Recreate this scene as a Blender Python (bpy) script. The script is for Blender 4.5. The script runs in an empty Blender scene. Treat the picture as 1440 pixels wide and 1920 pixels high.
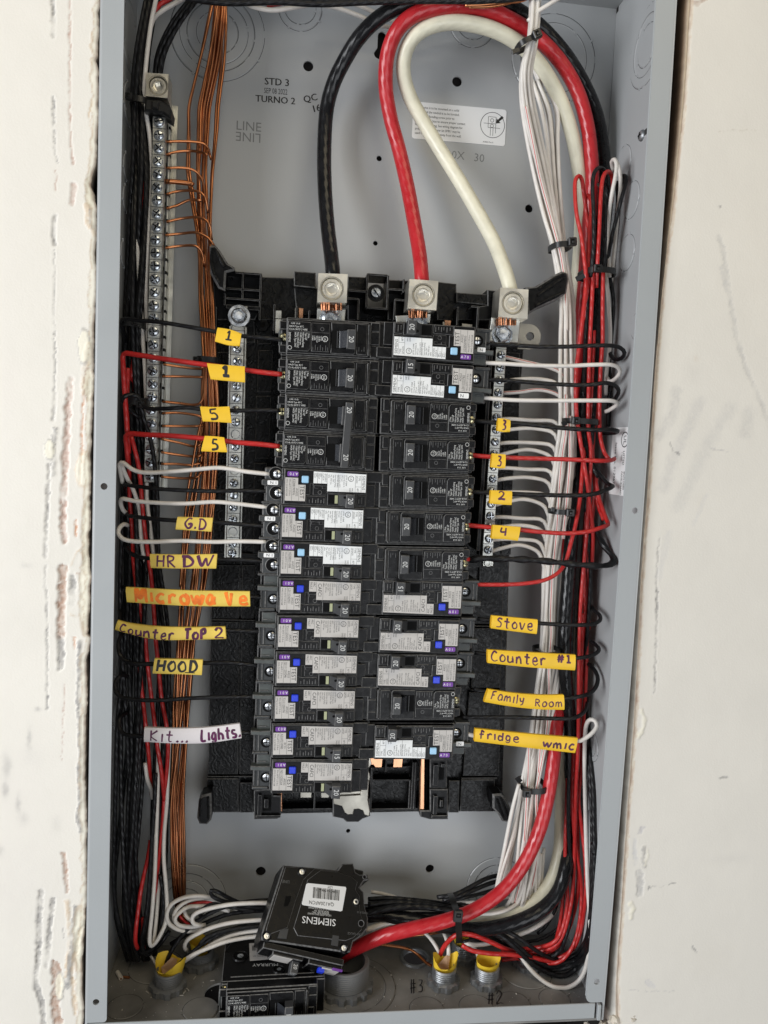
import bpy, math, random
import numpy as np
from mathutils import Vector, Matrix
random.seed(7)
SC = bpy.context.scene
COL = SC.collection
S = 0.001                                   # all lengths below are in millimetres

# ---------------------------------------------------------------- camera
CP = (126.135, -503.865, 389.581)           # mm: X right, Y into the wall, Z up; origin = lower left corner of the front frame
CR = (0.0841158, -0.1138612, 0.0450314)
CF = 1444.81                                # focal length in photo pixels (1440 wide)
def _rot(a):
    rx, ry, rz = a
    cx, sx, cy, sy, cz, sz = math.cos(rx), math.sin(rx), math.cos(ry), math.sin(ry), math.cos(rz), math.sin(rz)
    return np.array([[1,0,0],[0,cx,-sx],[0,sx,cx]]) @ np.array([[cy,0,sy],[0,1,0],[-sy,0,cy]]) @ np.array([[cz,-sz,0],[sz,cz,0],[0,0,1]])
RM = _rot(CR) @ np.array([[1,0,0],[0,0,-1],[0,1,0]])   # world -> camera (x right, y down, z forward)
cam_d = bpy.data.cameras.new('camera'); cam = bpy.data.objects.new('camera', cam_d); COL.objects.link(cam)
cam_d.sensor_fit = 'HORIZONTAL'; cam_d.sensor_width = 36; cam_d.lens = 36*CF/1440
cam_d.clip_start = 0.01; cam_d.clip_end = 50
cm = Matrix.Identity(4)
for i in range(3):
    cm[i][0] = RM[0][i]; cm[i][1] = -RM[1][i]; cm[i][2] = -RM[2][i]; cm[i][3] = CP[i]*S
cam.matrix_world = cm
SC.camera = cam
SC.render.resolution_x = 768; SC.render.resolution_y = 1024

# ---------------------------------------------------------------- world, lights, exposure
w = bpy.data.worlds.new('World'); SC.world = w; w.use_nodes = True
bg = w.node_tree.nodes['Background']; bg.inputs[0].default_value = (0.80, 0.86, 0.95, 1); bg.inputs[1].default_value = 0.13
def area(name, loc, target, sx, sy, power, col):
    l = bpy.data.lights.new(name, 'AREA'); l.shape = 'RECTANGLE'; l.size = sx*S; l.size_y = sy*S; l.energy = power; l.color = col
    o = bpy.data.objects.new(name, l); COL.objects.link(o); o.location = Vector(loc)*S
    o.rotation_euler = (Vector(target)-Vector(loc)).to_track_quat('-Z', 'Y').to_euler(); return o
area('window_daylight', (-1150, -850, 330), (200, 40, 280), 800, 1000, 27, (0.95, 0.97, 1.0))
area('right_front_fill', (800, -2000, -350), (240, 40, 250), 1500, 1300, 16.5, (0.93, 0.96, 1.0))  # added fill lamp, no real door; lifts front faces and the right wall
area('warm_room_bounce', (500, -1000, 1500), (180, 20, 500), 900, 900, 6.5, (1.0, 0.86, 0.60))
SC.view_settings.view_transform = 'Standard'; SC.view_settings.look = 'None'
SC.view_settings.exposure = 0.08; SC.view_settings.gamma = 1

# ---------------------------------------------------------------- pixel rays met with real planes
def ray(u, v):
    return RM.T @ np.array([(u-720)/CF, (v-960)/CF, 1.0])
def at(u, v, d):                             # point on the plane d mm behind the front frame
    r = ray(u, v); t = (d-CP[1])/r[1]; return (CP[0]+t*r[0], d, CP[2]+t*r[2])
def at_floor(u, v, z=-12.5):
    r = ray(u, v); t = (z-CP[2])/r[2]; return (CP[0]+t*r[0], CP[1]+t*r[1], z)
def at_side(u, v, x):
    r = ray(u, v); t = (x-CP[0])/r[0]; return (x, CP[1]+t*r[1], CP[2]+t*r[2])
def at_plane(u, v, p0, n):
    r = ray(u, v); c = np.array(CP); t = np.dot(np.array(p0)-c, n)/np.dot(r, n); return tuple(c+t*r)

# ---------------------------------------------------------------- materials
def _mat(name):
    m = bpy.data.materials.new(name); m.use_nodes = True; nt = m.node_tree
    return m, nt, nt.nodes['Principled BSDF']
def N(nt, t, **k):
    n = nt.nodes.new(t)
    for a, b in k.items(): setattr(n, a, b)
    return n
def bump(nt, bs, h, strength, dist):
    b = N(nt, 'ShaderNodeBump'); b.inputs['Strength'].default_value = strength; b.inputs['Distance'].default_value = dist
    nt.links.new(h, b.inputs['Height']); nt.links.new(b.outputs[0], bs.inputs['Normal']); return b
def mat(name, col, rough=.5, metal=0, var=.0, vscale=60, bmp=0, bscale=400, spec=.5, rvar=0., coat=0, dirt=None, detail=4):
    m, nt, bs = _mat(name)
    bs.inputs['Base Color'].default_value = (*col, 1); bs.inputs['Roughness'].default_value = rough; bs.inputs['Metallic'].default_value = metal
    bs.inputs['Specular IOR Level'].default_value = spec; bs.inputs['Coat Weight'].default_value = coat
    tc = N(nt, 'ShaderNodeNewGeometry')
    if var or rvar:
        n = N(nt, 'ShaderNodeTexNoise'); n.inputs['Scale'].default_value = vscale; n.inputs['Detail'].default_value = detail
        nt.links.new(tc.outputs['Position'], n.inputs['Vector'])
        if var:
            mx = N(nt, 'ShaderNodeMix', data_type='RGBA')
            a = [max(0, c*(1-var)) for c in col]; b = [min(1, c*(1+var)) for c in col]
            if dirt: a = dirt
            mx.inputs[6].default_value = (*a, 1); mx.inputs[7].default_value = (*b, 1)
            mr = N(nt, 'ShaderNodeMapRange'); mr.inputs[1].default_value = .3; mr.inputs[2].default_value = .7
            nt.links.new(n.outputs[0], mr.inputs[0]); nt.links.new(mr.outputs[0], mx.inputs[0]); nt.links.new(mx.outputs[2], bs.inputs['Base Color'])
        if rvar:
            mr = N(nt, 'ShaderNodeMapRange'); mr.inputs[1].default_value = .3; mr.inputs[2].default_value = .7
            mr.inputs[3].default_value = max(.03, rough-rvar); mr.inputs[4].default_value = min(1, rough+rvar)
            nt.links.new(n.outputs[0], mr.inputs[0]); nt.links.new(mr.outputs[0], bs.inputs['Roughness'])
    if bmp:
        n = N(nt, 'ShaderNodeTexNoise'); n.inputs['Scale'].default_value = bscale; n.inputs['Detail'].default_value = 3
        nt.links.new(tc.outputs['Position'], n.inputs['Vector']); bump(nt, bs, n.outputs[0], bmp, .0006)
    return m
def insulation(name, col, rough=.3, twist=.35, dust=.0, twp=900., st=.55):
    """nylon coated stranded wire: faint spiral of the strands, run lengthwise by UV (u around, v metres along)"""
    m, nt, bs = _mat(name)
    bs.inputs['Base Color'].default_value = (*col, 1); bs.inputs['Specular IOR Level'].default_value = .32 if max(col) < .05 else .5
    uv = N(nt, 'ShaderNodeUVMap'); sx = N(nt, 'ShaderNodeSeparateXYZ'); nt.links.new(uv.outputs[0], sx.inputs[0])
    mu = N(nt, 'ShaderNodeMath', operation='MULTIPLY'); mu.inputs[1].default_value = 6.2832*7; nt.links.new(sx.outputs[0], mu.inputs[0])
    mv = N(nt, 'ShaderNodeMath', operation='MULTIPLY_ADD'); mv.inputs[1].default_value = twp; nt.links.new(sx.outputs[1], mv.inputs[0]); nt.links.new(mu.outputs[0], mv.inputs[2])
    sn = N(nt, 'ShaderNodeMath', operation='SINE'); nt.links.new(mv.outputs[0], sn.inputs[0])
    n = N(nt, 'ShaderNodeTexNoise'); n.inputs['Scale'].default_value = 230; n.inputs['Detail'].default_value = 4
    g = N(nt, 'ShaderNodeNewGeometry'); nt.links.new(g.outputs['Position'], n.inputs['Vector'])
    ad = N(nt, 'ShaderNodeMath', operation='MULTIPLY_ADD'); ad.inputs[1].default_value = twist; nt.links.new(sn.outputs[0], ad.inputs[0]); nt.links.new(n.outputs[0], ad.inputs[2])
    bump(nt, bs, ad.outputs[0], st, .0003)
    mx = N(nt, 'ShaderNodeMix', data_type='RGBA'); mr = N(nt, 'ShaderNodeMapRange'); mr.inputs[1].default_value = .35; mr.inputs[2].default_value = .75
    n2 = N(nt, 'ShaderNodeTexNoise'); n2.inputs['Scale'].default_value = 90; n2.inputs['Detail'].default_value = 6; nt.links.new(g.outputs['Position'], n2.inputs['Vector'])
    nt.links.new(n2.outputs[0], mr.inputs[0]); nt.links.new(mr.outputs[0], mx.inputs[0])
    k = .30*dust
    mx.inputs[6].default_value = (*[c*.88 for c in col], 1); mx.inputs[7].default_value = (*[min(1, c*1.06+k*.12) for c in col], 1)
    nt.links.new(mx.outputs[2], bs.inputs['Base Color'])
    mr2 = N(nt, 'ShaderNodeMapRange'); mr2.inputs[1].default_value = .3; mr2.inputs[2].default_value = .7; mr2.inputs[3].default_value = rough*.75; mr2.inputs[4].default_value = rough*1.5
    nt.links.new(n2.outputs[0], mr2.inputs[0]); nt.links.new(mr2.outputs[0], bs.inputs['Roughness'])
    return m
M = {}
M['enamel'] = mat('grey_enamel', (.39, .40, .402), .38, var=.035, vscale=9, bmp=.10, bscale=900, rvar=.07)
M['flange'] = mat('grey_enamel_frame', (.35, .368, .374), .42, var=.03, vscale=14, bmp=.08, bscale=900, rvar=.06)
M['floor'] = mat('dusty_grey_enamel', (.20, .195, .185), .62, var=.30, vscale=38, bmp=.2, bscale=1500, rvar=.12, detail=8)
M['gap'] = mat('dark_cut_line', (.03, .03, .03), .8)
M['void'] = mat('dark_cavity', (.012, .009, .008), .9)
M['plastic'] = mat('black_breaker_plastic', (.0050, .0050, .0054), .36, spec=.20, var=.25, vscale=300, bmp=.12, bscale=2500, rvar=.10)
M['edge'] = mat('plastic_edge_highlight', (.105, .103, .100), .5, var=.5, vscale=500)  # lighter grey on bevel faces paints in the sheen of black plastic edges
M['base'] = None
M['darkgrey'] = mat('dark_grey_plastic', (.040, .043, .045), .45, spec=.35, bmp=.1, bscale=2000, rvar=.08)
M['handle'] = mat('breaker_handle_plastic', (.046, .047, .049), .45, spec=.35, rvar=.08, vscale=200)
M['lens'] = mat('glossy_black_handle_slope', (.025, .027, .032), .22, spec=.8)
M['clamp'] = mat('grey_clamp_plastic', (.065, .073, .070), .5, var=.15, vscale=200)
M['zinc'] = mat('zinc_steel', (.78, .80, .82), .34, 1, var=.15, vscale=200, rvar=.12, bmp=.1, bscale=1200)
M['screw'] = mat('blued_screw_steel', (.62, .66, .70), .30, 1, var=.2, vscale=400, rvar=.12, bmp=.15, bscale=900)
M['brass'] = mat('yellow_screw_steel', (.78, .72, .44), .30, 1, var=.15, vscale=300, rvar=.1)
M['alu'] = mat('extruded_aluminium', (.80, .77, .69), .38, 1, var=.06, vscale=60, rvar=.08, bmp=.15, bscale=700)
M['bar'] = mat('tinned_neutral_bar', (.60, .60, .56), .42, 1, var=.12, vscale=120, rvar=.1, bmp=.1)
M['nickel'] = mat('nickel_plate', (.40, .38, .33), .42, 1, rvar=.1, vscale=80)
M['coppertin'] = mat('copper_bus', (.72, .38, .22), .32, 1, var=.15, vscale=100, rvar=.1)
M['copper'] = mat('bare_copper', (.56, .235, .11), .32, 1, var=.2, vscale=30, rvar=.08, dirt=(.34, .125, .05))
M['shadecopper'] = mat('shaded_copper_strands', (.38, .17, .09), .45, 1, var=.3, vscale=200)  # darker copy of the copper; shade under the lugs put into the colour
M['deep'] = mat('dark_socket', (.003, .003, .003), .6, spec=.1)
M['white'] = insulation('white_wire', (.73, .69, .64), .40, .10)
M['black'] = insulation('black_wire', (.006, .006, .007), .36, .45, dust=.12)
M['red'] = insulation('red_wire', (.50, .020, .018), .34, .30)
M['cream'] = insulation('cream_cable', (.74, .71, .56), .34, .30, twp=700., st=.25)
M['redcable'] = insulation('red_cable', (.47, .018, .024), .28, .8, twp=700., st=.22)
M['blackcable'] = insulation('black_cable', (.008, .008, .009), .22, .8, twp=700., dust=.1, st=.20)
M['tie'] = mat('black_nylon_tie', (.012, .012, .012), .38)
M['stripe'] = mat('red_stripe', (.55, .03, .03), .5)
M['yellow'] = mat('yellow_marker_sleeve', (.84, .52, .022), .48, var=.06, vscale=60, bmp=.1, bscale=300)
M['yellow2'] = mat('faded_yellow_marker_sleeve', (.72, .52, .09), .5, var=.08, vscale=70, bmp=.12, bscale=300)
M['whitetag'] = mat('white_marker_sleeve', (.66, .62, .62), .5, bmp=.1, bscale=300)
M['ink'] = mat('black_marker_ink', (.015, .013, .014), .5)
M['purpleink'] = mat('purple_marker_ink', (.085, .010, .055), .5, var=.5, vscale=300)
M['orangeink'] = mat('orange_marker_ink', (.90, .19, .012), .5, var=.25, vscale=250)
M['sticker'] = mat('white_sticker', (.80, .80, .79), .5)
M['greylabel'] = mat('grey_label', (.50, .475, .445), .5, var=.04, vscale=200)
M['whitelabel'] = mat('white_label', (.76, .77, .76), .42)
M['print'] = mat('black_print', (.018, .018, .018), .5)
M['whiteprint'] = mat('white_print', (.62, .62, .60), .5)
M['dimprint'] = mat('grey_moulded_print', (.10, .10, .10), .5)
M['purple'] = mat('purple_sticker', (.155, .040, .30), .5)
M['blue'] = mat('blue_button', (.010, .040, .62), .35)
M['lightblue'] = mat('light_blue_button', (.33, .58, .80), .35)
M['fitting'] = mat('grey_zinc_fitting', (.30, .31, .32), .42, .75, var=.25, vscale=150, rvar=.15, bmp=.25, bscale=600)
M['pvc'] = mat('grey_fitting', (.16, .165, .17), .5, rvar=.1, vscale=80)
M['jacket'] = mat('yellow_cable_jacket', (.74, .50, .035), .45, var=.12, vscale=90, bmp=.1)
M['paper'] = mat('kraft_paper', (.52, .33, .20), .9)
M['dust'] = mat('white_dust_crumbs', (.52, .50, .46), .9)
M['gypsum'] = mat('torn_gypsum', (.55, .50, .42), .95, var=.3, vscale=120, bmp=1, bscale=400)
def _base():
    """moulded black plastic with swirled flow marks"""
    m, nt, bs = _mat('moulded_black_base')
    bs.inputs['Base Color'].default_value = (.0045, .0045, .0045, 1); bs.inputs['Specular IOR Level'].default_value = .25
    g = N(nt, 'ShaderNodeNewGeometry')
    n = N(nt, 'ShaderNodeTexNoise'); n.inputs['Scale'].default_value = 75; n.inputs['Detail'].default_value = 6; n.inputs['Distortion'].default_value = 5
    nt.links.new(g.outputs['Position'], n.inputs['Vector'])
    w_ = N(nt, 'ShaderNodeTexWave'); w_.inputs['Scale'].default_value = 60; w_.inputs['Distortion'].default_value = 22; w_.inputs['Detail'].default_value = 4; w_.inputs['Detail Scale'].default_value = 1.6
    nt.links.new(g.outputs['Position'], w_.inputs['Vector'])
    mu = N(nt, 'ShaderNodeMath', operation='MULTIPLY'); nt.links.new(n.outputs[0], mu.inputs[0]); nt.links.new(w_.outputs[0], mu.inputs[1])
    bump(nt, bs, mu.outputs[0], .30, .0006)
    mr = N(nt, 'ShaderNodeMapRange'); mr.inputs[1].default_value = .3; mr.inputs[2].default_value = .7; mr.inputs[3].default_value = .2; mr.inputs[4].default_value = .5
    nt.links.new(n.outputs[0], mr.inputs[0]); nt.links.new(mr.outputs[0], bs.inputs['Roughness'])
    return m
M['base'] = _base()

# ---------------------------------------------------------------- mesh building
class MB:
    def __init__(s): s.v = []; s.f = []; s.m = []; s.mats = []; s.uv = None
    def mi(s, m):
        if m not in s.mats: s.mats.append(m)
        return s.mats.index(m)
    def add(s, vs, fs, m, X=None, ms=None):
        o = len(s.v)
        if X is not None: vs = [tuple(X @ Vector(p)) for p in vs]
        s.v += [tuple(p) for p in vs]; s.f += [tuple(i+o for i in f) for f in fs]
        s.m += [s.mi(m)]*len(fs) if ms is None else [s.mi(q) for q in ms]
        return s
    def box(s, x0, x1, y0, y1, z0, z1, m, b=0, em=None, X=None):
        if x1 < x0: x0, x1 = x1, x0
        if y1 < y0: y0, y1 = y1, y0
        if z1 < z0: z0, z1 = z1, z0
        if b <= 0:
            vs = [(x, y, z) for x in (x0, x1) for y in (y0, y1) for z in (z0, z1)]
            return s.add(vs, [(0,1,3,2),(4,6,7,5),(0,4,5,1),(2,3,7,6),(0,2,6,4),(1,5,7,3)], m, X)
        b = min(b, (x1-x0)*.45, (y1-y0)*.45, (z1-z0)*.45); em = em or m
        vs = []
        for ix, x in enumerate((x0, x1)):
            for iy, y in enumerate((y0, y1)):
                for iz, z in enumerate((z0, z1)):
                    bx = b if ix == 0 else -b; by = b if iy == 0 else -b; bz = b if iz == 0 else -b
                    vs += [(x, y+by, z+bz), (x+bx, y, z+bz), (x+bx, y+by, z)]
        c = lambda ix, iy, iz, k: (ix*4+iy*2+iz)*3+k
        fs = [(c(0,0,0,0),c(0,0,1,0),c(0,1,1,0),c(0,1,0,0)), (c(1,0,0,0),c(1,1,0,0),c(1,1,1,0),c(1,0,1,0)),
              (c(0,0,0,1),c(1,0,0,1),c(1,0,1,1),c(0,0,1,1)), (c(0,1,0,1),c(0,1,1,1),c(1,1,1,1),c(1,1,0,1)),
              (c(0,0,0,2),c(0,1,0,2),c(1,1,0,2),c(1,0,0,2)), (c(0,0,1,2),c(1,0,1,2),c(1,1,1,2),c(0,1,1,2))]
        n0 = len(fs)
        for a in (0, 1):
            for d in (0, 1):
                fs.append((c(0,a,d,1),c(1,a,d,1),c(1,a,d,2),c(0,a,d,2)))
                fs.append((c(a,0,d,0),c(a,1,d,0),c(a,1,d,2),c(a,0,d,2)))
                fs.append((c(a,d,0,0),c(a,d,1,0),c(a,d,1,1),c(a,d,0,1)))
        for a in (0, 1):
            for d in (0, 1):
                for e in (0, 1): fs.append((c(a,d,e,0),c(a,d,e,1),c(a,d,e,2)))
        return s.add(vs, fs, m, X, [m]*n0+[em]*(len(fs)-n0))
    def prism(s, poly, y0, y1, m, b=0, em=None, X=None, sides=True):
        """poly in (x, z); front face at y0 (towards the viewer), chamfer b on the front edge"""
        n = len(poly); A = sum(poly[i][0]*poly[(i+1) % n][1]-poly[(i+1) % n][0]*poly[i][1] for i in range(n))
        if A < 0: poly = poly[::-1]
        em = em or m
        def inset(d):
            out = []
            for i in range(n):
                p0, p1, p2 = poly[i-1], poly[i], poly[(i+1) % n]
                a = np.array([p1[0]-p0[0], p1[1]-p0[1]]); c = np.array([p2[0]-p1[0], p2[1]-p1[1]])
                a = a/(np.linalg.norm(a)+1e-9); c = c/(np.linalg.norm(c)+1e-9)
                n1 = np.array([-a[1], a[0]]); n2 = np.array([-c[1], c[0]]); q = n1+n2; q = q/max(.35, (1+np.dot(n1, n2)))
                out.append((p1[0]+q[0]*d, p1[1]+q[1]*d))
            return out
        ring = [(x, y1, z) for x, z in poly]; rf = [(x, y0+b, z) for x, z in poly]
        vs = ring+rf; fs = [tuple(range(n))[::-1]]; ms = [m]
        fs += [(i, (i+1) % n, n+(i+1) % n, n+i) for i in range(n)]; ms += [m]*n
        if b > 0:
            vs += [(x, y0, z) for x, z in inset(b)]
            fs += [(n+i, n+(i+1) % n, 2*n+(i+1) % n, 2*n+i) for i in range(n)]; ms += [em]*n
            fs.append(tuple(range(2*n, 3*n)))
        else: fs.append(tuple(range(n, 2*n)))
        ms.append(m)
        return s.add(vs, [f[::-1] for f in fs], m, X, ms)
    def lathe(s, prof, m, c=(0,0,0), ax='y', n=20, X=None, ms=None, cap0=False, cap1=False, ph=0, ell=1):
        """prof: (radius, height) along the axis"""
        vs = []
        for r, h in prof:
            for k in range(n):
                a = 2*math.pi*k/n+ph; p, q = r*math.cos(a), r*math.sin(a)*ell
                vs.append({'y': (c[0]+p, c[1]+h, c[2]+q), 'z': (c[0]+p, c[1]+q, c[2]+h), 'x': (c[0]+h, c[1]+p, c[2]+q)}[ax])
        fs = []; mm = []
        for i in range(len(prof)-1):
            for k in range(n):
                fs.append((i*n+k, i*n+(k+1) % n, (i+1)*n+(k+1) % n, (i+1)*n+k)); mm.append(ms[i] if ms else m)
        if cap0: fs.append(tuple(range(n))); mm.append(ms[0] if ms else m)
        if cap1: fs.append(tuple(range((len(prof)-1)*n, len(prof)*n))); mm.append(ms[-1] if ms else m)
        return s.add(vs, fs, m, X, mm)
    def tube(s, pts, r, m, n=8, cap=True):
        P = [Vector(p) for p in pts]; k = len(P)
        T = [(P[min(i+1, k-1)]-P[max(i-1, 0)]).normalized() for i in range(k)]
        up = Vector((0, -1, 0)) if abs(T[0].y) < .9 else Vector((1, 0, 0))
        nrm = (up-T[0]*up.dot(T[0])).normalized(); vs = []; L = [0]
        if s.uv is None: s.uv = []
        for i in range(k):
            nrm = (nrm-T[i]*nrm.dot(T[i])).normalized(); b = T[i].cross(nrm)
            rr = r[i] if isinstance(r, (list, tuple)) else r
            for j in range(n):
                a = 2*math.pi*j/n; vs.append(tuple(P[i]+(nrm*math.cos(a)+b*math.sin(a))*rr))
            if i: L.append(L[-1]+(P[i]-P[i-1]).length*S)
        fs = []
        for i in range(k-1):
            for j in range(n):
                fs.append((i*n+j, i*n+(j+1) % n, (i+1)*n+(j+1) % n, (i+1)*n+j))
                s.uv += [(j/n, L[i]), ((j+1)/n, L[i]), ((j+1)/n, L[i+1]), (j/n, L[i+1])]
        if cap:
            fs.append(tuple(range(n))[::-1]); fs.append(tuple(range((k-1)*n, k*n))); s.uv += [(0, 0)]*(2*n)
        return s.add(vs, fs, m)
    def mesh(s, name, smooth=0):
        me = bpy.data.meshes.new(name); me.from_pydata([(a*S, b*S, c*S) for a, b, c in s.v], [], s.f)
        for m in s.mats: me.materials.append(m)
        me.polygons.foreach_set('material_index', s.m)
        if s.uv is not None and len(s.uv) == len(me.loops):
            l = me.uv_layers.new(name='UVMap'); l.data.foreach_set('uv', [c for q in s.uv for c in q])
        if smooth:
            me.polygons.foreach_set('use_smooth', [True]*len(me.polygons))
            if smooth < 180: me.set_sharp_from_angle(angle=math.radians(smooth))
        me.update(); return me
    def build(s, name, parent=None, smooth=0, loc=None, **k):
        o = bpy.data.objects.new(name, s.mesh(name, smooth)); COL.objects.link(o)
        if parent: o.parent = parent
        if loc: o.location = Vector(loc)*S
        return tag(o, **k)
def tag(o, label=None, cat=None, group=None, kind=None):
    if label: o['label'] = label
    if cat: o['category'] = cat
    if group: o['group'] = group
    if kind: o['kind'] = kind
    return o
def thing(name, loc, label, cat, group=None, rot=None):
    o = bpy.data.objects.new(name, None); COL.objects.link(o); o.location = Vector(loc)*S; o.empty_display_size = .01
    if rot: o.rotation_euler = rot
    return tag(o, label, cat, group)
MC = {}
def inst(key, name, builder, parent, loc=(0,0,0), smooth=0, roty=0, **k):
    """an object on a mesh that is built once and shared by alike pieces"""
    if key not in MC: MC[key] = builder().mesh(name, smooth)
    o = bpy.data.objects.new(name, MC[key]); COL.objects.link(o); o.parent = parent; o.location = Vector(loc)*S
    if roty: o.rotation_euler = (0, roty, 0)
    return tag(o, **k)
def hinge(*P): return P

# ---------------------------------------------------------------- plates with holes (filled 2D curves)
def fill2d(loops):
    cu = bpy.data.curves.new('t', 'CURVE'); cu.dimensions = '2D'; cu.fill_mode = 'BOTH'
    for lp in loops:
        sp = cu.splines.new('POLY'); sp.points.add(len(lp)-1); sp.use_cyclic_u = True
        for i, p in enumerate(lp): sp.points[i].co = (p[0], p[1], 0, 1)
    o = bpy.data.objects.new('t', cu); COL.objects.link(o); dg = bpy.context.evaluated_depsgraph_get(); ev = o.evaluated_get(dg)
    me = ev.to_mesh(); v = [(p.co.x, p.co.y) for p in me.vertices]; f = [tuple(q.vertices) for q in me.polygons]; ev.to_mesh_clear()
    bpy.data.objects.remove(o); bpy.data.curves.remove(cu); return v, f
def circle(cx, cy, r, n=24, ry=None):
    return [(cx+r*math.cos(2*math.pi*k/n), cy+(ry or r)*math.sin(2*math.pi*k/n)) for k in range(n)]
def plate(mb, loops, fn, th, m):
    """flat sheet of loops (first outer, rest holes); fn maps (a, b, depth) to 3D"""
    v, f = fill2d(loops)
    mb.add([fn(a, b, 0) for a, b in v], f, m); mb.add([fn(a, b, th) for a, b in v], [q[::-1] for q in f], m)
    for lp in loops:
        n = len(lp); mb.add([fn(a, b, 0) for a, b in lp]+[fn(a, b, th) for a, b in lp], [(i, (i+1) % n, n+(i+1) % n, n+i) for i in range(n)], m)
    return mb

# ---------------------------------------------------------------- lettering
GL = {}
_tc = bpy.data.curves.new('t', 'FONT'); _tc.resolution_u = 2; _to = bpy.data.objects.new('t', _tc); COL.objects.link(_to)
def _tm(s_):
    _tc.body = s_; dg = bpy.context.evaluated_depsgraph_get(); dg.update(); ev = _to.evaluated_get(dg); me = ev.to_mesh()
    v = [(p.co.x, p.co.y) for p in me.vertices]; f = [tuple(q.vertices) for q in me.polygons]; ev.to_mesh_clear(); return v, f
def glyph(c):
    if c not in GL:
        v, f = _tm(c); wv, _ = _tm('|'+c+'|'); w0, _ = _tm('||')
        adv = (max(p[0] for p in wv)-min(p[0] for p in wv))-(max(p[0] for p in w0)-min(p[0] for p in w0))
        GL[c] = (v, f, adv)
    return GL[c]
def text(mb, s_, org, ux, uz, size, m, sx=1., align='l'):
    """lettering in the plane of ux (reading direction) and uz (up); size = cap height in mm"""
    k = size/.70; wd = sum(glyph(c)[2] for c in s_)*k*sx
    x = 0 if align == 'l' else -wd/2 if align == 'c' else -wd
    ux = Vector(ux).normalized(); uz = Vector(uz).normalized(); o = Vector(org)
    for c in s_:
        v, f, adv = glyph(c)
        if v: mb.add([tuple(o+ux*(x+a*k*sx)+uz*(b*k)) for a, b in v], f, m)
        x += adv*k*sx
    return mb

# ---------------------------------------------------------------- smooth paths
def spline(P, step=2.2):
    P = [Vector(p) for p in P]; out = []
    if len(P) == 2: P = [P[0], (P[0]+P[1])/2, P[1]]
    Q = [P[0]*2-P[1]]+P+[P[-1]*2-P[-2]]
    for i in range(1, len(Q)-2):
        a, b, c, d = Q[i-1:i+3]; n = max(2, int((c-b).length/step))
        for k in range(n):
            t = k/n; out.append(.5*((2*b)+(c-a)*t+(2*a-5*b+4*c-d)*t*t+(3*b-a-3*c+d)*t*t*t))
    out.append(P[-1]); return out
# ================================================================ SETTING: wall of plasterboard round the opening
def wpart(mb, name, parent, smooth=0, **k):
    """a part whose vertices are in place already (millimetres of the whole scene)"""
    o = mb.build(name, parent, smooth, **k)
    if parent and parent.type == 'EMPTY' and parent.parent is None: o.location = -parent.location
    return o
def solo(mb, name, smooth=0, **k):
    """a thing that is one mesh: origin moved to its middle"""
    xs = np.array(mb.v); c = (xs.min(0)+xs.max(0))/2; mb.v = [tuple(p) for p in (xs-c)]
    return mb.build(name, None, smooth, loc=tuple(c), **k)
def vnoise(x, y, sc, seed):
    rs = np.random.RandomState(seed); n = 256; T = rs.rand(n, n)
    x = x/sc; y = y/sc; xi = np.floor(x).astype(int); yi = np.floor(y).astype(int); fx = x-xi; fy = y-yi
    fx = fx*fx*(3-2*fx); fy = fy*fy*(3-2*fy)
    g = lambda a, b: T[a % n, b % n]
    return (g(xi, yi)*(1-fx)+g(xi+1, yi)*fx)*(1-fy)+(g(xi, yi+1)*(1-fx)+g(xi+1, yi+1)*fx)*fy
def fbm(x, y, sc, seed, o=4):
    r = 0; a = .5; t = 0
    for k in range(o): r = r+a*vnoise(x, y, sc, seed+k*17); t += a; sc /= 2.03; a *= .55
    return r/t
WD = 4.0
EL = [(186,-60),(186,0),(184,60),(181,105),(178,112),(182,125),(184,170),(182,200),(184,222),(181,262),(180,300),(171,345),(174,372),(179,392),(181,425),(178,470),(180,500),(178,560),(176,640),(173,690),(175,730),(171,800),(170,880),(168,960),(165,1010),(166,1070),(171,1082),(166,1120),(163,1190),(171,1197),(162,1240),(161,1330),(159,1450),(162,1550),(162,1620),(160,1700),(155,1780),(152,1850),(155,1900),(150,1960)]
ER = [(1299,-60),(1295,0),(1289,100),(1282,200),(1271,310),(1261,400),(1248,500),(1238,600),(1229,700),(1223,800),(1219,880),(1210,1000),(1204,1080),(1199,1200),(1194,1300),(1188,1400),(1180,1500),(1173,1600),(1168,1690),(1161,1780),(1157,1850),(1158,1900),(1160,1960)]
EI = [(1284,-60),(1280,0),(1275,100),(1268,200),(1259,310),(1250,400),(1240,500),(1231,600),(1222,700),(1215,800),(1209,880),(1200,1000),(1194,1080),(1187,1200),(1181,1300),(1173,1400),(1166,1500),(1160,1600),(1155,1690),(1147,1780),(1140,1880),(1138,1960)]
def W3(u, v): p = at(u, v, WD); return p[0], p[2]
GREY = (.27, .26, .25); BRN = (.36, .21, .14); PNK = (.46, .31, .25); TAN = (.58, .45, .31); ORG = (.55, .27, .14); CRM = (.78, .74, .60); DK = (.20, .17, .15)
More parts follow.
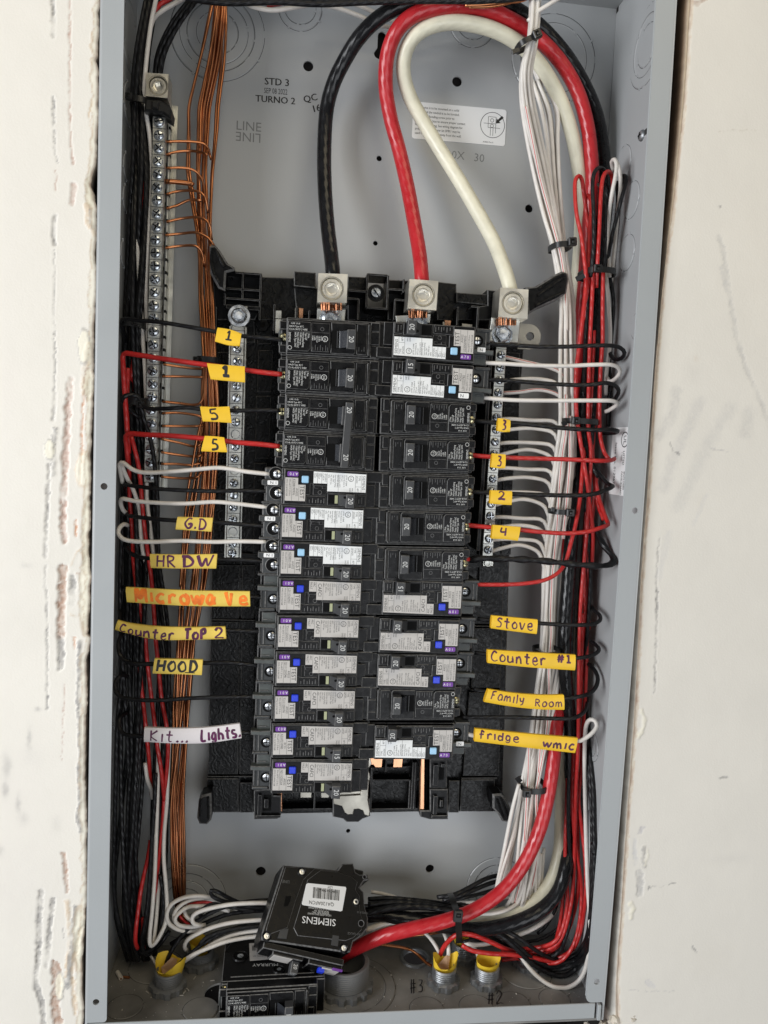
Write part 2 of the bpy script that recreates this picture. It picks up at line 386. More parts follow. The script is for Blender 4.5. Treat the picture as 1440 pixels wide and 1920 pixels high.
FL = [([(98,-20),(101,20),(99,45),(101,70)],2.4,-.7,GREY),([(131,-20),(131,100),(130,200),(133,255),(136,305)],1.3,-.5,PNK),([(138,345),(137,362),(135,382)],2.8,-.8,PNK),
 ([(100,180),(101,240),(103,280),(107,304)],1.3,-.4,GREY),([(105,318),(104,360)],.8,-.2,PNK),([(103,408),(100,440),(101,458)],2.6,-.8,GREY),([(102,470),(103,530),(100,590),(103,660),(102,735)],1.1,-.4,GREY),
 ([(103,735),(101,765),(98,786)],2.6,-.8,GREY),([(103,806),(99,835),(101,890)],3.0,.5,GREY),([(92,870),(90,915),(88,960),(86,1000),(85,1045)],2.2,-.6,GREY),([(86,1060),(84,1100),(89,1122),(88,1152),(89,1180),(88,1230),(89,1290),(89,1330)],1.4,-.4,GREY),
 ([(132,712),(130,740),(126,770),(127,800),(123,850),(121,890),(119,940),(118,985),(121,1014)],3.8,-1.1,PNK),([(118,1066),(116,1110),(115,1150),(113,1192)],5.2,-1.2,BRN),([(114,1200),(115,1225),(113,1252)],4.2,-.9,GREY),
 ([(121,1282),(118,1350),(116,1425)],.7,-.2,PNK),([(157,740),(154,790),(152,850),(151,905)],1.4,-.5,ORG),([(166,650),(160,690),(158,735)],4.5,.6,TAN),([(143,975),(142,1005)],1.8,-.5,ORG),([(136,1085),(135,1130)],4.5,-.7,GREY),([(141,1195),(140,1215)],1.4,-.4,ORG),
 ([(149,1200),(147,1260),(145,1310),(147,1345),(150,1400),(147,1460),(149,1510),(145,1535),(152,1560)],2.2,.5,GREY),([(162,385),(165,420),(176,440)],3.2,.5,TAN),([(160,360),(168,372),(167,400),(172,430)],1.5,.5,GREY),([(172,190),(168,215),(171,240),(174,260)],1.2,-.3,TAN),([(172,60),(170,85),(173,110),(170,140)],1,.3,TAN),
 ([(98,1688),(94,1730),(92,1765),(87,1812)],3.0,-.8,GREY),([(78,1672),(74,1710),(72,1790),(66,1845),(78,1880),(83,1925)],3.4,-.8,GREY),([(104,1810),(106,1850),(103,1885),(110,1925)],6.0,-1.0,BRN),([(119,1600),(123,1640),(125,1672)],2.6,-.7,BRN),
 ([(126,1690),(130,1740),(128,1790),(124,1830)],2.8,.5,TAN),([(142,1700),(134,1760),(132,1810),(126,1850)],3.0,.5,GREY),([(130,1150),(150,1158),(165,1165)],1.5,.6,TAN),([(145,1075),(170,1078)],1.8,.5,BRN),([(135,1060),(140,1040),(160,1020)],1.2,.4,TAN),([(150,1740),(140,1790),(135,1830),(140,1900)],2.6,-.6,TAN),([(118,1740),(118,1760)],.8,-.4,GREY)]
PL = [((93,842),9,17,.5,CRM,GREY),((170,360),8,26,-.6,CRM,TAN),((176,352),5,20,-2.2,(.3,.25,.2),TAN),((158,880),14,30,.5,CRM,TAN),((163,1000),9,60,-.5,CRM,TAN),((160,1110),10,70,-.5,CRM,TAN),((150,1760),12,60,-.6,CRM,TAN),((112,1850),8,26,.5,CRM,GREY),((166,720),8,26,-.5,CRM,BRN),((157,650),10,30,.4,CRM,GREY)]
SL = [((60,1420),20,18,.16,(.52,.5,.47)),((12,1438),7,20,.4,GREY),((10,1480),5,14,.4,GREY),((34,1508),4,18,.35,GREY),((45,1535),7,12,.22,GREY),((0,1595),6,10,.3,GREY),((105,1545),8,16,.15,GREY),((50,1060),10,5,.2,GREY),((30,1490),70,70,.05,(.6,.52,.52)),((20,1660),90,70,.10,(.55,.5,.5)),((16,720),20,60,.05,(.6,.5,.5)),((55,1385),4,18,.4,GREY),((70,1330),5,4,.5,GREY)]
FR = [([(1348,444),(1358,480),(1366,540),(1380,630),(1398,690),(1425,750),(1445,800)],3.6,-.15,(.56,.54,.50)),([(1352,500),(1362,545)],2.6,-.1,(.6,.58,.54)),([(1236,1010),(1232,1060),(1231,1180),(1229,1240),(1227,1298)],1.5,-.4,GREY),([(1255,1000),(1245,1040),(1234,1080)],6,-.05,(.62,.60,.57)),
 ([(1216,1666),(1222,1662),(1240,1663),(1268,1655)],.8,-.2,GREY),([(1217,1669),(1218,1660),(1222,1668)],1.,-.2,GREY),([(1350,1459),(1364,1458)],1.6,-.3,GREY),([(1207,1590),(1204,1612),(1208,1624)],3.2,.5,GREY),([(1214,1592),(1215,1606),(1209,1622)],1.2,.5,CRM),([(1199,1636),(1201,1655),(1199,1675)],5.,-.6,(.42,.41,.40)),([(1205,1552),(1200,1562)],3.5,-.2,(.52,.5,.5)),
 ([(1190,1575),(1192,1620)],3,-.2,(.58,.57,.56)),([(1202,1330),(1209,1348),(1204,1370),(1196,1382)],2.6,.6,CRM),([(1182,1695),(1186,1704),(1183,1720)],3,.6,CRM),([(1400,1885),(1412,1902)],1.2,-.2,GREY),([(1300,1775),(1308,1790)],1.2,-.2,GREY),([(1268,735),(1262,775),(1238,815)],9,-.05,(.52,.50,.47)),([(1312,755),(1290,800),(1262,860),(1245,915)],9,-.05,(.55,.53,.50)),([(1368,765),(1330,830),(1300,890),(1270,950)],10,-.05,(.58,.56,.52)),
 ([(1405,775),(1398,810)],10,-.05,(.56,.54,.50)),([(1325,930),(1300,985)],3,-.05,(.62,.6,.57)),([(1256,830),(1262,845),(1275,855),(1270,848)],1,-.1,GREY),([(1330,838),(1345,843),(1370,848)],.8,-.1,(.5,.48,.46)),([(1180,1857),(1265,1859)],.8,-.1,(.55,.53,.5)),([(1215,1840),(1225,1850)],4,-.1,(.62,.6,.58)),([(1348,386),(1352,390)],1.5,-.2,GREY),([(1350,245),(1420,243)],.7,-.1,(.6,.56,.48)),([(1295,0),(1306,6),(1316,2),(1325,-4)],3,-.5,BRN)]
SR = [((1370,1610),40,12,.12,(.5,.48,.45)),((1330,1800),60,50,.08,(.6,.55,.45)),((1420,500),80,200,.05,(.7,.6,.45)),((1300,700),18,20,.08,GREY),((1305,672),6,6,.3,(.6,.5,.4)),((1315,940),10,20,.15,(.65,.6,.5))]
def wall_side(mb, sgn, E, F, P, Sm, seed):
    zs = np.arange(-62, 760, .95); ez = np.array([W3(*p) for p in E]); o = np.argsort(ez[:, 1])
    edge = np.interp(zs, ez[o, 1], ez[o, 0]); s = np.concatenate([np.arange(0, 30, .9), np.arange(30, 100, 1.15)])
    jag = ((fbm(zs, zs*0, 4.5, seed)-.5)*2.2+(fbm(zs, zs*0, 14, seed+5)-.5)*2.0)*(1 if sgn < 0 else .35)
    X = edge[:, None]+sgn*s[None, :]+jag[:, None]*np.exp(-s/3)[None, :]; Z = np.repeat(zs[:, None], len(s), 1)
    H = (fbm(X, Z, 60, seed+1)-.5)*.8+(fbm(X, Z, 7, seed+2)-.5)*.10+(fbm(X, Z, 1.8, seed+3)-.5)*.05
    C = np.ones(X.shape+(3,))*np.array([.715, .682, .615])
    C *= (1+(fbm(X, Z, 45, seed+4, 5)[..., None]-.5)*.07)
    wx = X+(fbm(X, Z, 2.6, seed+7)-.5)*2.6; wz = Z+(fbm(X, Z, 2.6, seed+8)-.5)*2.6
    n1 = fbm(X, Z, 4.5, seed+9); n2 = fbm(X, Z, 1.6, seed+10, 2); n3 = fbm(X*1.6, Z*.5, 1.5, seed+12, 3)
    def mix(C, k, c): return C*(1-k[..., None])+np.array(c)*k[..., None]
    for c, rx, ry, k, col in Sm:
        x, z = W3(*c); d = ((wx-x)/(rx/2.8))**2+((wz-z)/(ry/2.8))**2
        C = mix(C, np.clip(k*np.exp(-d)*(.5+n1), 0, 1), col)
    for pts, wd, dep, col in F:
        q = [W3(*p) for p in pts]; D = np.full(X.shape, 1e9)
        for (x0, z0), (x1, z1) in zip(q[:-1], q[1:]):
            L = (x1-x0)**2+(z1-z0)**2+1e-9; t = np.clip(((wx-x0)*(x1-x0)+(wz-z0)*(z1-z0))/L, 0, 1)
            D = np.minimum(D, np.hypot(wx-x0-t*(x1-x0), wz-z0-t*(z1-z0)))
        hw = wd/2*(.35+.75*n1+.6*n3); k = np.clip((hw-D)/((.35+.05*wd) if dep < -.08 or dep > 0 else .45*wd)+.3, 0, 1)*np.clip(.35+1.3*n3, 0, 1)*(1 if dep < -.08 or dep > 0 else .6)
        rim = np.exp(-((D-hw-.5)/.6)**2)
        if abs(dep) > .1: k = k*np.clip(2.8*fbm(X, Z, 13, seed+20+int(wd*10) % 7)-.45, .0, 1)
        H += dep*k*(.6+.8*n2)+(.14*rim*(n2) if dep < -.3 else 0)
        C = mix(C, k*np.clip(.55+.8*(n2-.3), 0, 1), np.array(col)); C = mix(C, rim*.10*(dep < -.3), (.86, .84, .8))
    for c, rx, ry, dep, col, rc in P:
        x, z = W3(*c); d = np.sqrt(((wx-x)/(rx/2.7))**2+((wz-z)/(ry/2.7))**2); k = np.clip((1-d)*5+.3, 0, 1)
        H += dep*k; C = mix(C, k*.7, col); C = mix(C, np.exp(-((d-1)/.10)**2)*.55, rc)
    # torn paper band along the cut edge
    bw = (1.2+5*n1+3*(fbm(X, Z, 30, seed+11)-.5)); bw = bw*(.85 if sgn < 0 else .4)
    k = np.clip((bw-s[None, :])/.5, 0, 1); H -= .38*k*(.4+n2); C = mix(C, k*.5, CRM); C = mix(C, np.exp(-((s[None, :]-bw)/.35)**2)*.6, TAN)
    C = mix(C, np.clip(((1.4 if sgn < 0 else 1.9)-s[None, :])/1.2, 0, 1)*fbm(X, Z, 6, seed+14)*1.0, BRN); H -= 1.0*np.exp(-s/.7)[None, :]
    Y = WD-H; a, b = X.shape
    vs = np.stack([X, Y, Z], -1).reshape(-1, 3)
    i = np.arange(a*b).reshape(a, b); q = np.stack([i[:-1, :-1], i[:-1, 1:], i[1:, 1:], i[1:, :-1]], -1).reshape(-1, 4)
    if sgn < 0: q = q[:, ::-1]
    # the cut edge itself, going back
    e = i[:, 0]; rows = [e]; sk = []
    for kk, (dy, dx) in enumerate(((.9, .25), (3.2, .35), (6.5, .1), (16., 1.5))):
        wob = (fbm(zs, zs*0+kk*9, 9, seed+60)-.5)*1.2
        sk.append(np.stack([edge+jag*.6+sgn*dx*(1 if dx > 1 else 1)-sgn*(.3 if sgn > 0 else 0)+wob*.5, Y[:, 0]*(1 if kk == 0 else 0)+(WD if kk else 0)+dy, zs], -1)); rows.append(a*b+kk*a+np.arange(a))
    q2 = np.concatenate([np.stack([p_[:-1], p_[1:], g_[1:], g_[:-1]], -1) for p_, g_ in zip(rows[:-1], rows[1:])])
    if sgn < 0: q2 = q2[:, ::-1]
    if sgn > 0:
        ei = np.array([[(lambda p_: p_[0])(at(u_, v_, 9)), (lambda p_: p_[2])(at(u_, v_, 9))] for u_, v_ in EI]); o2 = np.argsort(ei[:, 1]); xi = np.maximum(np.interp(zs, ei[o2, 1], ei[o2, 0]), 363.2)+(fbm(zs, zs*0, 12, seed+61)-.5)*.8
        x0_ = edge+jag*.6-.2
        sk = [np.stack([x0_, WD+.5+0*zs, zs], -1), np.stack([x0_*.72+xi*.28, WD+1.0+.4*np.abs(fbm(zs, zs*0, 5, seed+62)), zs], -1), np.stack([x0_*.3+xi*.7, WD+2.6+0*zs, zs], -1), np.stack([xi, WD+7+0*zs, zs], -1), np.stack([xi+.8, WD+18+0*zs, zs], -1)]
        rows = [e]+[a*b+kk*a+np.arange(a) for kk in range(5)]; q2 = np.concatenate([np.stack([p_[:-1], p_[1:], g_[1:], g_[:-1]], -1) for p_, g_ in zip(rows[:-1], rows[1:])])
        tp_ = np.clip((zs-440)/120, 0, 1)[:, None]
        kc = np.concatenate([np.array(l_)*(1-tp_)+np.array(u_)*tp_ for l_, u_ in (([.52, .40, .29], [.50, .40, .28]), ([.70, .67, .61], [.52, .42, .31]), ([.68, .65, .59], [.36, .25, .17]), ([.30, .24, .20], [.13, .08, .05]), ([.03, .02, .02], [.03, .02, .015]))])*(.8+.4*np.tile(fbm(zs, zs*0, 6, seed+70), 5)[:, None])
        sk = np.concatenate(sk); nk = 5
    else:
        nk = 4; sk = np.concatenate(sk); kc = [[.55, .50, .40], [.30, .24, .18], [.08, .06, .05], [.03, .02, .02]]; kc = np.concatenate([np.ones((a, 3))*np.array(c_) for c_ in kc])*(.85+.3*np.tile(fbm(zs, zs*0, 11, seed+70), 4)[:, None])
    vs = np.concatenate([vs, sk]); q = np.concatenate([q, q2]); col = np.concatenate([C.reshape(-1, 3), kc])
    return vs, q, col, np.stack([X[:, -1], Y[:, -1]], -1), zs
wm, nt, bs = _mat('painted_plasterboard')
va = N(nt, 'ShaderNodeVertexColor'); va.layer_name = 'paint'; nt.links.new(va.outputs[0], bs.inputs['Base Color']); bs.inputs['Roughness'].default_value = .62
gn = N(nt, 'ShaderNodeNewGeometry'); nn = N(nt, 'ShaderNodeTexNoise'); nn.inputs['Scale'].default_value = 700; nn.inputs['Detail'].default_value = 5
nt.links.new(gn.outputs['Position'], nn.inputs['Vector']); bump(nt, bs, nn.outputs[0], .22, .0005)
V, Q, CC, n0 = [], [], [], 0
for sgn, E, F, P, Sm, sd in ((-1, EL, FL, PL, SL, 3), (1, ER, FR, [], SR, 40)):
    vs, q, c, xo, zs = wall_side(None, sgn, E, F, P, Sm, sd)
    V.append(vs); Q.append(q+n0); CC.append(c); n0 += len(vs)
    # plain wall beyond the detailed strip
    far = -900 if sgn < 0 else 1300; x0 = xo
    k = len(zs); yo = xo[:, 1]; xo = xo[:, 0]
    inner = np.stack([xo, yo, zs], -1); outer = np.stack([np.full(k, far), np.full(k, WD), zs], -1)
    j = np.arange(k); qq = np.stack([j[:-1], k+j[:-1], k+j[1:], j[1:]], -1)
    if sgn < 0: qq = qq[:, ::-1]
    V.append(np.concatenate([inner, outer])); Q.append(qq+n0); CC.append(np.ones((2*k, 3))*np.array([.715, .682, .615])); n0 += 2*k
for (x0, x1, z0, z1) in ((-900, 1300, 759.2, 1500), (-900, 1300, -900, -62)):
    V.append(np.array([(x0, WD, z0), (x1, WD, z0), (x1, WD, z1), (x0, WD, z1)], float)); Q.append(np.array([[0, 1, 2, 3]])+n0); CC.append(np.ones((4, 3))*np.array([.715, .682, .615])); n0 += 4
V = np.concatenate(V)*S; Q = np.concatenate(Q); CC = np.concatenate(CC)
me = bpy.data.meshes.new('wall'); me.from_pydata(V.tolist(), [], Q.tolist()); me.materials.append(wm)
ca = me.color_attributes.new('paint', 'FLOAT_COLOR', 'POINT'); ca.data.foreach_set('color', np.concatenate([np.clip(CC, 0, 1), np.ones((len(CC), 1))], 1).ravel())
me.polygons.foreach_set('use_smooth', [True]*len(me.polygons)); me.update()
wall = bpy.data.objects.new('wall', me); COL.objects.link(wall); tag(wall, kind='structure')
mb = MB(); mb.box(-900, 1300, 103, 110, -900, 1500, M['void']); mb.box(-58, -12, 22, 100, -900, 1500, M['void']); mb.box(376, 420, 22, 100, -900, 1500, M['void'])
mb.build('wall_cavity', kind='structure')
# broken plaster left under the right corner of the box
def lump(mb, c, r, m, seed, n=9, sq=(1, 1, 1)):
    rs = random.Random(seed); vs = []; fs = []
    for i in range(n+1):
        th = math.pi*i/n
        for j in range(n+3):
            ph = 2*math.pi*j/(n+3); q = r*(.62+.6*rs.random())
            vs.append((c[0]+q*math.sin(th)*math.cos(ph)*sq[0], c[1]+q*math.sin(th)*math.sin(ph)*sq[1], c[2]+q*math.cos(th)*sq[2]))
    k = n+3
    for i in range(n):
        for j in range(k): fs.append((i*k+j, i*k+(j+1) % k, (i+1)*k+(j+1) % k, (i+1)*k+j))
    return mb.add(vs, fs, m)
mb = MB()
for k, (u, v, r) in enumerate([(1150,1912,4),(1166,1900,3.4),(1177,1888,2.6),(1186,1906,3),(1200,1916,3.6),(1140,1921,3),(1160,1922,4),(1128,1922,3),(1175,1870,1.8),(1215,1912,1.8),(1100,1923,2.4)]):
    lump(mb, at(u, v, 6+k % 3*2), r, M['gypsum'], k, 7)
solo(mb, 'plaster_rubble', label='crumbled plaster lumps under the lower right corner of the grey box', cat='rubble')

# ================================================================ ENCLOSURE
BXW, BXD, BXT = 362.0, 98.0, 738.0; FZ = -12.5
enc = thing('panel_enclosure', (181, 0, FZ), 'open grey steel panel box set into the plastered wall', 'electrical enclosure')
def px_r(u, v, d, r): a = at(u, v, d); b = at(u+r, v, d); return abs(b[0]-a[0])
mb = MB(); loops = [[(1.5, FZ), (BXW-1.5, FZ), (BXW-1.5, BXT), (1.5, BXT)]]
BH = [(578,124,9),(857,153,9),(992,391,7.5),(711,297,5),(704,456,4.3),(489,1634,9.5),(806,1629,8.5),(653,1558,4.2)]
for u, v, r in BH:
    x, _, z = at(u, v, BXD); loops.append(circle(x, z, r/2.40))
x, _, z = at(716, 78, BXD); x2, _, z2 = at(711, 100, BXD)
loops.append([(x2+4*math.cos(a), z2-4*math.sin(a)) for a in np.linspace(0, math.pi, 12)]+[(x2-4, z2), (x-3.2, z2+4), (x-3.2, z+4)]+[(x-3.2*math.cos(a), z+4+3.2*math.sin(a)) for a in np.linspace(.2, math.pi-.2, 7)]+[(x+3.2, z+4), (x+3.2, z2+4)])
plate(mb, loops, lambda a, b, h: (a, BXD+h, b), 1.5, M['enamel']); bp = wpart(mb, 'back_panel', enc)
def bow(y, z): return 2.9*max(0, 1-((z-370)/385)**2)*(1-.75*min(1, max(0, y/98)))      # the right side bulges a little
mb = MB(); nz_ = 40; vs = []
for x in (BXW-1.5, BXW):
    for k in range(nz_+1):
        z = FZ-1.2+(BXT-FZ+1.2)*k/nz_
        vs += [(x, y, z) for y in (0.05, 24, 50, 75, BXD+1.5)]
n_ = (nz_+1)*5; fs = []
for g in (0, n_):
    fs += [(g+5*k+j, g+5*k+j+1, g+5*k+j+6, g+5*k+j+5) for k in range(nz_) for j in range(4)]
fs += [(5*k, 5*k+5, n_+5*k+5, n_+5*k) for k in range(nz_)]
mb.add(vs, fs, M['enamel']); sr = wpart(mb, 'side_wall', enc, 30)
p_ = at_side(1157, 17, BXW-1.5); mb = MB(); mb.box(BXW-1.6, BXW-1.55, p_[1]-3, p_[1]+3, p_[2]-3, p_[2]+2.5, M['void']); wpart(mb, 'square_hole', sr)
mb = MB(); mb.box(0, 1.5, .2, BXD+1.5, FZ-1.2, BXT, M['enamel']); sl = wpart(mb, 'side_wall', enc)
mb = MB(); mb.box(1.6, BXW-1.6, 0, BXD+1.5, BXT, BXT+1.5, M['enamel']); tp = wpart(mb, 'top_wall', enc)
# floor of the box with its open holes
FH = [(778, 1797, 9.6), (412, 1862, 11.0)]
mb = MB(); loops = [[(1.6, .3), (BXW-1.6, .3), (BXW-1.6, BXD-.1), (1.6, BXD-.1)]]
for u, v, r in FH: p = at_floor(u, v); loops.append(circle(p[0], p[1], r, 28))
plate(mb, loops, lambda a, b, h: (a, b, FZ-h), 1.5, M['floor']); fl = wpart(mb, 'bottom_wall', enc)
# front flanges
def flange(mb, loops, edge):
    plate(mb, loops, lambda a, b, h: (a, h, b), 1.5, M['flange'])
def hole(u, v, r=2.15): p = at(u, v, 0); return circle(p[0], p[2], r, 18)
def rrect(x0, x1, z0, z1, r=2.5, corners=(1, 1, 1, 1)):
    out = []
    for (cx, cz, a0, on) in ((x0+r, z0+r, math.pi, corners[0]), (x1-r, z0+r, 1.5*math.pi, corners[1]), (x1-r, z1-r, 0, corners[2]), (x0+r, z1-r, .5*math.pi, corners[3])):
        if on: out += [(cx+r*math.cos(a0+t), cz+r*math.sin(a0+t)) for t in np.linspace(0, math.pi/2, 6)]
        else: out.append((cx-r if a0 in (math.pi, .5*math.pi) else cx+r, cz-r if a0 in (math.pi, 1.5*math.pi) else cz+r))
    return out
def rolled(mb, x, z0, z1, sg):       # rounded outer bend of a flange
    prof = [(x+sg*1.4*math.sin(a), 1.4-1.4*math.cos(a)) for a in np.linspace(0, math.pi/2, 6)]
    vs = [(px, py, z) for z in (z0, z1) for px, py in prof]; n = 6
    mb.add(vs, [(i, i+1, n+i+1, n+i) if sg < 0 else (i, n+i, n+i+1, i+1) for i in range(n-1)], M['flange'])
mb = MB(); plate(mb, [rrect(1.4, 14.0, 0, BXT, 2.4, (0, 1, 0, 0)), hole(195, 912), hole(180, 1879)], lambda a, b, h: (a, h, b), 1.4, M['flange']); rolled(mb, 1.4, 0, BXT, -1);
wpart(mb, 'front_flange', enc, 40)
mb = MB(); rr_ = rrect(BXW-14.2, BXW-1.4, 0, BXT, 4.2, (1, 0, 0, 0)); k_ = [i for i, q in enumerate(rr_) if abs(q[0]-BXW+1.4) < .01 and q[1] > 1][0]
zs_ = [BXT*i/30 for i in range(1, 30)]; rr_ = rr_[:k_]+[(BXW-1.4, z) for z in zs_]+[(BXW-1.4, BXT), (BXW-14.2, BXT)]+[(BXW-14.2, z) for z in zs_[::-1] if z > 6]
plate(mb, [rr_, hole(1183, 957), hole(1118, 1841)], lambda a, b, h: (a, h, b), 1.4, M['flange']); [rolled(mb, BXW-1.4, BXT*i/20, BXT*(i+1)/20, 1) for i in range(20)]
mb.tube([(BXW-14.2, 1.0, 5+(BXT-5)*i/30) for i in range(31)], .55, M['flange'], 8); mb.uv = None
fr_ = wpart(mb, 'front_flange', enc, 40)
mb = MB(); mb.box(-.3, BXW-6.8, .0, 1.4, -12.4, -.9, M['flange'], .35); mb.box(BXW-5.2, BXW-2.6, -1.6, 3, -13.2, -1.2, M['flange'], .5)
wpart(mb, 'bottom_flange', enc)
# knockouts pressed into the sheets
def knockout(parent, fn, R, inner=(), tabs=4, m=None, ph=0.3):
    m = m or M['enamel']; mb = MB(); h = 0
    for i, r in enumerate((R,)+tuple(inner)):
        sgn = 1 if i % 2 == 0 else -1; n = 44 if r > 12 else 30
        h1 = h+.62*sgn if i == 0 else (.62 if i % 2 == 0 else .14)
        vs = []
        for rr, hh in ((r, h+.02), (r-.7, max(h1, .06))):
            vs += [fn(rr*math.cos(2*math.pi*k/n), rr*math.sin(2*math.pi*k/n), hh) for k in range(n)]
        fs = [(k, (k+1) % n, n+(k+1) % n, n+k) for k in range(n)]; rn = (inner+(0,))[i] if i < len(inner) else 0
        nxt = inner[i] if i < len(inner) else 0
        if nxt: vs += [fn((nxt)*math.cos(2*math.pi*k/n), nxt*math.sin(2*math.pi*k/n), max(h1, .06)) for k in range(n)]; fs += [(n+k, n+(k+1) % n, 2*n+(k+1) % n, 2*n+k) for k in range(n)]
        else: fs.append(tuple(range(n, 2*n)))
        mb.add(vs, fs, m)
        g = [fn((r+dr)*math.cos(2*math.pi*k/n), (r+dr)*math.sin(2*math.pi*k/n), h+.06) for dr in (0, .32) for k in range(n)]
        mb.add(g, [(k, (k+1) % n, n+(k+1) % n, n+k) for k in range(n) if (k+i*5) % (n//tabs) > 0], M['gap'])
        for t in range(tabs):
            a = ph+2*math.pi*t/tabs+i*.4; c, s_ = math.cos(a), math.sin(a)
            vs = [fn(r*c+p*c-q*s_, r*s_+p*s_+q*c, hh) for hh in (0, .75) for p, q in ((-1.1, -.7), (1.1, -.7), (1.1, .7), (-1.1, .7))]
            mb.add(vs, [(0,1,2,3),(4,5,6,7),(0,1,5,4),(1,2,6,5),(2,3,7,6),(3,0,4,7)], m)
        h = max(h1, .06)
    return wpart(mb, 'knockout', parent)
def onback(u, v):
    x, _, z = at(u, v, BXD); return lambda a, b, h: (x+a, BXD-h, z+b)
def onright(u, v):
    _, y, z = at_side(u, v, BXW-1.5); return lambda a, b, h: (BXW-1.5-h, y+a, z+b)
def onleft(u, v):
    _, y, z = at_side(u, v, 1.5); return lambda a, b, h: (1.5+h, y+a, z+b)
def onfloor(u, v):
    x, y, _ = at_floor(u, v); return lambda a, b, h: (x+a, y+b, FZ+h)
for u, v, R, inn, ph in ((408,62,34,(27,22,15),4.2),(563,16,16,(11.5,),4.2),(886,44,17.5,(12,),4.2),(1038,110,33,(26,),.5),(930,1662,25,(19,12.5),1.2),(350,1690,31,(23.5,17,11),.6)):
    knockout(bp, onback(u, v), R, inn, ph=ph)
for u, v, R, inn in ((1212,85,27,(20,14)),(1166,310,14,()),(1181,375,13,()),(1172,474,13,()),(1108,1400,11,(7,)),(1096,1490,12,()),(1066,1790,16,(12,)),(1190,610,10,())):
    knockout(sr, onright(u, v), R, inn)
for u, v, R, inn in ((243,60,26,(19,)),(240,195,14,(10,)),(236,312,9,()),(235,372,9,()),(231,475,9,()),(222,1250,12,()),(219,1340,12,()),(214,1540,14,())):
    knockout(sl, onleft(u, v), R, inn)
for u, v, R in ((376,1893,12.5),(234,1888,12.5),(800,1892,12.5),(893,1888,12.5),(963,1882,12.5),(1040,1874,11.5),(520,1893,12.5),(292,1812,20),(985,1822,20)):
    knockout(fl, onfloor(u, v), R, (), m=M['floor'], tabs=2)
knockout(fl, onfloor(652, 1850), 36, (28.5,), m=M['floor'], tabs=3)
p = at_floor(778, 1797); mb = MB(); mb.lathe([(9.4, -1.2), (9.6, 1.4), (10.6, 2.0), (11.8, 1.5), (12.2, 0)], M['fitting'], (p[0], p[1], FZ), 'z', 32); wpart(mb, 'hole_collar', fl, 40)
# cavity seen through holes is the dark stud bay behind; screws in the right wall
mb = MB()
p = at_side(1201, 254, BXW-1.5); mb.lathe([(0, -2.2), (2.4, -2.1), (3.6, -1.2), (4.0, 0)], M['fitting'], (p[0], p[1], p[2]), 'x', 20)
for a in (0, 1):
    mb.box(p[0]-2.35, p[0]-2.2, p[1]-(2.2 if a else .45), p[1]+(2.2 if a else .45), p[2]-(.45 if a else 2.2), p[2]+(.45 if a else 2.2), M['deep'])
wpart(mb, 'wood_screw', sr, 40)
mb = MB(); p = at_side(1207, 246, BXW-1.6); mb.box(p[0]-.05, p[0], p[1]-2.5, p[1]+2.5, p[2]-2.5, p[2]+1.5, M['gap']); wpart(mb, 'screw_slot', sr)
# inked and stamped marks on the back panel
def back_text(mb, s_, u, v, size, ang, m, lift=.12, sx=1, flip=False):
    c, s1 = math.cos(ang), math.sin(ang); x, _, z = at(u, v, BXD-lift)
    return text(mb, s_, (x, BXD-lift, z), (c, 0, s1) if not flip else (-c, 0, -s1), (-s1, 0, c) if not flip else (s1, 0, -c), size, m, sx, 'c')
mb = MB(); back_text(mb, 'STD 3', 519, 160, 5.0, .02, M['ink']); back_text(mb, 'SEP 08 2022', 517, 176, 3.9, .02, M['ink'], sx=.62); back_text(mb, 'TURNO 2', 516, 193, 4.8, .02, M['ink'])
[back_text(mb, q_, u_+o_, v_, 4.9, .30, M['ink'], .12+k_*.01) for q_, u_, v_ in (('QC', 583, 190), ('16', 594, 209)) for k_, o_ in enumerate((0, .8))]; [back_text(mb, *a_, .02, M['ink'], .14) for a_ in (('STD 3', 519.8, 160, 5.0), ('TURNO 2', 516.8, 193, 4.8))]; wpart(mb, 'ink_stamp', bp)
ms = mat('pressed_letter_edge', (.175, .18, .18), .5)
mb = MB(); back_text(mb, 'LINE', 466, 245, 6.6, 0, ms, .08); back_text(mb, 'LINE', 466, 249, 6.6, 0, ms, .08, flip=True); back_text(mb, '10X   30', 872, 300, 6.0, -.03, ms, .08); wpart(mb, 'pressed_lettering', bp)
# instruction sticker
c0 = np.array(at(775, 190, 97.6)); c1 = np.array(at(950, 206, 97.6)); c3 = np.array(at(766, 257, 97.6)); ux = (c1-c0); W_ = np.linalg.norm(ux); ux /= W_; uz = np.cross(ux, (0, 1, 0)); uz = uz/np.linalg.norm(uz)
if uz[2] < 0: uz = -uz
Hh = 27.0; ang = math.atan2(ux[2], ux[0])
Xs = Matrix.Translation(Vector(c0)) @ Matrix(((ux[0], 0, uz[0], 0), (0, 1, 0, 0), (ux[2], 0, uz[2], 0), (0, 0, 0, 1)))
mb = MB(); mb.prism(rrect(0, W_, -Hh, 0, 2), 0, .35, M['sticker'], X=Xs); st = wpart(mb, 'instruction_sticker', bp)
mb = MB()
for i, s_ in enumerate(['This device is to be mounted on a solid', 'surface and the neutral is to be bonded,', 'remove the bonding screw prior to', 'inserting in the box to ensure proper contact', 'to the bonding tang. See wiring diagram for', 'proper location. Spacer kit SMK1 may be', 'used to space the unit away from the wall.']):
    text(mb, s_, Xs @ Vector((2, -.1, -4.6-3.15*i)), ux, uz, 1.75, M['print'], .84)
text(mb, 'A140061 Rev.01', Xs @ Vector((W_-17.5, -.1, -25.6)), ux, uz, 1.1, M['print'], .8)
cx, cz = W_-10.5, -12.2
